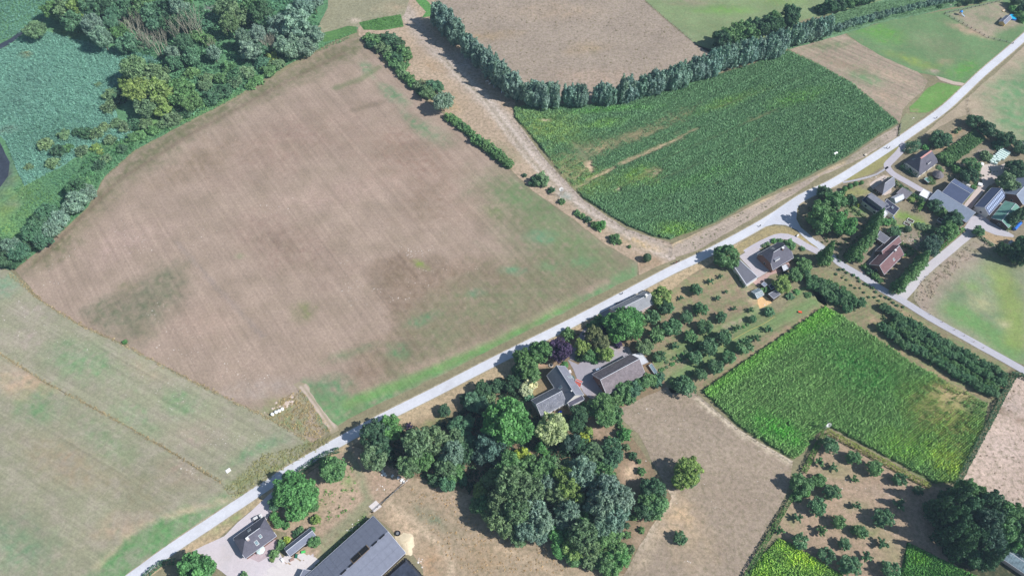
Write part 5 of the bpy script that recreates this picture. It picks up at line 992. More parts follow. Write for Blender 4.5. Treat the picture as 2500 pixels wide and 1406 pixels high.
many([(1238, 1136, 28, 'clump', 'mid', 1.1), (1204, 1168, 22, 'clump', 'olive', 1.2), (1176, 1196, 18, 'clump', 'yellowish', 1.1), (1160, 1234, 16, 'clump', 'olive', 1.0), (1184, 1232, 20, 'clump', 'mid', 1.1), (1250, 1182, 38, 'fine', 'olive', 1.25), (1286, 1204, 34, 'fine', 'olive', 1.25), (1222, 1222, 32, 'fine', 'olive', 1.2), (1262, 1246, 32, 'fine', 'olive', 1.2), (1210, 1264, 26, 'fine', 'olive', 1.1), (1240, 1284, 26, 'fine', 'olive', 1.0), (1300, 1246, 30, 'fine', 'silver', 1.15), (1318, 1272, 32, 'fine', 'silver', 1.1), (1290, 1292, 28, 'fine', 'silver', 1.0), (1316, 1306, 20, 'fine', 'silver', .9), (1268, 1312, 20, 'fine', 'olive', .8), (1302, 1142, 26, 'clump', 'mid', 1.1), (1340, 1140, 25, 'clump', 'mid', 1.1), (1372, 1146, 22, 'clump', 'olive', 1.1), (1334, 1178, 20, 'fine', 'silver', 1.1), (1380, 1176, 28, 'clump', 'yellowish', 1.1), (1360, 1204, 24, 'clump', 'olive', 1.1), (1396, 1208, 26, 'clump', 'yellowish', 1.1), (1422, 1150, 30, 'fine', 'silver', 1.1), (1424, 1176, 20, 'fine', 'silver', 1.0), (1474, 1154, 24, 'clump', 'mid', 1.0), (1456, 1178, 18, 'clump', 'mid', .9),
      (1478, 1196, 32, 'fine', 'silver', 1.15), (1512, 1214, 32, 'fine', 'silver', 1.15), (1468, 1232, 32, 'fine', 'silver', 1.15), (1506, 1254, 30, 'fine', 'silver', 1.1), (1476, 1284, 28, 'fine', 'silver', 1.0), (1502, 1294, 20, 'fine', 'silver', .9), (1388, 1248, 28, 'fine', 'silver', 1.0), (1376, 1274, 20, 'fine', 'silver', .9), (1426, 1240, 18, 'clump', 'bright'), (1432, 1270, 18, 'clump', 'bright'), (1366, 1304, 20, 'clump', 'bright', 1.0), (1400, 1290, 20, 'clump', 'bright'), (1420, 1306, 30, 'fine', 'olive', 1.1), (1438, 1334, 26, 'fine', 'olive', 1.0), (1400, 1336, 22, 'clump', 'yellowish', .9), (1370, 1342, 18, 'clump', 'bright', .9), (1402, 1362, 18, 'clump', 'mid', .8), (1440, 1366, 18, 'clump', 'olive', .8), (1490, 1330, 28, 'clump', 'mid', .9), (1508, 1356, 24, 'clump', 'bright', .9), (1476, 1370, 22, 'clump', 'mid', .9), (1492, 1384, 20, 'clump', 'mid', .8),
      (1594, 1194, 24, 'clump', 'dark', .9), (1578, 1216, 20, 'clump', 'mid', .9), (1606, 1226, 22, 'clump', 'mid', .8), (1574, 1244, 20, 'clump', 'dark', .8), (1600, 1250, 16, 'bush', 'mid'), (1566, 1294, 9, 'bush', 'mid'), (1530, 1304, 11, 'bush', 'mid'), (1546, 1262, 10, 'bush', 'mid'), (1532, 1200, 9, 'bush', 'mid'), (1541, 1340, 9, 'bush', 'olive'), (1530, 1282, 9, 'bush', 'dark')], 'in the farm wood', 'trees of the farm wood')
many([(1678, 1150, 32, 'clump', 'yellowish', 1.05), (1664, 1172, 24, 'clump', 'yellowish', 1.0), (1688, 1166, 22, 'clump', 'olive', .9)], 'standing alone in the pasture', 'lone pasture tree')
many([(1662, 1312, 17, 'orchard', 'orch')], 'alone at the bottom of the pasture')
# bottom left
many([(480, 1382, 40, 'clump', 'bright', .95), (458, 1390, 26, 'clump', 'mid', .9), (500, 1388, 26, 'clump', 'bright', .9), (812, 1146, 33, 'round', 'mid', .9), (800, 1132, 20, 'clump', 'mid'), (710, 1186, 36, 'clump', 'bright', 1.05), (742, 1208, 34, 'clump', 'bright', 1.0), (724, 1238, 32, 'clump', 'bright', .95), (696, 1210, 26, 'clump', 'bright'), (762, 1196, 20, 'clump', 'mid'), (762, 1234, 16, 'clump', 'mid'), (667, 1232, 14, 'clump', 'teal'), (670, 1262, 13, 'clump', 'bright', .8), (680, 1276, 14, 'clump', 'bright', .7), (698, 1282, 11, 'bush', 'bright'), (770, 1268, 13, 'bush', 'yellowish'), (700, 1318, 10, 'bush', 'yellow'), (686, 1330, 13, 'bush', 'mid'), (768, 1323, 16, 'clump', 'mid', .8), (670, 1352, 12, 'bush', 'mid'), (664, 1366, 7, 'bush', 'yellowish'), (722, 1302, 9, 'bush', 'dark'), (734, 1292, 8, 'bush', 'mid'), (762, 1292, 8, 'bush', 'bright'), (595, 1404, 10, 'bush', 'mid')], 'by the roadside farm', 'trees of the roadside farm')
# upper orchard
OG = 'fruit trees of the upper orchard'
many([(1345, 725, 44, 'orchard', 'orch'), (1450, 665, 30, 'sparse', 'orch'), (1520, 630, 22, 'sparse', 'orch'), (1380, 862, 55, 'orchard', 'orch'), (1240, 785, 24, 'sparse', 'orch'), (1560, 740, 18, 'sparse', 'orch'), (1500, 785, 26, 'sparse', 'orch'), (1140, 850, 52, 'orchard', 'orch'), (1030, 915, 58, 'orchard', 'orch'), (1278, 915, 48, 'orchard', 'orch'), (1172, 985, 66, 'orchard', 'orch'), (1072, 1045, 60, 'orchard', 'mid'), (1312, 1055, 50, 'orchard', 'mid'), (1410, 985, 58, 'orchard', 'orch'), (1530, 918, 42, 'orchard', 'orch'), (1620, 860, 24, 'sparse', 'orch'), (1195, 1128, 34, 'sparse', 'orch'), (1085, 1200, 46, 'orchard', 'orch'), (1340, 1205, 50, 'orchard', 'orch'), (1440, 1130, 66, 'orchard', 'orch'), (1548, 1060, 60, 'orchard', 'orch'), (1640, 998, 34, 'sparse', 'orch'), (1752, 932, 32, 'orchard', 'orch'), (1690, 1130, 60, 'orchard', 'orch'), (1580, 1205, 52, 'orchard', 'orch'), (1488, 1270, 58, 'orchard', 'orch'), (1380, 1330, 50, 'orchard', 'orch'), (1262, 1380, 50, 'orchard', 'orch'), (1780, 1070, 38, 'sparse', 'orch'), (1862, 1005, 34, 'sparse', 'orch'), (1870, 880, 38, 'bush', 'orch'), (1738, 870, 28, 'sparse', 'orch'), (1200, 1390, 40, 'bush', 'mid'), (950, 960, 40, 'clump', 'mid')], 'in the upper orchard', OG, (1240, 460, 2.93))
many([(1672, 944, 25, 'orchard', 'orch')], 'at the lower corner of the upper orchard', OG)
for (a, b, n) in [((1610, 905), (1830, 790), 26), ((1625, 885), (1760, 815), 14), ((1660, 925), (1740, 880), 9)]:
    for i in range(n):
        f = (i + R.random() * .6) / n
        tree(a[0] + (b[0] - a[0]) * f, a[1] + (b[1] - a[1]) * f, R.uniform(3.5, 6.5), 'bush', R.choice(['bright', 'mid', 'olive']), .6, 'between the upper orchard rows', 'low shrubs between the upper orchard rows')
# lower orchard
OG = 'fruit trees of the lower orchard'
many([(1480, 298, 76, 'orchard', 'orch'), (1385, 440, 52, 'sparse', 'mid'), (1505, 488, 48, 'sparse', 'orch'), (1680, 408, 62, 'orchard', 'mid'), (1390, 600, 55, 'clump', 'mid', .8), (1500, 700, 72, 'orchard', 'orch'), (1685, 583, 40, 'sparse', 'mid'), (1372, 812, 80, 'orchard', 'orch'), (1700, 815, 48, 'sparse', 'orch'), (1205, 915, 50, 'sparse', 'orch'), (1550, 945, 64, 'orchard', 'mid'), (1405, 1020, 58, 'sparse', 'mid'), (1055, 1025, 45, 'sparse', 'mid'), (1710, 1030, 52, 'orchard', 'mid'), (1232, 1112, 68, 'orchard', 'orch'), (1600, 1135, 56, 'orchard', 'orch'), (1445, 1228, 70, 'orchard', 'orch'), (1650, 1320, 88, 'orchard', 'orch')], 'in the lower orchard', OG, (1600, 1000, 3.464))
many([(470, 490, 74, 'orchard', 'mid'), (682, 590, 60, 'orchard', 'orch'), (550, 918, 84, 'orchard', 'orch'), (680, 800, 56, 'sparse', 'orch'), (362, 1035, 54, 'orchard', 'orch'), (530, 1132, 56, 'sparse', 'orch'), (402, 1245, 60, 'sparse', 'orch'), (610, 1350, 78, 'orchard', 'orch'), (840, 680, 44, 'orchard', 'dark')], 'in the lower orchard', OG, (2000, 1000, 3.464))
many([(1957, 1178, 25, 'clump', 'mid', .9), (1946, 1212, 14, 'bush', 'mid'), (1965, 1200, 14, 'bush', 'bright')], 'in the hedge beside the lower orchard')
# dark wood bottom right
many([(2332, 1214, 27, 'conifer', 'deep', 1.1), (2362, 1200, 22, 'clump', 'mid', 1.3), (2308, 1262, 22, 'conifer', 'deep', 1.3), (2340, 1258, 22, 'fine', 'dark', 1.6), (2378, 1246, 26, 'clump', 'dark', 1.5), (2410, 1280, 27, 'fine', 'blue', 1.4), (2388, 1308, 23, 'fine', 'dark', 1.4), (2356, 1300, 24, 'fine', 'dark', 1.6), (2318, 1304, 23, 'conifer', 'deep', 1.3), (2424, 1236, 28, 'clump', 'dark', 1.3), (2452, 1256, 27, 'clump', 'mid', 1.2), (2486, 1270, 26, 'clump', 'mid', 1.2), (2460, 1292, 26, 'clump', 'mid', 1.2), (2500, 1294, 26, 'clump', 'dark', 1.2), (2470, 1320, 20, 'clump', 'bright', 1.0), (2418, 1364, 26, 'conifer', 'dark', 1.1), (2384, 1356, 24, 'clump', 'dark', 1.3), (2346, 1342, 23, 'conifer', 'deep', 1.25), (2425, 1322, 26, 'fine', 'blue', 1.3), (2290, 1236, 22, 'conifer', 'deep', 1.2), (2490, 1340, 18, 'clump', 'dark'), (2500, 1312, 20, 'clump', 'dark', 1.1), (2399, 1215, 22, 'clump', 'mid', 1.2)], 'in the tall dark wood', 'trees of the tall dark wood')
# service road orchards
G = 'fruit trees along the service road'
row([(1968, 668), (2005, 692), (2060, 722), (2112, 748)], 13, 'orchard', 'orch', 15, G, 'of the upper row west of the track gap', 'left', jit=4)
row([(1984, 692), (2030, 722), (2084, 756)], 13, 'orchard', 'orch', 15, G, 'of the lower row west of the track gap', 'left', jit=4)
row([(2012, 688), (2055, 708), (2090, 730)], 10, 'orchard', 'mid', 16, G, 'of the short row west of the track gap', 'left', jit=4)
row([(2160, 750), (2230, 792), (2310, 838), (2390, 882), (2458, 918)], 12, 'orchard', 'orch', 13.5, G, 'of the row nearest the service road', 'left', jit=4)
row([(2186, 784), (2260, 830), (2330, 868), (2400, 908), (2452, 938)], 12, 'orchard', 'orch', 13.5, G, 'of the middle row beside the service road', 'left', jit=4)
row([(2176, 792), (2236, 834), (2306, 876), (2380, 918), (2440, 950)], 10, 'orchard', 'mid', 15, G, 'of the thin row between middle and lowest', 'left', jit=4)
row([(2152, 796), (2210, 840), (2290, 880), (2370, 930), (2436, 964)], 12, 'orchard', 'orch', 13.5, G, 'of the row nearest the lower maize', 'left', jit=4)
row([(2050, 655), (2110, 692), (2160, 724), (2210, 752)], 4, 'bush', 'orch', 12, 'saplings along the service road', 'of the sapling line below the service road', 'left', jit=4)
row([(2040, 672), (2100, 706), (2150, 738)], 3.5, 'bush', 'orch', 14, 'saplings along the service road', 'of the second sapling line', 'left', jit=4)
# village
V_ = (1860, 460, 2.93)
many([(1772, 622, 27, 'clump', 'mid', 1.0), (1786, 640, 18, 'clump', 'mid', .9), (1762, 636, 16, 'clump', 'mid', .9)], 'beside the long garage', 'trees beside the long garage')
many([(425, 200, 78, 'clump', 'mid', 1.0), (430, 262, 60, 'clump', 'mid'), (585, 250, 74, 'clump', 'bright', 1.0), (530, 80, 66, 'clump', 'mid', .9), (450, 30, 50, 'clump', 'dark', .9), (640, 85, 42, 'bush', 'dark'), (430, 130, 50, 'clump', 'mid'), (490, 140, 40, 'bush', 'mid'), (430, 10, 30, 'bush', 'olive'), (690, 120, 14, 'bush', 'yellow')], 'at the road bend', 'trees at the road bend', V_)
row([(2145, 532), (2132, 558), (2120, 584), (2100, 600), (2080, 622)], 21, 'conifer', 'mid', 18, 'cypresses west of the brown-roofed bungalow', 'of the cypress line left of the bungalow', 'top', hv=.75)
many([(460, 470, 74, 'conifer', 'mid', .9), (455, 500, 50, 'clump', 'mid', .8), (310, 545, 55, 'clump', 'mid', .8), (250, 505, 30, 'bush', 'olive'), (240, 615, 55, 'clump', 'mid', .8), (150, 680, 70, 'clump', 'yellowish', .85), (200, 400, 44, 'bush', 'mid', .8), (290, 430, 20, 'bush', 'mid', .7), (85, 375, 24, 'bush', 'bright', .6), (130, 375, 24, 'bush', 'mid', .6), (40, 395, 20, 'bush', 'olive', .6), (10, 410, 18, 'bush', 'olive', .6), (200, 770, 34, 'bush', 'orch', .6), (40, 870, 24, 'bush', 'orch'), (250, 740, 24, 'bush', 'bright', .6), (330, 760, 26, 'bush', 'mid', .6), (20, 720, 30, 'bush', 'mid', .7)], 'round the road loop house', 'garden trees round the road loop house', V_)
row([(2254, 632), (2238, 652), (2222, 668), (2208, 684), (2190, 700)], 20, 'conifer', 'mid', 17, 'cypresses east of the brown-roofed bungalow', 'of the cypress line right of the bungalow', 'top', hv=.75)
many([(1200, 425, 66, 'fine', 'blue', .8), (1235, 385, 46, 'clump', 'blue', .8), (1330, 300, 60, 'clump', 'mid', .8), (1265, 335, 48, 'clump', 'dark', .8), (1385, 222, 60, 'clump', 'dark', .8), (1345, 240, 44, 'clump', 'dark', .8), (1240, 118, 44, 'clump', 'dark', .8), (1290, 165, 42, 'bush', 'mid'), (1550, 305, 38, 'orchard', 'orch'), (950, 308, 42, 'orchard', 'orch', .8), (890, 240, 30, 'bush', 'bright', .7), (935, 235, 26, 'bush', 'mid', .6), (1045, 290, 24, 'ball', 'dark', .8), (1140, 270, 34, 'bush', 'olive', .5), (1200, 290, 34, 'bush', 'olive', .6), (1020, 470, 18, 'bush', 'bright', .6), (1060, 460, 22, 'bush', 'olive', .7), (990, 488, 11, 'bush', 'yellow', .8), (770, 590, 28, 'bush', 'dark', .9), (810, 625, 26, 'bush', 'mid', .9), (740, 565, 24, 'bush', 'mid', .9), (845, 655, 22, 'bush', 'mid', .8), (1140, 100, 22, 'conifer', 'mid', .7), (1070, 80, 26, 'bush', 'yellowish', .6), (1100, 60, 20, 'bush', 'olive', .6), (700, 500, 30, 'clump', 'mid')], 'in the village gardens', 'village garden trees', V_)
V2 = (2180, 260, 4.6875)
many([(945, 170, 80, 'clump', 'dark', .8), (1110, 262, 88, 'clump', 'dark', .8), (1060, 240, 50, 'clump', 'dark', .8), (1290, 372, 84, 'clump', 'dark', .8), (1240, 340, 50, 'clump', 'dark', .8), (1465, 465, 80, 'clump', 'dark', .8), (1205, 440, 56, 'bush', 'teal'), (560, 350, 86, 'clump', 'dark', .8), (600, 400, 60, 'clump', 'dark', .8), (490, 415, 66, 'clump', 'dark', .8), (375, 465, 34, 'bush', 'bright'), (720, 290, 26, 'bush', 'olive'), (760, 262, 22, 'bush', 'olive'), (1065, 560, 60, 'bush', 'olive'), (900, 680, 84, 'clump', 'mid', .8), (880, 790, 84, 'clump', 'dark', .8), (830, 740, 50, 'bush', 'dark'), (725, 712, 54, 'bush', 'mid'), (600, 590, 66, 'clump', 'mid', .7), (640, 640, 46, 'bush', 'mid'), (1330, 860, 100, 'clump', 'olive', .9), (1400, 700, 90, 'clump', 'dark', .9), (1450, 760, 70, 'clump', 'dark', .9), (1110, 960, 24, 'bush', 'bright', .6), (530, 700, 30, 'bush', 'olive', .5), (560, 730, 22, 'bush', 'yellowish', .5), (930, 920, 30, 'bush', 'bright', .5), (960, 880, 24, 'bush', 'mid', .5), (1440, 640, 30, 'bush', 'mid')], 'by the northern houses', 'trees by the northern houses', V2)
for k in range(6):      # espalier rows of the nursery block
    a = (2290 + k * 5.2, 391 + k * 4.2 - 8); b = (2384 + k * 4.2, 322 + k * 3.4 - 4)
    row([a, b], 5.6, 'bush', R.choice(['mid', 'dark', 'mid']), 7.2, 'fruit bushes of the nursery block', f'of nursery row {CARD[k]} from the top', 'lower left', jit=.8)
many([(2474, 530, 20, 'conifer', 'dark', .9), (2494, 520, 18, 'conifer', 'dark', .9), (2446, 608, 16, 'clump', 'deep', 1.2), (2468, 612, 16, 'clump', 'deep', 1.3), (2488, 606, 18, 'clump', 'deep', 1.3), (2500, 590, 16, 'clump', 'dark', 1.3), (2504, 620, 20, 'conifer', 'deep', 1.3), (2480, 626, 16, 'clump', 'deep', 1.2), (2520, 600, 18, 'clump', 'dark', 1.2)], 'at the right edge', 'trees at the right edge')
row([(2062, 462), (2085, 450), (2104, 446)], 6.5, 'ball', 'bright', 15, 'clipped globes by the footpath', 'of the clipped globes by the footpath', 'left', jit=.3)
# hedges
H_ = [([(2016, 1052), (1996, 1088), (1964, 1150)], 2.2, 2.0, c(104, 142, 72), 'clipped green hedge running down from the lower wind pump to the tree gap'),
 ([(1936, 1210), (1918, 1240), (1898, 1272), (1872, 1318), (1846, 1362), (1810, 1425)], 1.8, 1.7, c(88, 128, 70), 'long narrow hedge between the lone tree pasture and the corner maize'),
 ([(2020, 1050), (2090, 1088), (2160, 1126), (2230, 1164), (2272, 1184)], 2.4, 1.9, c(150, 162, 84), 'yellowish clipped hedge between the lower maize and the orchard'),
 ([(2480, 910), (2456, 955), (2430, 1005), (2404, 1055), (2370, 1118), (2338, 1180)], 2.4, 2.2, c(66, 104, 72), 'dark hedge between the lower maize and the pale field'),
 ([(2480, 908), (2530, 930)], 2.2, 2.0, c(66, 104, 72), 'short dark hedge stub at the right end of the service road'),
 ([(2170, 432), (2200, 452), (2232, 476), (2252, 486)], 2.2, 2.4, c(70, 112, 66), 'tall hedge between the village lane and the dark-roofed house garden'),
 ([(2354, 557), (2330, 578), (2304, 600), (2282, 622)], 1.5, 1.6, c(82, 150, 60), 'bright green low hedge along the farm drive'),
 ([(2198, 590), (2222, 604), (2250, 622)], 1.6, 1.8, c(78, 128, 66), 'hedge behind the small lawn of the brown-roofed bungalow'),
 ([(826, 1096), (796, 1106), (760, 1128), (720, 1156)], 2.2, 2.0, c(74, 112, 84), 'grey green hedge along the road above the rounded farm trees'),
 ([(425, 1368), (390, 1374), (362, 1396), (335, 1425)], 2.2, 1.8, c(80, 118, 88), 'hedge along the road at the bottom left corner'),
 ([(2446, 547), (2466, 559)], 2.0, 2.0, c(84, 150, 60), 'short bright hedge in front of the green-roofed shed'),
 ([(2202, 402), (2222, 412), (2240, 424)], 2.4, 3.0, c(70, 116, 80), 'thick hedge against the gable of the red-ridged house'),
 ([(2244, 512), (2256, 492)], 1.5, 3.0, c(90, 136, 64), 'narrow cypress hedge right of the white flat roof'),
 ([(1794, 652), (1806, 676), (1820, 700)], 1.8, 1.6, c(84, 128, 72), 'ivy hedge behind the long flat garage'),
 ([(2390, 573), (2404, 584), (2424, 598)], 1.3, 1.5, c(70, 112, 72), 'dark hedge below the dry triangle of grass'),
 ([(2072, 502), (2090, 514), (2112, 530)], 1.0, .9, c(60, 90, 56), 'low dark hedge edging the lawn of the dark-roofed house')]
for pts, w_, h_, cc, lb in H_: hedge(pts, w_, h_, cc, lb)
# clipped hedge mound
def mound(px, py, rx, ry, hz, deg, col, label):
    p = P(px, py, hz * .5); me = crown_mesh('clipped_mound', [(0, 0, .3, 1, 1, .7), (0, 0, .3, .93, .93, .63)], 5200, .075, 77, zmin=.01, shell=.97)
    s = ppm(px, py); o = link('clipped_mound', me); o.location = (p.x, p.y, 0); o.rotation_euler = (0, 0, math.radians(deg)); o.scale = (rx * s, ry * s, hz); o.color = (*col, 1); tag(o, label, 'hedge')
mound(2230, 357, 24, 14, 5.0, 42, c(92, 134, 104), 'smooth clipped hedge mound at the lane mouth by the road')
mound(2270, 441, 13, 11, 2.4, -30, c(96, 134, 80), 'squarish clipped hedge around the small teal-roofed shed')
# ------------------------------------------------------------ buildings
RF = {
 'slate': tile_mat('slate_roof', c(84, 88, 106), .14), 'slatesun': tile_mat('sunlit_slate_roof', c(128, 132, 146), .14),  # second slate is a lit copy, sunlight put into its colour
 'mottled': tile_mat('mottled_slates', c(112, 116, 130), .22, 2.2, c(214, 214, 220)),
 'brown': tile_mat('brown_pantiles', c(122, 94, 98), .16), 'purplebrown': tile_mat('grey_brown_sheets', c(124, 116, 122), .2, 1.2, c(158, 150, 158)),
 'greybrown': tile_mat('grey_brown_tiles', c(98, 98, 112), .15), 'dark': tile_mat('dark_tiles', c(58, 62, 84), .1),
 'sheet': tile_mat('fibre_sheets', c(122, 128, 146), .07, .8), 'long': tile_mat('blue_grey_sheets', c(128, 140, 160), .08, 1.0), 'longhouse': tile_mat('lichened_slates', c(142, 146, 154), .12, 2.0, c(176, 176, 182)),
 'felt': tile_mat('felt_roof', c(112, 114, 126), .08, .6), 'felt2': tile_mat('dark_felt', c(84, 84, 100), .1, .6), 'green': tile_mat('green_sheets', c(104, 150, 138), .14, .8), 'white': tile_mat('white_sheets', c(232, 234, 238), .05, .8),
 'red': tile_mat('red_tiles', c(214, 112, 98), .1), 'thatch': tile_mat('thatch', c(118, 114, 120), .12, 2), 'ridge_red': tile_mat('red_ridge', c(214, 158, 152), .1), 'solarroof': tile_mat('dark_blue_sheets', c(86, 98, 128), .06, .6),
 'tin': tile_mat('pale_tin', c(206, 210, 218), .08, .8), 'edge': plain('edge_trim', c(196, 200, 210), .5, .05),
}

class Gable:
    "rectangular building: photo corners A->B along the ridge and B->C across, all at eaves height he"
    def __init__(s, name, label, cat, A, B, Cc, he, hr, roof, wall, over=.35, hip=None, hipq=.0, split=.5, trim='edge', roof2=None, ridge='edge', windows=True, kind=None, group=None, panels=None):
        a, b, cc = P(*A, he), P(*B, he), P(*Cc, he)
        u = Vector(((b - a).x, (b - a).y)); L = u.length; u /= L
        w_ = Vector(((cc - b).x, (cc - b).y)); w_ = w_ - u * w_.dot(u); W = w_.length; v = w_ / W
        cen = Vector((a.x, a.y)) + u * L / 2 + v * W / 2
        if u.x * v.y - u.y * v.x < 0: s.flip = True; ang = math.atan2(-u.y, -u.x); split = split     # keep y axis = v
        else: s.flip = False; ang = math.atan2(u.y, u.x)
        s.L, s.W, s.he, s.hr, s.ang, s.cen = L, W, he, hr, ang, cen
        s.root = empty(name, (cen.x, cen.y, 0), ang)
        tag(s.root, label, cat, group, kind)
        hl, hw = L / 2, W / 2
        yr = -hw + split * W                       # ridge line
        s.yr = yr
        hip = hip or (0, 0)
        if s.flip: hip = (hip[1], hip[0])
        h0, h1 = hip; q = hipq
        zq = he + q * (hr - he)
        def gy(side, f): # y on the gable at fraction f of roof height on side -1/1
            return (side * hw) + (yr - side * hw) * f
        # walls (one closed shell, gable ends included)
        b_ = MB()
        for sd in (-1, 1):
            b_.prism([(-hl, sd * hw, 0), (hl, sd * hw, 0), (hl, sd * hw, he), (-hl, sd * hw, he)], (0, -sd * .25, 0))
        for sx, hh in ((-1, h0), (1, h1)):
            x = sx * hl
            f = q if hh > 0 else 1.0
            pts = [(x, -hw + .26, 0), (x, hw - .26, 0), (x, hw - .26, he - .02)]
            if f < 1:
                pts += [(x, gy(1, f), he + f * (hr - he) - .12), (x, gy(-1, f), he + f * (hr - he) - .12)] if f > 0 else []
            else: pts += [(x, yr, hr - .12)]
            pts += [(x, -hw + .26, he - .02)]
            b_.prism(pts, (-sx * .25, 0, 0))
        s.wall = b_.build('wall', wall, s.root)
        # roof slopes
        th = .16; s.slopes = []
        for sd, rm in ((-1, roof), (1, roof2 or roof)):
            run = abs(yr - sd * hw); sl = (hr - he) / run; oz = over * sl
            ye = sd * (hw + over)
            x0, x1 = -hl - over, hl + over
            xr0 = -hl + h0 if h0 else x0; xr1 = hl - h1 if h1 else x1
            pts = [(x0, ye, he - oz), (x1, ye, he - oz)]
            if h1 and q > 0: pts.append((x1, gy(sd, q), zq))
            pts.append((xr1, yr, hr)); pts.append((xr0, yr, hr))
            if h0 and q > 0: pts.append((x0, gy(sd, q), zq))
            bb = MB(); bb.prism(pts, (0, 0, th)); s.slopes.append(bb.build('roof_slope', rm, s.root))
        for sx, hh in ((-1, h0), (1, h1)):
            if hh:
                x = sx * (hl + over)
                bb = MB(); bb.prism([(x, gy(-1, q) if q else -hw - over, zq if q else he - .1), (x, gy(1, q) if q else hw + over, zq if q else he - .1), (sx * (hl - hh), yr, hr)], (0, 0, th + .01)); bb.build('roof_hip', roof, s.root)
        xr0 = -hl + h0 if h0 else -hl - over; xr1 = hl - h1 if h1 else hl + over
        bb = MB(); bb.tube((xr0, yr, hr + .14), (xr1, yr, hr + .14), .17, .17, 6); bb.build('ridge_cap', RF[ridge], s.root)
        if trim:
            for sd in (-1, 1):
                run = abs(yr - sd * hw); sl = (hr - he) / run
                bb = MB(); z = he - over * sl - .08; y = sd * (hw + over + .08)
                bb.box(-hl - over, hl + over, y - .09, y + .09, z, z + .16); bb.build('gutter', RF[trim], s.root)
                for sx, hh in ((-1, h0), (1, h1)):
                    if hh and q == 0: continue
                    f = q if hh else 1.0
                    x = sx * (hl + over + .07)
                    bb = MB(); bb.tube((x, sd * (hw + over), he - over * sl + .12), (x, gy(sd, f), he + f * (hr - he) + .12), .11, .11, 4); bb.build('bargeboard', RF[trim], s.root)
        if windows:
            for sd in (-1, 1):
                n = max(2, int(L / 4.5))
                for k in range(n):
                    x = -hl + (k + .5) * L / n
                    if k == n // 2 and n > 2: s.door(x, sd)
                    else: s.window(x, sd)
            for sx in (-1, 1):
                s.gwin(sx, 0, he * .55)
    def window(s, x, sd, w=1.3, z0=.9, z1=2.1):
        y = sd * s.W / 2; z1 = min(z1, s.he - .35)
        b = MB(); b.box(x - w / 2 - .07, x + w / 2 + .07, y - .06, y + .06, z0 - .07, z1 + .07); f = b.build('window', M['white'], s.root)
        b = MB(); b.box(x - w / 2, x + w / 2, y - .09, y + .09, z0, z1); b.build('pane', M['pane'], f)
    def door(s, x, sd, w=1.05, z1=2.1, mat=None):
        y = sd * s.W / 2
        b = MB(); b.box(x - w / 2, x + w / 2, y - .08, y + .08, 0, min(z1, s.he - .2)); b.build('door', mat or M['darkwood'], s.root)
    def gwin(s, sx, y, z, w=1.2, h=1.1):
        x = sx * s.L / 2
        b = MB(); b.box(x - .06, x + .06, y - w / 2 - .07, y + w / 2 + .07, z - h / 2 - .07, z + h / 2 + .07); f = b.build('window', M['white'], s.root)
        b = MB(); b.box(x - .09, x + .09, y - w / 2, y + w / 2, z - h / 2, z + h / 2); b.build('pane', M['pane'], f)
    def loc(s, px, py):
        "photo point on the roof -> local x, y, z on the slope"
        z = (s.he + s.hr) / 2
        for _ in range(12):
            p = P(px, py, z); d = Vector((p.x, p.y)) - s.cen
            x = d.x * math.cos(s.ang) + d.y * math.sin(s.ang); y = -d.x * math.sin(s.ang) + d.y * math.cos(s.ang)
            sd = -1 if y < s.yr else 1
            f = (y - sd * s.W / 2) / (s.yr - sd * s.W / 2)
            z = z * .5 + .5 * (s.he + f * (s.hr - s.he))
        return x, y, z, sd
    def skylight(s, px, py, w=1.0, h=1.3):
        x, y, z, sd = s.loc(px, py); sl = (s.hr - s.he) / abs(s.yr - sd * s.W / 2) * -sd
        b = MB(); b.prism([(x - w / 2 - .1, y - h / 2 - .1, z + sl * (-h / 2 - .1) + .1), (x + w / 2 + .1, y - h / 2 - .1, z + sl * (-h / 2 - .1) + .1), (x + w / 2 + .1, y + h / 2 + .1, z + sl * (h / 2 + .1) + .1), (x - w / 2 - .1, y + h / 2 + .1, z + sl * (h / 2 + .1) + .1)], (0, 0, .16)); f = b.build('skylight', M['white'], s.root)
        b = MB(); b.prism([(x - w / 2, y - h / 2, z - sl * h / 2 + .2), (x + w / 2, y - h / 2, z - sl * h / 2 + .2), (x + w / 2, y + h / 2, z + sl * h / 2 + .2), (x - w / 2, y + h / 2, z + sl * h / 2 + .2)], (0, 0, .1)); b.build('pane', M['paneblue'], f)
    def chimney(s, px, py, w=.9, h=1.6, mat=None):
        x, y, z, sd = s.loc(px, py); z = min(z, s.hr)
        b = MB(); b.box(x - w / 2, x + w / 2, y - w / 2, y + w / 2, z - .4, z + h); ch = b.build('chimney', mat or M['brick'], s.root)
        b = MB(); b.box(x - w / 2 - .08, x + w / 2 + .08, y - w / 2 - .08, y + w / 2 + .08, z + h + .002, z + h + .14); b.build('chimney_cap', M['white'], ch)
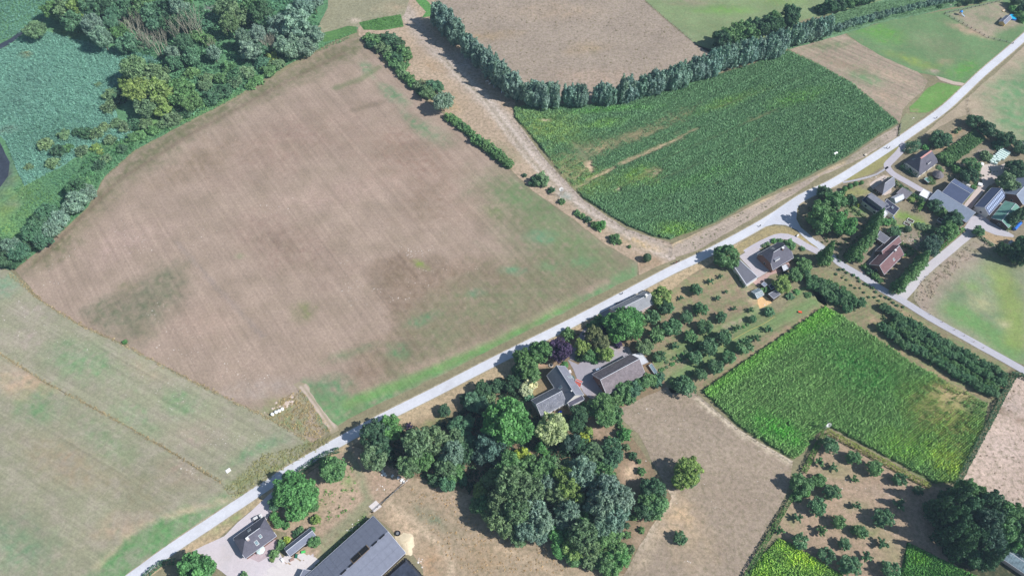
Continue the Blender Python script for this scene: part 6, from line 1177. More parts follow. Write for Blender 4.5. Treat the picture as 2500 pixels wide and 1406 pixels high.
    def panels(s, sd, nx, ny, x0, x1, f0, f1, mat, name='solar_panel', gap=.12, up=.18):
        "grid of separate panels on slope sd between fractions"
        hw = s.W / 2; run = s.yr - sd * hw
        first = None
        dx = (x1 - x0) / nx; df = (f1 - f0) / ny
        for j in range(ny):
            for i in range(nx):
                xa, xb = x0 + i * dx + gap / 2, x0 + (i + 1) * dx - gap / 2
                fa, fb = f0 + j * df, f0 + (j + 1) * df - gap / abs(run)
                if first is None:
                    pa = Vector((xa, sd * hw + run * fa, s.he + fa * (s.hr - s.he) + up)); 
                    pts = [(0, 0, 0), (xb - xa, 0, 0), (xb - xa, run * (fb - fa), (fb - fa) * (s.hr - s.he)), (0, run * (fb - fa), (fb - fa) * (s.hr - s.he))]
                    b = MB(); b.prism(pts, (0, 0, .05)); o = b.build(name, mat, s.root); o.location = pa; first = o
                else:
                    o = first.copy(); C.objects.link(o); o.parent = s.root; o.location = (xa, sd * hw + run * fa, s.he + fa * (s.hr - s.he) + up)

def flat(name, label, cat, pts, h, roof, wall, trim='edge', win=False, tw=.22, group=None):
    "flat-roofed building from its four roof corners in the photo"
    w = [P(p[0], p[1], h) for p in pts]; cen = sum(w, Vector()) / len(w)
    l = [(q.x - cen.x, q.y - cen.y) for q in w]
    ar = sum(l[i][0] * l[(i + 1) % len(l)][1] - l[(i + 1) % len(l)][0] * l[i][1] for i in range(len(l)))
    if ar < 0: l = l[::-1]
    root = empty(name, (cen.x, cen.y, 0)); tag(root, label, cat, group)
    b = MB(); n = len(l)
    for i in range(n):
        a = Vector(l[i]) * .97; q = Vector(l[(i + 1) % n]) * .97; d = (q - a).normalized(); nn = Vector((-d.y, d.x)) * .2
        b.prism([(a.x, a.y, 0), (q.x, q.y, 0), (q.x, q.y, h - .01), (a.x, a.y, h - .01)], (nn.x, nn.y, 0))
    b.build('wall', wall, root)
    b = MB(); b.prism([(x, y, h) for x, y in l], (0, 0, .15)); b.build('roof', roof, root)
    if trim:
        for i in range(n):
            a = Vector(l[i]); q = Vector(l[(i + 1) % n]); d = (q - a).normalized(); nn = Vector((-d.y, d.x)) * tw
            b = MB(); b.prism([(a.x, a.y, h + .155), (q.x, q.y, h + .155), ((q + nn).x, (q + nn).y, h + .155), ((a + nn).x, (a + nn).y, h + .155)], (0, 0, .12 + .01 * i)); b.build('roof_edge', RF[trim], root)
    if win:
        for i in range(n):
            a = Vector(l[i]) * .97; q = Vector(l[(i + 1) % n]) * .97; L = (q - a).length
            if L < 3: continue
            m_ = (a + q) / 2; d = (q - a).normalized(); nn = Vector((d.y, -d.x)) * .05
            b = MB(); a1 = m_ - d * .8; a2 = m_ + d * .8
            b.prism([(a1.x + nn.x, a1.y + nn.y, .8), (a2.x + nn.x, a2.y + nn.y, .8), (a2.x + nn.x, a2.y + nn.y, 1.9), (a1.x + nn.x, a1.y + nn.y, 1.9)], (-nn.x * 2, -nn.y * 2, 0)); b.build('window', M['pane'], root)
    return root

def sub(parent, name, mat, fn):
    b = MB(); fn(b); return b.build(name, mat, parent)

# roadside farm house (half hips, brown-grey tiles)
g = Gable('hipped_house', 'large half-hipped farmhouse with grey-brown tiled roof at the lower left of the road', 'house', (572, 1313), (644, 1262), (670, 1308.5), 3.4, 8.2, RF['greybrown'], M['brick'], hip=(4.2, 3.2), hipq=.25)
g.skylight(608.5, 1294, 1.3, 1.4); g.skylight(627, 1325, 1.2, 1.4); g.skylight(636, 1309, 1.0, 1.0); g.chimney(606, 1316, 1.1, 1.4, M['brickpale'])
Gable('long_shed', 'narrow shed with dark blue-grey gabled roof beside the hipped farmhouse', 'shed', (696, 1338), (757, 1290), (769, 1307), 2.6, 4.2, RF['sheet'], M['darkwood'], over=.2)
g = Gable('cattle_barn', 'huge cattle barn with low grey sheet roof cut by the bottom edge', 'barn', (911, 1261), (716, 1436), (798, 1527), 4.0, 8.0, RF['sheet'], M['darkwood'], over=.3, windows=False, trim='edge', ridge='sheet')
# ridge vents and framed rooflight; solid slabs, dark of the openings put into colour
for k in range(10):
    x0 = -g.L / 2 + 1.5 + k * g.L / 10.3
    sub(g.root, 'ridge_vent', M['dark'], lambda b: b.box(x0, x0 + g.L / 10.3 - 1.3, g.yr - .3, g.yr + .3, g.hr + .12, g.hr + .36))
for sdd in (-1, 1):
    g.panels(sdd, 14, 3, -g.L / 2 + .1, g.L / 2 - .1, .02, .93, RF['sheet'], 'roof_sheet', gap=.07, up=.2)
x, y, z, sd_ = g.loc(879.5, 1352.5); sl = (g.hr - g.he) / abs(g.yr - sd_ * g.W / 2) * -sd_
def lightframe(b, ax, bx, ay, by, dz): b.prism([(ax, ay, z + (ay - y) * sl + dz), (bx, ay, z + (ay - y) * sl + dz), (bx, by, z + (by - y) * sl + dz), (ax, by, z + (by - y) * sl + dz)], (0, 0, .12))
fr = sub(g.root, 'rooflight_frame', M['wood'], lambda b: lightframe(b, x - 4.4, x + 4.4, y - 1.4, y + 1.4, .32))
for i in range(2):
    for j in range(2):
        sub(fr, 'rooflight_opening', M['dark'], lambda b: lightframe(b, x - 4.1 + i * 4.2, x - .1 + i * 4.2, y - 1.2 + j * 1.25, y - .1 + j * 1.25, .46))
flat('barn_annex', 'small grey-roofed annex against the end of the huge cattle barn', 'barn', [(741, 1388), (764, 1393), (775, 1415), (722, 1425)], 3.2, RF['sheet'], M['darkwood'])
# brown barn of the courtyard farm
g = Gable('farm_barn', 'long brick barn with weathered grey-brown roof across the farm courtyard', 'barn', (1448.6, 914), (1538.7, 866), (1573, 911), 3.6, 8.6, RF['purplebrown'], M['brick'], over=.4)
flat('tin_lean_to', 'pale tin-roofed lean-to at the right end of the brown barn', 'shed', [(1542, 866), (1566, 860), (1583, 884), (1561, 894)], 2.8, RF['tin'], M['wood'], 'edge')
flat('cold_frame', 'long glass cold frame right of the brown barn', 'cold frame', [(1583, 892), (1591, 887), (1606, 909), (1598, 914)], 1.0, M['paneblue'], M['wood'], 'edge', tw=.15)
# slate L-shaped farmhouse
g = Gable('slate_farmhouse', 'slate-roofed farmhouse main wing with steep dark west slope', 'house', (1403.6, 888.5), (1421.7, 958.8), (1381, 986), 3.4, 9.0, RF['slate'], M['render'], over=.3) if False else Gable('slate_farmhouse', 'slate-roofed farmhouse wing running down the courtyard, with red porch roof', 'house', (1337, 916.5), (1380, 985), (1421.7, 960), 3.4, 8.8, RF['slatesun'], M['render'], over=.3)
g.skylight(1368, 946, 1.2, 1.2); g.skylight(1391, 920, .9, 2.2); g.chimney(1395, 956, .5, 1.0, M['metal'])
Gable('slate_wing', 'mottled slate wing joining the farmhouse at a right angle', 'house', (1322, 1014), (1381, 982.5), (1355.5, 947), 3.2, 7.4, RF['mottled'], M['render'], over=.3)
Gable('red_porch', 'little red-tiled porch on the courtyard side of the slate farmhouse', 'porch', (1402, 938), (1416, 944), (1419, 930), 2.6, 4.0, RF['red'], M['render'], over=.15, windows=False)
flat('farmhouse_annex', 'dark flat-roofed annex with pale edges at the end of the slate farmhouse', 'house', [(1384.5, 983), (1420.5, 963.8), (1428, 975), (1390.6, 993.7)], 3.0, RF['felt2'], M['render'], win=True)
# roadside long house
g = Gable('roadside_house', 'long pale-walled house with light slate roof hard by the road', 'house', (1490.8, 753), (1573.9, 712), (1594, 741), 4.4, 7.6, RF['longhouse'], M['brickpale'], over=.25)
g.chimney(1577, 724, 1.1, 1.6, M['render'])
# house in the road loop
g = Gable('loop_house', 'half-hipped house with grey tiles inside the road loop', 'house', (1851, 621), (1899, 593.4), (1933, 629.7), 3.6, 9.6, RF['greybrown'], M['brick'], hip=(3.4, 2.8), hipq=.42)
g.skylight(1884, 606, 1.6, .9); g.skylight(1888, 608, 1.2, .9); g.chimney(1909.5, 609, 1.1, 1.4); 
flat('dormer', 'grey dormer box on the front slope of the loop house', 'dormer', [(1889, 632), (1906, 626), (1910, 636), (1896, 643)], 6.4, RF['slatesun'], M['render'], 'edge', tw=.12) if False else None
x, y, z, sd_ = g.loc(1897, 637)
dm = sub(g.root, 'dormer', RF['slatesun'], lambda b: b.prism([(x - 1.9, y, z - .5), (x + 1.9, y, z - .5), (x + 1.9, y, z + 1.6), (x - 1.9, y, z + 1.6)], (0, -sd_ * 3.2, 0)))
sub(dm, 'window', M['white'], lambda b: b.box(x - 1.7, x + 1.7, y + sd_ * .003, y + sd_ * .1, z + .3, z + 1.3))
flat('long_garage', 'long garage with dark felt roof and pale edge strip beside the loop house yard', 'garage', [(1805, 633), (1851, 677), (1822, 697), (1790, 650)], 2.9, RF['felt'], M['render'], 'edge', tw=.5)
g = Gable('greenhouse', 'small glass greenhouse with white frame below the long garage', 'greenhouse', (1835, 712), (1851, 704), (1866, 719), 1.6, 2.6, M['paneblue'], M['paneblue'], over=.05, windows=False)
for k in range(6):
    xx = -g.L / 2 + k * g.L / 5
    for sdd in (-1, 1):
        b = MB(); b.tube((xx, sdd * g.W / 2, g.he + .18), (xx, g.yr, g.hr + .2), .05, .05, 4); b.build('glazing_bar', M['white'], g.root)
flat('garden_shed', 'grey flat-roofed garden shed under the round tree of the loop house', 'shed', [(1875, 718), (1893.7, 708), (1905.8, 718.6), (1888.7, 730.7)], 2.6, RF['felt'], M['darkwood'])
flat('small_blue_shed', 'small bluish flat-roofed shed between greenhouse and loop house terrace', 'shed', [(1858, 694), (1865, 688), (1874, 695), (1866, 701)], 2.2, RF['long'], M['darkwood'])
flat('dark_lean_to', 'dark lean-to roof beside the small bluish shed', 'shed', [(1876, 698), (1884, 692), (1892, 702), (1883, 708)], 2.2, RF['dark'], M['darkwood'])
flat('conservatory', 'pale grey flat conservatory roof on the right side of the loop house', 'conservatory', [(1908, 650), (1919, 645), (1926, 657), (1913, 663)], 2.4, RF['tin'], M['pane'], 'edge', tw=.12)
# dark-roofed village house
g = Gable('dark_roofed_house', 'low house with dark slate roof and grey roof box in the village', 'house', (2106.7, 489), (2126, 471), (2167.5, 502), 3.4, 4.6, RF['dark'], M['render']) if False else Gable('dark_roofed_house', 'low house with wide dark blue-black roof and grey raised box in the village', 'house', (2106.7, 489), (2149, 520.5), (2167.5, 502), 3.6, 5.0, RF['dark'], M['render'])
cx_, cy_, cz_, _ = g.loc(2138, 495)
sub(g.root, 'roof_box', RF['slatesun'], lambda b: b.box(cx_ - 5.2, cx_ + 5.2, cy_ - 2.2, cy_ + 2.2, cz_ - .6, cz_ + 2.0))
flat('dark_annex', 'dark flat-roofed annex with one skylight right of the dark-roofed house', 'house', [(2165, 486.6), (2196.3, 509.6), (2182, 527), (2157, 511), (2168, 500), (2160, 493)], 3.0, RF['dark'], M['render'])
flat('annex_skylight', 'single pale skylight box on the dark flat annex', 'skylight', [(2175, 507), (2179, 503.5), (2183, 507), (2179, 510.5)], 3.35, M['paneblue'], M['white'], 'edge', tw=.1)
flat('white_roof_terrace', 'bright white flat roof wedged below the dark-roofed house', 'terrace roof', [(2158.6, 509.6), (2168, 521), (2158, 530.5), (2149.5, 521.5)], 4.3, RF['white'], M['render'], 'edge')
Gable('garden_barn', 'small gabled barn with pale grey roof above the dark-roofed house', 'barn', (2136, 459), (2165, 437), (2182, 450.7), 2.6, 6.6, RF['thatch'], M['darkwood'], over=.5, hip=(3.0, 0), hipq=.0, roof2=RF['slatesun'])  # roof2: lit tone put into the sunward slope's colour
g = Gable('glasshouse', 'glass house with pale panels right of the dark-roofed house', 'greenhouse', (2189.5, 497), (2174.6, 482), (2195.7, 473.8), 2.0, 3.6, M['paneblue'], M['paneblue'], over=.05, windows=False) if False else Gable('glasshouse', 'glasshouse with pale corrugated slopes right of the dark-roofed house', 'greenhouse', (2175, 483), (2196, 473.5), (2205, 486), 2.0, 3.6, RF['tin'], M['paneblue'], over=.05, windows=False)
flat('net_cage', 'flat fruit cage of grey netting behind the glasshouse', 'fruit cage', [(2203, 458.4), (2227.7, 471), (2212, 486.6), (2188, 472.5)], 2.2, plain('netting', c(120, 118, 128), .8, .25, 1.5), M['wood'], 'edge', tw=.08)
flat('white_garage', 'white flat-roofed garage beside the long grey roof', 'garage', [(2254.5, 461), (2271, 470), (2263.5, 486.6), (2243, 476.3)], 2.7, RF['white'], M['render'])
# brown-tiled bungalow
g = Gable('brown_bungalow', 'bungalow with brown tiled roof between two cypress lines', 'house', (2126, 644.7), (2172, 599), (2197, 628), 3.2, 6.4, RF['brown'], M['brick'], over=.5)
g.chimney(2184, 614, .9, 1.3, M['render']); g.skylight(2182, 634, 1.2, 1.0)
Gable('bungalow_wing', 'narrow brown-tiled wing at the top of the bungalow', 'house', (2140, 612), (2180.3, 577), (2198, 590), 3.0, 5.4, RF['brown'], M['brick'], over=.4)
flat('bungalow_garage', 'grey flat-roofed garage with white edge on the bungalow wing', 'garage', [(2147.8, 564.3), (2172.8, 582), (2158.6, 596), (2138.4, 582.6)], 2.8, RF['felt'], M['brick'])
# red-ridged hipped house
g = Gable('red_ridged_house', 'hipped grey-tiled house with a bright red ridge in the north', 'house', (2213, 398), (2250, 364), (2288, 393), 3.2, 9.4, RF['greybrown'], M['render'], hip=(3.6, 3.4), hipq=.2, ridge='ridge_red', trim=None) if False else Gable('red_ridged_house', 'grey-tiled half-hipped house with a bright red ridge', 'house', (2246, 426), (2288, 396), (2254, 366), 3.2, 9.6, RF['greybrown'], M['render'], hip=(3.4, 2.6), hipq=.2, ridge='ridge_red', trim=None)
sub(g.root, 'ridge_band', RF['ridge_red'], lambda b: b.box(-g.L / 2 + 3.4, g.L / 2 - 3.0, g.yr - .45, g.yr + .45, g.hr + .1, g.hr + .34))
x, y, z, sd_ = g.loc(2267, 401)
dm = sub(g.root, 'dormer', RF['greybrown'], lambda b: b.prism([(x - 1.7, y, z - .5), (x + 1.7, y, z - .5), (x + 1.7, y, z + 1.5), (x - 1.7, y, z + 1.5)], (0, -sd_ * 3.0, 0)))
sub(dm, 'window', M['white'], lambda b: b.box(x - 1.5, x + 1.5, y + sd_ * .003, y + sd_ * .1, z + .3, z + 1.2))
g.skylight(2231, 389, 1.6, .8)
p = P(2291, 425, 2.5); hut = empty('round_hut', (p.x, p.y, 0)); tag(hut, 'round thatched garden hut beside the red-ridged house', 'hut')
b = MB(); b.lathe([(2.4, 0), (2.4, 2.1)], 10); b.build('wall', M['darkwood'], hut); b = MB(); b.lathe([(3.4, 2.0), (2.0, 3.4), (.15, 4.6)], 10); b.build('roof', RF['thatch'], hut)
flat('teal_shed', 'tiny shed with teal roof standing inside the square hedge', 'shed', [(2255, 438), (2262, 433), (2273, 441), (2266, 447)], 1.9, RF['green'], M['darkwood'])
# barns with solar panels
g = Gable('solar_barn', 'barn with dark sheets and two rows of solar panels on its upper slope', 'barn', (2301.9, 469.8), (2348, 497), (2374, 463), 3.6, 6.4, RF['solarroof'], M['brick'], over=.3)
g.panels(1 if g.loc(2345, 450)[3] == 1 else -1, 8, 2, -g.L / 2 + 3.5, g.L / 2 - 3.0, .22, .85, plain('solar_cells_soft_sheen', c(120, 140, 186), .2, .08, .6, spec=.6), gap=.45)  # pale sky reflection put into the cell colour
g = Gable('solar_stable', 'narrow gabled building with solar panels covering its right slope', 'barn', (2382, 504), (2422, 460), (2452, 481), 3.6, 6.4, RF['solarroof'], M['render'], over=.4)
g.panels(g.loc(2435, 495)[3], 12, 2, -g.L / 2 + .6, g.L / 2 - .6, .08, .92, plain('solar_cells_sky_glare', c(168, 184, 216), .2, .06, .6, spec=.6), gap=.5)  # stronger sky reflection put into the cell colour
Gable('long_grey_building', 'long low building with pale blue-grey roof and white gable edges', 'barn', (2268.4, 487), (2358.8, 542.3), (2378.7, 517.4), 3.4, 4.6, RF['long'], M['brick'], over=.25, split=.82)
Gable('green_shed', 'shed with faded green sheet roof right of the solar stable', 'shed', (2422, 532.4), (2455, 492), (2496, 512), 3.0, 4.8, RF['green'], M['darkwood'], over=.3)
Gable('right_edge_barn', 'large barn with blue-grey roof and white gable edge cut by the right edge', 'barn', (2450.5, 471), (2520, 398), (2566, 424), 3.8, 7.2, RF['long'], M['brick'], over=.3)
flat('white_hut', 'small pale-roofed hut in deep shade at the right edge', 'hut', [(2467.6, 586), (2489, 599), (2480, 606), (2461, 593.5)], 2.3, RF['tin'], M['render'])
# shed at the pool
g = Gable('pool_shed', 'yellow wooden shed with grey roof in front of the swimming pool', 'shed', (2441, 53), (2456, 39), (2469, 45), 2.2, 3.4, RF['sheet'], M['yellowwood'], over=.3, windows=False)
g.door(0, -1)
# glass roof at the lower right
g = Gable('glass_roofed_house', 'long greenhouse roofed in bluish glass at the bottom right corner', 'greenhouse', (2432, 1352), (2530, 1418), (2552, 1384), 3.0, 3.6, M['paneblue'], M['brickpale'], over=.1, windows=False)
for sdd in (-1, 1): g.panels(sdd, 16, 2, -g.L / 2 + .2, g.L / 2 - .2, .03, .95, M['paneblue'], 'glass_pane', gap=.14, up=.2)
# black silage clamp with tyre edge
b_ = [P(990, 1362), P(1012, 1384), P(1060, 1440), P(1000, 1490), P(925, 1420)]
cl = empty('silage_clamp', (b_[1].x, b_[1].y, 0)); tag(cl, 'black plastic covered silage clamp beside the huge cattle barn', 'silage clamp')
ce = sum(b_, Vector()) / 5
bb = MB(); lo = [(q.x - b_[1].x, q.y - b_[1].y, .02) for q in b_]; hi = [((q.x - ce.x) * .82 + ce.x - b_[1].x, (q.y - ce.y) * .82 + ce.y - b_[1].y, 1.7) for q in b_]
for i in range(5): bb.poly([lo[i], lo[(i + 1) % 5], hi[(i + 1) % 5], hi[i]])
bb.poly(hi); bb.build('plastic_cover', plain('black_plastic', c(62, 68, 84), .35, .45, .8, spec=.6, bmp=.2), cl)
first = None
for i in range(5):
    a = Vector(lo[i]); q = Vector(lo[(i + 1) % 5]); n = int((q - a).length / .9)
    for k in range(n):
        if first is None:
            b = MB(); b.lathe([(.2, 0), (.42, .02), (.42, .2), (.2, .22)], 10); first = b.build('tyre', M['tyre'], cl); o = first
        else: o = first.copy(); C.objects.link(o)
        w__ = a + (q - a) * ((k + .5) / n); o.parent = cl; o.location = (w__.x + R.uniform(-.1, .1), w__.y + R.uniform(-.1, .1), .03)
# concrete slabs in the yard
ys = [o for o in C.objects if o.name == 'gravel_yard'][0]
mslab = plain('concrete_slab', c(214, 208, 208), .85, .06, .6)
for (x0, y0) in [(650, 1392), (668, 1378), (686, 1364), (668, 1400), (686, 1386), (704, 1372), (722, 1358), (686, 1404), (704, 1392), (722, 1378), (738, 1364), (704, 1408), (720, 1396), (738, 1382), (752, 1370)]:
    pts = [P(x0, y0), P(x0 + 16, y0 - 12), P(x0 + 31, y0 - 1), P(x0 + 15, y0 + 11)]
    cc_ = sum(pts, Vector()) / 4
    b = MB(); b.prism([((q.x - cc_.x) * .96, (q.y - cc_.y) * .96, 0) for q in pts], (0, 0, .03)); o = b.build('slab', mslab, ys); o.location = (cc_.x, cc_.y, .14 + R.uniform(0, .01))
for pts in [[(900, 1236), (918, 1221), (932, 1236), (914, 1250)]]:
    q4 = [P(*p) for p in pts]; cc_ = sum(q4, Vector()) / 4
    b = MB(); b.prism([(q.x - cc_.x, q.y - cc_.y, 0) for q in q4], (0, 0, .12)); o = b.build('concrete_pad', mslab); o.location = (cc_.x, cc_.y, .08); tag(o, 'square pale concrete pad by the corner of the huge cattle barn', 'concrete pad')
# ------------------------------------------------------------ vehicles, people, animals, small things
def bev(name, mat, boxes, parent, w=.08):
    b = MB()
    for q in boxes: b.box(*q)
    o = b.build(name, mat, parent)
    md = o.modifiers.new('bevel', 'BEVEL'); md.width = w; md.segments = 2; return o

def car(px, py, deg, col, label):
    p = P(px, py, .6); r = empty('parked_car', (p.x, p.y, .15), math.radians(deg)); tag(r, label, 'car')
    paint = plain('car_paint', col, .25, .04, 1, spec=.7)
    body = MB()
    prof = [(-2.15, .3), (-2.2, .75), (-2.0, .95), (2.0 - .75, .92), (2.12, .72), (2.2, .35)]
    i0 = [(x, -.88, z) for x, z in prof]; body.prism(i0, (0, 1.76, 0)); o = body.build('body', paint, r); o.modifiers.new('b', 'BEVEL').width = .09
    cab = MB(); lo = [(-1.95, .93), (1.1, .93), (.45, 1.44), (-1.55, 1.46)]
    v0 = [(x, -.78 if z < 1 else -.64, z) for x, z in lo]; v1 = [(x, -y, z) for x, y, z in v0]
    cab.v = v0 + v1; cab.f = [[0, 1, 2, 3], [7, 6, 5, 4], [0, 4, 5, 1], [1, 5, 6, 2], [2, 6, 7, 3], [3, 7, 4, 0]]
    cab.build('windows', M['pane'], r)
    bev('roof', paint, [(-1.5, .45, -.62, .62, 1.455, 1.5)], r, .02)
    for sx in (-1.35, 1.35):
        for sy in (-.86, .86):
            b = MB(); b.tube((sx, sy - .1, .32), (sx, sy + .1, .32), .32, .32, 12); wh = b.build('wheel', M['tyre'], r)
            b = MB(); b.tube((sx, sy * 1.13, .32), (sx, sy * 1.14, .32), .19, .19, 10); b.build('rim', M['metal'], wh)
    for sy in (-.6, .6):
        b = MB(); b.box(2.13, 2.2, sy - .17, sy + .17, .55, .7); b.build('headlight', M['white'], r)
car(1461, 903, 19, c(160, 176, 200), 'light blue-grey estate car parked along the shaded side of the brown barn')
car(1513, 741, 27, c(46, 54, 74), 'dark blue car parked in the shade against the long roadside house')
car(2332, 562, -38, c(230, 212, 220), 'pale pinkish-white car parked among trees by the farm drive hedge')
car(2100, 470 - 0, 30, c(210, 216, 224), 'silver car half hidden beside the footpath globes') if False else None
car(628, 1264, 32, c(220, 222, 224), 'white car parked at the upper wall of the hipped farmhouse')

def skin(name, joints, bones, mat, parent, root=0, sub_=1):
    me = bpy.data.meshes.new(name); me.from_pydata([j[:3] for j in joints], bones, []); me.update(); me.materials.append(mat)
    o = link(name, me, parent); o.modifiers.new('skin', 'SKIN')
    me.attributes  # radii
    if not me.skin_vertices: 
        bpy.context.view_layer.objects.active = o
    sv = me.skin_vertices[0].data if me.skin_vertices else None
    if sv:
        for i, j in enumerate(joints): sv[i].radius = (j[3], j[3]); 
        sv[root].use_root = True
    s_ = o.modifiers.new('smooth', 'SUBSURF'); s_.levels = sub_; s_.render_levels = sub_
    return o

def tubefig(name, joints, bones, mat, parent):
    "continuous tapered figure from joints (x,y,z,r)"
    me = bpy.data.meshes.new(name); me.from_pydata([j[:3] for j in joints], bones, []); me.update()
    o = link(name, me, parent)
    o.modifiers.new('skin', 'SKIN')
    d = bpy.context.evaluated_depsgraph_get if False else None
    return o

SKINM = plain('skin', c(214, 168, 140), .6, .05)
def cyclist(px, py, deg, top, legs, label, bike=c(40, 42, 50)):
    p = P(px, py, .7); root = empty('person', (p.x, p.y, .145), math.radians(deg)); tag(root, label, 'person', 'cyclists on the road')
    J = [(-.05, 0, .98, .14), (.08, 0, 1.2, .16), (.26, 0, 1.42, .15), (.34, 0, 1.53, .06), (.42, 0, 1.66, .105),
         (.28, .2, 1.42, .07), (.45, .24, 1.22, .045), (.62, .22, 1.08, .04), (.28, -.2, 1.42, .07), (.45, -.24, 1.22, .045), (.62, -.22, 1.08, .04),
         (.0, .1, .94, .1), (.33, .12, .78, .07), (.16, .12, .4, .05), (.27, .12, .34, .04), (.0, -.1, .94, .1), (.3, -.12, .62, .07), (.1, -.12, .24, .05), (.21, -.12, .18, .04)]
    B = [(0, 1), (1, 2), (2, 3), (3, 4), (2, 5), (5, 6), (6, 7), (2, 8), (8, 9), (9, 10), (0, 11), (11, 12), (12, 13), (13, 14), (0, 15), (15, 16), (16, 17), (17, 18)]
    person_body(J, B, top, root)
    b = MB(); b.lathe([(.02, 1.75), (.1, 1.73), (.125, 1.64)], 8, .42, 0); b.build('hair', plain('hair', c(60, 46, 36), .8, .1), root)
    bk = empty('bicycle', (p.x, p.y, .145), math.radians(deg)); tag(bk, label.replace('person', 'bicycle ridden by the person', 1) if False else 'bicycle under the ' + label.split(' ', 1)[1] if False else BIKE[0], 'bicycle', 'bicycles on the road')
    fm = plain('bike_frame', bike, .4, .05)
    for nm, x in (('wheel', -.5), ('wheel', .55)):
        b = MB(); n = 16
        for k in range(n):
            t0, t1 = 2 * math.pi * k / n, 2 * math.pi * (k + 1) / n
            b.tube((x + .33 * math.cos(t0), 0, .34 + .33 * math.sin(t0)), (x + .33 * math.cos(t1), 0, .34 + .33 * math.sin(t1)), .025, .025, 4)
        for k in range(4): t = k * math.pi / 4; b.tube((x - .32 * math.cos(t), 0, .34 - .32 * math.sin(t)), (x + .32 * math.cos(t), 0, .34 + .32 * math.sin(t)), .008, .008, 3)
        b.build('wheel', M['tyre'], bk)
    b = MB()
    for a, q in [((-.5, 0, .34), (-.05, 0, .3)), ((-.05, 0, .3), (-.15, 0, .85)), ((-.5, 0, .34), (-.13, 0, .75)), ((-.13, 0, .75), (.42, 0, .82)), ((-.05, 0, .3), (.43, 0, .75)), ((.4, 0, 1.0), (.55, 0, .34))]: b.tube(a, q, .03, .03, 5)
    b.build('frame', fm, bk)
    b = MB(); b.tube((.42, 0, 1.0), (.5, -.28, 1.04), .02, .02, 4); b.tube((.42, 0, 1.0), (.5, .28, 1.04), .02, .02, 4); b.build('handlebar', M['metal'], bk)
    b = MB(); b.box(-.3, -.02, -.07, .07, .85, .9); b.build('saddle', M['dark'], bk)
BIKE = ['']
def person_body(J, B, top, root):
    "one continuous body skinned over the joints, coloured top and trousers by height"
    me = bpy.data.meshes.new('body'); me.from_pydata([j[:3] for j in J], B, []); me.update()
    o = link('body', me, root)
    with bpy.context.temp_override(object=o, active_object=o, selected_objects=[o]):
        sk = o.modifiers.new('skin', 'SKIN')
        try: bpy.ops.object.skin_root_mark()
        except Exception: pass
    if me.skin_vertices:
        for i, j in enumerate(J): me.skin_vertices[0].data[i].radius = (j[3], j[3])
        me.skin_vertices[0].data[0].use_root = True
    s_ = o.modifiers.new('smooth', 'SUBSURF'); s_.levels = 1; s_.render_levels = 1
    m, t, bs = newmat('clothes')
    tc = nd(t, 'ShaderNodeTexCoord'); sx = nd(t, 'ShaderNodeSeparateXYZ'); t.links.new(tc.outputs['Object'], sx.inputs[0])
    f1 = mapr(t, sx.outputs[2], .98, 1.0, 0, 1); f2 = mapr(t, sx.outputs[2], 1.5, 1.52, 0, 1)
    col = mixc(t, f1, c(44, 50, 66), top); col = mixc(t, f2, col, c(214, 168, 140)); t.links.new(col, bs.inputs['Base Color']); bs.inputs['Roughness'].default_value = .8
    me.materials.append(m)
for (px, py, dg, top, lb, bl) in [(1518, 717, 28, c(66, 70, 80), 'cyclist in dark clothes riding on the road beside the long roadside house', 'bicycle on the road beside the long roadside house'),
    (1855, 552, 30, c(70, 84, 120), 'cyclist in blue on the road just left of the junction', 'bicycle on the road just left of the junction'),
    (2164, 361, 35, c(210, 214, 220), 'cyclist in a white top on the road beside the bare strip', 'bicycle of the white-topped rider beside the bare strip'),
    (2170, 362, 35, c(60, 60, 70), 'dark-clothed cyclist riding beside the white-topped one', 'bicycle of the dark-clothed rider beside the white-topped one'),
    (2287, 288, 215, c(50, 54, 66), 'lone cyclist on the far upper stretch of road', 'bicycle on the far upper stretch of road'),
    (1644, 644, 30, c(56, 54, 66), 'rearmost dark-clothed cyclist of the trio at the droveway mouth', 'rearmost bicycle of the trio at the droveway mouth'),
    (1650, 642, 30, c(196, 34, 48), 'red-jacketed cyclist in the trio at the droveway mouth', 'bicycle of the red-jacketed rider at the droveway mouth'),
    (1657, 638, 30, c(70, 70, 86), 'leading cyclist of the trio at the droveway mouth', 'leading bicycle of the trio at the droveway mouth')]:
    BIKE[0] = bl; cyclist(px, py, dg, top, None, lb)
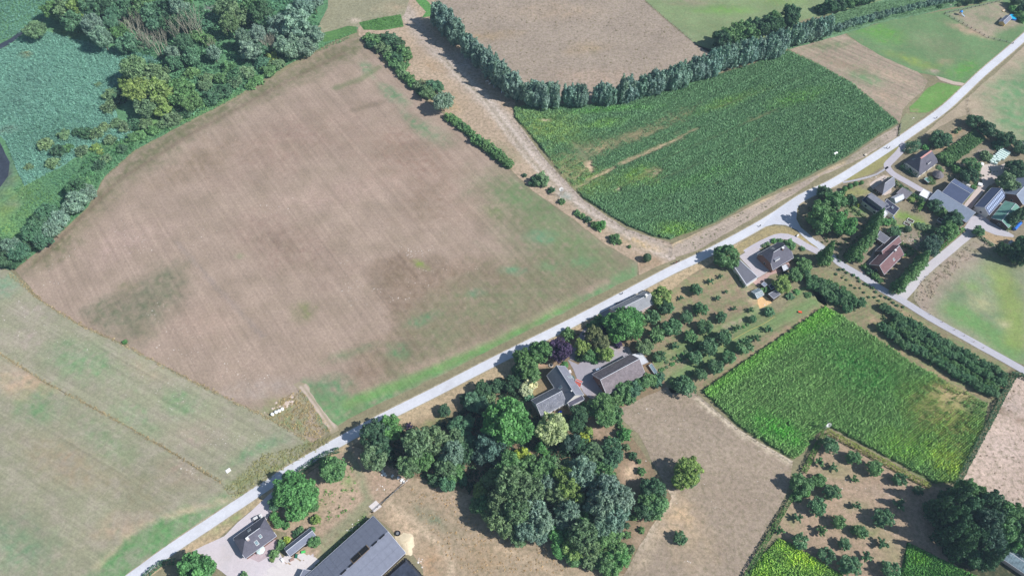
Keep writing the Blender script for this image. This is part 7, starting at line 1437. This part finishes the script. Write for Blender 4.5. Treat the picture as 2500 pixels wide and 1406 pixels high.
# cows resting under the willows
def cow(px, py, deg, col, label, sc=1.0):
    p = P(px, py, .8); r = empty('cow', (p.x, p.y, .06), math.radians(deg), sc); tag(r, label, 'cow', 'cows in the shade of the willow row')
    J = [(-.75, 0, 1.15, .3), (-.2, 0, 1.08, .38), (.4, 0, 1.1, .36), (.75, 0, 1.25, .22), (1.05, 0, 1.35, .15), (1.35, 0, 1.2, .1),
         (-.8, .2, .95, .16), (-.7, .22, .6, .09), (-.82, .22, .05, .06), (-.8, -.2, .95, .16), (-.7, -.22, .6, .09), (-.82, -.22, .05, .06),
         (.5, .2, .85, .13), (.5, .2, .45, .08), (.5, .2, .05, .06), (.5, -.2, .85, .13), (.5, -.2, .45, .08), (.5, -.2, .05, .06), (-1.08, 0, 1.2, .04), (-1.15, 0, .6, .03)]
    B = [(0, 1), (1, 2), (2, 3), (3, 4), (4, 5), (0, 6), (6, 7), (7, 8), (0, 9), (9, 10), (10, 11), (2, 12), (12, 13), (13, 14), (2, 15), (15, 16), (16, 17), (0, 18), (18, 19)]
    me = bpy.data.meshes.new('body'); me.from_pydata([j[:3] for j in J], B, []); me.update(); o = link('body', me, r)
    o.modifiers.new('skin', 'SKIN')
    if not me.skin_vertices: pass
    else:
        for i, j in enumerate(J): me.skin_vertices[0].data[i].radius = (j[3], j[3])
    s_ = o.modifiers.new('smooth', 'SUBSURF'); s_.levels = 1; s_.render_levels = 1
    me.materials.append(plain('cow_hide', col, .8, .25, 1.2))
    for sy in (-1, 1): b = MB(); b.tube((1.08, sy * .08, 1.46), (1.1, sy * .24, 1.44), .05, .02, 5); b.build('ear', me.materials[0], r)
for k, (x, y, dg, cc, lb) in enumerate([(1189, 199, 20, (226, 224, 222), 'pale cow at the left end of the shaded herd'), (1192, 201, -60, (206, 190, 186), 'brownish white cow touching the leftmost pale one'), (1196, 205, 40, (236, 234, 232), 'small pale cow below the left pair in the willow shade'), (1208, 204, -50, (228, 230, 236), 'white cow in the middle of the shaded herd'), (1214, 204, -70, (232, 236, 244), 'long white cow lengthwise beside the willow trunks'), (1206, 208, 80, (226, 222, 222), 'cow with its head down, lower middle of the herd'), (1206, 212, 90, (190, 184, 190), 'greyer cow just below the lower middle one'), (1225, 225, 80, (230, 232, 238), 'white cow left of the lowest shaded group'), (1230, 225, -80, (222, 220, 226), 'cow in the middle of the lowest shaded group'), (1234, 225, -50, (226, 226, 232), 'rightmost cow of the lowest shaded group')]):
    cow(x, y, dg, c(*cc), lb)
# bales
WB = plain('white_film', c(244, 246, 248), .35, .03, 1, spec=.6)
for k, (x, y) in enumerate([(665, 1011), (674, 1006), (681.5, 1003), (689, 998.5)]):
    p = P(x, y, .7); r = empty('wrapped_bale', (p.x, p.y, .1), math.radians(30)); tag(r, ['leftmost', 'second from the left', 'third from the left', 'rightmost'][k] + ' of the four white wrapped bales at the meadow corner', 'bale', 'white wrapped round bales')
    b = MB(); b.lathe([(.6, 0), (.78, .12), (.82, .6), (.8, 1.1), (.62, 1.25)], 14); b.build('film_wrap', WB, r)
    b = MB(); b.tube((.5, -.3, 1.24), (.62, -.1, 1.3), .05, .03, 4); b.build('film_tail', WB, r)
# stones and debris on the ground
def stones(name, clusters, label, mat, seed, z=.1, r0=.16, r1=.42):
    rng = np.random.default_rng(seed); b = []; F = []
    base = np.array([(0, 0, 1), (1, 0, 0), (-.3, .9, 0), (-.9, -.5, .1), (.2, -1, 0)]); fc = [(0, 1, 2), (0, 2, 3), (0, 3, 4), (0, 4, 1)]
    for (px, py, rx, ry, n) in clusters:
        for k in range(int(n * .6)):
            x = px + rng.normal(0, rx * .5); y = py + rng.normal(0, ry * .5); p = P(x, y); s = rng.uniform(r0, r1) * (1 if rng.random() > .1 else 1.6); a = rng.uniform(0, 6.28)
            i = len(b)
            for v in base: b.append((p.x + s * (v[0] * math.cos(a) - v[1] * math.sin(a)), p.y + s * (v[0] * math.sin(a) + v[1] * math.cos(a)), z + s * .45 * v[2]))
            F += [(i + f[0], i + f[1], i + f[2]) for f in fc]
    o = link(name, np_mesh(name, np.array(b), np.array(F), mat)); tag(o, label, kind='stuff'); return o
FL = plain('flint', c(232, 226, 222), .8, .06, 1)
stones('flint_stones', [(1010, 614, 40, 14, 60), (995, 622, 16, 8, 16), (1035, 660, 16, 8, 20), (925, 706, 22, 7, 14), (960, 730, 50, 8, 26), (860, 700, 34, 22, 34), (865, 735, 26, 16, 18), (1010, 690, 34, 20, 24), (1040, 700, 8, 30, 10), (310, 570, 60, 30, 34), (330, 600, 50, 26, 26), (365, 770, 16, 24, 22), (400, 750, 20, 30, 14), (420, 810, 60, 40, 26), (460, 860, 60, 20, 18), (110, 655, 30, 14, 14), (120, 690, 40, 10, 18), (500, 860, 80, 40, 22), (150, 620, 60, 20, 16), (560, 900, 40, 20, 24), (640, 925, 60, 20, 30), (850, 640, 40, 14, 12), (660, 510, 30, 16, 12), (700, 500, 40, 20, 10), (1120, 650, 90, 20, 26), (480, 560, 80, 40, 14), (1090, 560, 60, 40, 14), (560, 330, 90, 30, 8), (50, 760, 60, 30, 34), (130, 820, 90, 40, 50), (300, 900, 90, 40, 40), (430, 960, 90, 40, 50), (540, 1060, 70, 50, 60), (470, 1150, 30, 20, 24), (620, 1070, 40, 20, 16)], 'pale flint stones scattered over the stubble field and meadow', FL, 4, .07, .08, .22)
stones('pasture_stones', [(1620, 1100, 120, 90, 40), (1740, 1150, 120, 80, 40), (1590, 998, 14, 4, 12), (1560, 1010, 20, 8, 8), (1640, 1020, 30, 14, 10), (1755, 1240, 14, 8, 8), (1680, 1370, 10, 5, 10), (2080, 1180, 90, 70, 60), (2160, 1300, 60, 40, 24), (2160, 980, 3, 3, 1)], 'pale stones dotted over the pasture and lower orchard', FL, 5, .08, .08, .2)
stones('yard_rubble', [(895, 1300, 5, 5, 6), (850, 1310, 40, 20, 20), (880, 1275, 16, 10, 16), (860, 1292, 14, 8, 12), (1032, 1372, 10, 10, 8), (1022, 1362, 5, 5, 6), (930, 1190, 16, 8, 16), (985, 1172, 10, 8, 24)], 'rubble along the yard beside the huge cattle barn', FL, 6, .1, .12, .4)
stones('garden_rubble', [(2140, 436, 22, 5, 40), (2350, 402, 8, 4, 12), (2397, 432, 6, 10, 20), (2320, 15, 8, 4, 14), (2228, 290, 8, 3, 8), (1868, 742, 7, 4, 12), (2200, 568, 10, 8, 20), (2216, 586, 14, 8, 20), (2236, 598, 14, 8, 16)], 'pale rubble and pots in the village gardens', FL, 8, .14, .12, .35)
stones('bale_debris', [(700, 985, 14, 8, 46), (690, 992, 12, 6, 20), (713, 968, 6, 5, 14), (668, 998, 6, 5, 6), (648, 1007, 3, 2, 3)], 'trampled straw and clods beside the white bales', plain('straw_clod', c(206, 190, 180), .9, .1), 9, .1, .3, .7)
# white bags by the wood
for k, (x, y) in enumerate([(934, 1150), (938, 1155), (934, 1158), (941, 1160), (958, 1161), (972, 1166), (980, 1172), (986, 1176)]):
    p = P(x, y, .3); b = MB(); b.box(-.7, .7, -.5, .5, 0, .5); o = b.build('white_sack', WB); md = o.modifiers.new('b', 'BEVEL'); md.width = .2; md.segments = 2
    o.location = (p.x, p.y, .08); o.rotation_euler = (0, 0, R.uniform(0, 3)); tag(o, f'{ordinal(k)} white sack from the left in the shaded line under the wood edge', 'sack', 'white sacks under the wood edge')
# sand heap and black ring
p = P(990, 1325); V = []; F = []; n = 28
for k, (r_, z_) in enumerate([(5.0, 0), (4.1, .12), (3.2, .45), (2.0, .7), (.9, .8), (.05, .84)]):
    for q in range(n):
        t = 2 * math.pi * q / n; w_ = 1 + .16 * math.sin(3 * t + 1) + .09 * math.sin(7 * t + k) + R.uniform(-.04, .04); V.append((r_ * w_ * math.cos(t), r_ * w_ * math.sin(t), z_ * R.uniform(.85, 1.1)))
for k in range(5):
    for q in range(n): F.append((k * n + q, k * n + (q + 1) % n, (k + 1) * n + (q + 1) % n, (k + 1) * n + q))
sh = mesh_obj('sand_heap', V, F, plain('pale_sand', c(222, 208, 180), .95, .12, .8, bmp=.15), None, True); sh.location = (p.x, p.y, .07); sh.scale = (.72, 1.05, 1); sh.rotation_euler = (0, 0, .6); tag(sh, 'bright pale sand heap against the side of the huge cattle barn', 'sand heap')
n = 20
p = P(971, 1301, .5); tr = empty('water_trough', (p.x, p.y, .08)); tag(tr, 'round black trough beside the huge cattle barn', 'trough')
b = MB(); n = 20
for k in range(n):
    t0, t1 = 2 * math.pi * k / n, 2 * math.pi * (k + 1) / n; b.tube((1.0 * math.cos(t0), 1.0 * math.sin(t0), .4), (1.0 * math.cos(t1), 1.0 * math.sin(t1), .4), .28, .28, 6)
b.build('rim', M['tyre'], tr); b = MB(); b.lathe([(.9, 0), (.9, .3)], 16); b.build('basin', M['metal'], tr)
p = P(1345, 892); wl = empty('well', (p.x, p.y, .06)); tag(wl, 'round garden pond ring with pale rim above the slate farmhouse', 'garden pond')
b = MB()
for k in range(n):
    t0, t1 = 2 * math.pi * k / n, 2 * math.pi * (k + 1) / n; b.tube((1.0 * math.cos(t0), 1.0 * math.sin(t0), .3), (1.0 * math.cos(t1), 1.0 * math.sin(t1), .3), .22, .22, 6)
b.build('rim', M['stone'], wl); b = MB(); b.lathe([(.9, 0), (.9, .25)], 16); b.build('water', gm_water, wl)
# wind pumps
def windpump(px, py, h, label, dg):
    p = P(px, py); r = empty('wind_pump', (p.x, p.y, .1), math.radians(dg)); tag(r, label, 'wind pump')
    for sx in (-1, 1):
        for sy in (-1, 1): b = MB(); b.tube((sx * .6, sy * .6, 0), (sx * .1, sy * .1, h), .05, .04, 4); b.build('leg', M['metal'], r)
    b = MB()
    for k in range(4):
        f = .2 + k * .2; q = .6 - .5 * f
        for a_, b2 in (((-1, -1), (1, -1)), ((1, -1), (1, 1)), ((1, 1), (-1, 1)), ((-1, 1), (-1, -1))): b.tube((a_[0] * q, a_[1] * q, h * f), (b2[0] * q, b2[1] * q, h * f), .03, .03, 4)
    b.build('brace', M['metal'], r)
    rot = empty('rotor', (0, -.35, h), 0); rot.parent = r; rot.rotation_euler = (math.radians(62), 0, 0)
    for k in range(18):
        t = 2 * math.pi * k / 18; b = MB(); b.prism([(math.cos(t - .07) * .3, math.sin(t - .07) * .3, 0), (math.cos(t - .12) * 1.3, math.sin(t - .14) * 1.3, 0), (math.cos(t + .14) * 1.3, math.sin(t + .14) * 1.3, .12), (math.cos(t + .07) * .3, math.sin(t + .07) * .3, .04)], (0, 0, .02)); b.build('blade', M['white'], rot)
    b = MB(); b.lathe([(.12, -.1), (.12, .15)], 8); b.build('hub', M['metal'], rot)
    b = MB(); b.tube((0, 0, h), (0, 1.3, h + .05), .04, .04, 4); b.box(-.02, .02, 1.0, 1.9, h - .35, h + .45); b.build('tail_vane', M['metal'], r)
windpump(1369, 479, 6.2, 'white multi-bladed wind pump standing beside the droveway', 5)
windpump(2012, 1048, 6.0, 'white multi-bladed wind pump at the corner of the lower maize', 10)
# pool, slide tower, sandpit
p = P(2474, 42, 1); po = empty('swimming_pool', (p.x, p.y, .1)); tag(po, 'round above-ground pool with bright blue water behind the yellow shed', 'pool')
b = MB(); b.lathe([(2.9, 0), (2.9, 1.05)], 24); b.build('wall', plain('pool_liner', c(60, 120, 220), .4, .05), po)
b = MB(); b.lathe([(2.7, 1.06), (2.7, 1.1)], 24); b.build('water', plain('pool_water', c(40, 190, 236), .1, .05, 1, spec=.6), po)
p = P(2344, 34, 1); sw = empty('slide_tower', (p.x, p.y, .1), math.radians(-40)); tag(sw, 'play tower with blue roof and pale slide in the upper right paddock', 'play tower')
for sx in (-.7, .7):
    for sy in (-.7, .7): b = MB(); b.tube((sx, sy, 0), (sx, sy, 2.6), .07, .07, 4); b.build('post', M['wood'], sw)
b = MB(); b.box(-.8, .8, -.8, .8, 1.3, 1.4); b.build('platform', M['wood'], sw)
b = MB(); b.prism([(-1, -1, 2.5), (1, -1, 2.5), (0, -1, 3.3)], (0, 2, 0)); b.build('roof', plain('blue_canvas', c(44, 140, 226), .6, .05), sw)
b = MB(); b.prism([(.8, -.3, 1.35), (3.6, -.3, .2), (3.6, -.3, .3), (.8, -.3, 1.5)], (0, .6, 0)); b.build('slide', plain('slide_plastic', c(176, 206, 240), .3, .05), sw)
p = P(2452, 26, .4); sb = empty('sandpit', (p.x, p.y, .1), .6); tag(sb, 'boat-shaped yellow wooden sandpit near the swimming pool', 'sandpit')
b = MB(); pts = [(-1.6, -.7), (1.0, -.8), (2.0, 0), (1.0, .8), (-1.6, .7)]
for i in range(5): a_, q_ = Vector(pts[i]), Vector(pts[(i + 1) % 5]); b.tube((a_.x, a_.y, .25), (q_.x, q_.y, .25), .16, .16, 4)
b.build('frame', M['yellowwood'], sb); b = MB(); b.prism([(x, y, .05) for x, y in pts], (0, 0, .12)); b.build('sand', M['stone'], sb)
# fences
def fence(pts, label, step=4.0, h=1.2, wires=3, mat='wood', post=.09, rail=.02):
    wp = [P(*q) for q in pts]; o0 = wp[0]; r = empty('fence', (o0.x, o0.y, .1)); tag(r, label, 'fence')
    fp = None; b = MB()
    for i in range(len(wp) - 1):
        a, q = wp[i] - o0, wp[i + 1] - o0; L = (q - a).length; n = max(1, int(L / step))
        for k in range(n + (1 if i == len(wp) - 2 else 0)):
            z = a + (q - a) * (k / n)
            if fp is None: bb = MB(); bb.box(-post, post, -post, post, -.1, h); fp = bb.build('post', M[mat], r); o = fp
            else: o = fp.copy(); C.objects.link(o); o.parent = r
            o.location = (z.x, z.y, 0)
        for w_ in range(wires): zz_ = h * (.95 - .35 * w_); b.tube((a.x, a.y, zz_), (q.x, q.y, zz_), rail, rail, 4)
    b.build('wire', M['metal'], r)
fence([(1253, 292), (1286, 336), (1330, 392), (1378, 444), (1426, 494), (1478, 532), (1530, 562), (1585, 584), (1638, 596)], 'post and wire fence curving along the droveway side of the upper maize')
fence([(1641, 596), (1638, 628)], 'short fence from the upper maize corner down to the road', 3)
fence([(2306, 36), (2340, 54), (2380, 76), (2412, 94), (2440, 100), (2472, 108)], 'dark fence across the green meadow below the pool paddock', 3, 1.3, 3, 'darkwood', .14, .05)
fence([(2306, 34), (2350, 25), (2400, 14), (2440, 4)], 'brown fence along the top of the pool paddock', 3, 1.2, 3, 'darkwood', .12, .05)
fence([(1569, -2), (1600, 26), (1640, 60), (1696, 106)], 'straight fence between the dry and green upper pastures', 4)
fence([(2198, 304), (2194, 334)], 'short dark fence at the upper end of the bare crop strip', 2.5, 1.4, 3, 'darkwood', .14, .05)
fence([(1702, 966), (1750, 1006), (1800, 1048), (1870, 1092), (1934, 1130)], 'post and wire fence below the lower maize')
fence([(2364, 238), (2360, 258), (2366, 282)], 'short fence at the bend right of the upper road', 3)
fence([(908, 1250), (950, 1214), (1000, 1168)], 'dark plank edged fence between the sacks and the paddock', 3, 1.0, 2, 'darkwood', .12, .06)
fence([(2030, 655), (2060, 674), (2100, 700), (2140, 726), (2200, 760)], 'low fence along the service road sapling line', 5)
fence([(2400, 850), (2330, 806), (2270, 768), (2236, 738)], 'low fence between the service road and round pasture', 5, 1.0, 2)
# white tank and small things on the bare strip
p = P(2039, 376, .8); tk = empty('water_tank', (p.x, p.y, .1), .5); tag(tk, 'white water tank trailer at the edge of the upper maize', 'water tank')
b = MB(); b.tube((-1.2, 0, 1.1), (1.2, 0, 1.1), .75, .75, 12); b.build('tank', WB, tk)
for sy in (-.8, .8): b = MB(); b.tube((0, sy - .1, .35), (0, sy + .1, .35), .35, .35, 10); b.build('wheel', M['tyre'], tk)
b = MB(); b.box(-1.2, 1.9, -.5, .5, .4, .5); b.build('chassis', M['metal'], tk)
for (x, y, lb, cc, s3) in [(2113, 379, 'small pale roadside box at the edge of the bare crop strip', c(214, 204, 190), (.9, .6, .7)), (557, 1148, 'white square marker slab in the meadow above the road', c(240, 240, 240), (1.1, .9, .25)), (1947, 576, 'small white sign box on the grass island', c(236, 236, 236), (.9, .3, .9))]:
    p = P(x, y, .3); b = MB(); b.box(-s3[0], s3[0], -s3[1], s3[1], 0, s3[2]); o = b.build('utility_box', plain('box_paint', cc, .6, .04)); o.location = (p.x, p.y, .1); o.rotation_euler = (0, 0, .7); o.modifiers.new('b', 'BEVEL').width = .05; tag(o, lb, 'box')
# long wrapped stacks by the northern houses
MG = plain('pale_green_film', c(220, 240, 236), .35, .04, 1, spec=.5)
k = 0
for i in range(9):
    a = (2424 + i * 3.2 - 8, 384 - i * 1.5 + 14); L = 7.0
    for j in range(4 if i > 3 else 3):
        x = 2418 + i * 3.6 + j * 5.6 + (R.uniform(-2, 2) if i < 4 else 0); y = 394 - i * 3.6 + j * 3.0 - 1
        if i < 3 and j == 2 and i % 2: continue
        p = P(x, y, 1.0); b = MB(); b.box(-.82, .82, -.66, .66, 0, 1.5); o = b.build('wrapped_stack', MG); o.modifiers.new('b', 'BEVEL').width = .15
        o.location = (p.x, p.y, .1); o.rotation_euler = (0, 0, math.radians(-33)); k += 1
        tag(o, f'pale green-white wrapped stack, {ordinal(j)} from the left in {ordinal(i)} row of the block', 'wrapped stack', 'pale wrapped stacks by the nursery')
for (x, y, lb, cc, s3) in [(2398, 401, 'white open crate beside the dark trees near the wrapped stacks', c(236, 238, 238), (.9, 1.3, .8)), (2392, 451, 'white square lid box on the grass by the solar barn', c(240, 240, 240), (1.3, 1.2, 1.1)), (2355, 446, 'white round-topped bag at the solar barn wall, left one', c(240, 240, 240), (1.2, .8, .9)), (2363, 452, 'white bag at the solar barn wall, right one', c(240, 240, 240), (1.2, .9, 1.0)), (2496, 350, 'white trailer at the right edge by the round field', c(230, 232, 240), (2.0, .9, 1.2))]:
    p = P(x, y, .5); b = MB(); b.box(-s3[0], s3[0], -s3[1], s3[1], 0, s3[2]); o = b.build('white_box', plain('white_plastic', cc, .5, .04)); o.location = (p.x, p.y, .1); o.rotation_euler = (0, 0, -.5); md = o.modifiers.new('b', 'BEVEL'); md.width = .2; tag(o, lb, 'box')
p = P(2484, 552, 1); bt = MB(); 
for kk in range(7): bt.tube((kk * 1.1 - 3.5, 0, .9), (kk * 1.1 - 2.5, 0, .9), 1.0, .9, 10)
o = bt.build('blue_tarpaulin', plain('blue_sheet', c(60, 130, 230), .4, .15, 1)); o.location = (p.x, p.y, .1); o.rotation_euler = (0, 0, math.radians(42)); tag(o, 'long bright blue tarpaulin roll at the right edge below the green shed', 'tarpaulin')
p = P(636, 1342, 2.2); um = empty('parasol', (p.x, p.y, .16)); tag(um, 'pale mint parasol on the patio of the hipped farmhouse', 'parasol')
b = MB(); b.tube((0, 0, 0), (0, 0, 2.5), .05, .05, 6); b.build('pole', M['metal'], um); b = MB(); b.lathe([(1.9, 2.1), (.1, 2.75)], 8); b.build('canopy', plain('mint_canvas', c(214, 236, 232), .7, .03), um)
for (x, y, lb, cc) in [(690, 1367, 'white garden table set on the concrete yard below the shed', c(238, 240, 242)), (713, 1366, 'brownish stack of pots left of the yard slabs', c(170, 140, 130)), (741, 1347, 'bright green toy tractor beside the narrow shed', c(90, 210, 110)), (724, 1357, 'dark green bin against the narrow shed', c(40, 110, 90)), (1392, 907, 'white bench at the door of the slate farmhouse', c(226, 220, 222)), (1399, 922, 'small green tank along the slate farmhouse wall', c(70, 110, 110)), (1367, 1006, 'blue object on the shaded terrace behind the slate wing', c(40, 80, 220)), (2180, 533, 'blue chair outside the dark flat annex', c(60, 110, 200)), (1953, 762, 'orange-red tarpaulin heap at the tip of the lower maize', c(244, 90, 60)), (2024, 709, 'red cloth among the fruit trees by the service road', c(200, 60, 60))]:
    p = P(x, y, .4); r = empty('garden_item', (p.x, p.y, .15), R.uniform(0, 3)); 
    tag(r, lb, lb.split(' ')[-1] if False else 'garden item')
    m_ = plain('item_paint', cc, .5, .05)
    b = MB(); b.box(-.9, .9, -.5, .5, .55, .66); b.build('top', m_, r)
    for sx in (-.75, .75):
        for sy in (-.4, .4): b = MB(); b.box(sx - .06, sx + .06, sy - .06, sy + .06, 0, .56); b.build('leg', m_, r)
# irrigation hose in the orchard
b = MB(); pts = [P(1760, 848), P(1790, 828), P(1830, 806), P(1862, 792), P(1890, 774)]
for i in range(4): b.tube(pts[i] + Vector((0, 0, .15)), pts[i + 1] + Vector((0, 0, .15)), .09, .09, 5)
o = b.build('irrigation_hose', plain('yellow_hose', c(206, 192, 120), .5, .05)); tag(o, 'yellowish irrigation hose lying between the upper orchard rows', 'hose')
# raised vegetable beds
for (x, y, dg, lb) in [(2214, 548, -40, 'white-edged raised bed near the curved lawn'), (2222, 540, -40, 'second white-edged raised bed near the curved lawn'), (2296, 540, -45, 'white-framed cold bed below the long grey roof')]:
    p = P(x, y); r = empty('raised_bed', (p.x, p.y, .08), math.radians(dg)); tag(r, lb, 'raised bed')
    for q in [(-1.8, 1.8, -1.2, -1.0), (-1.8, 1.8, 1.0, 1.2), (-1.8, -1.6, -.999, .999), (1.6, 1.8, -.999, .999)]: b = MB(); b.box(*q, 0, .5); b.build('board', M['white'], r)
    b = MB(); b.box(-1.59, 1.59, -.99, .99, 0, .35); b.build('soil', M['darkwood'], r)
label_trees()
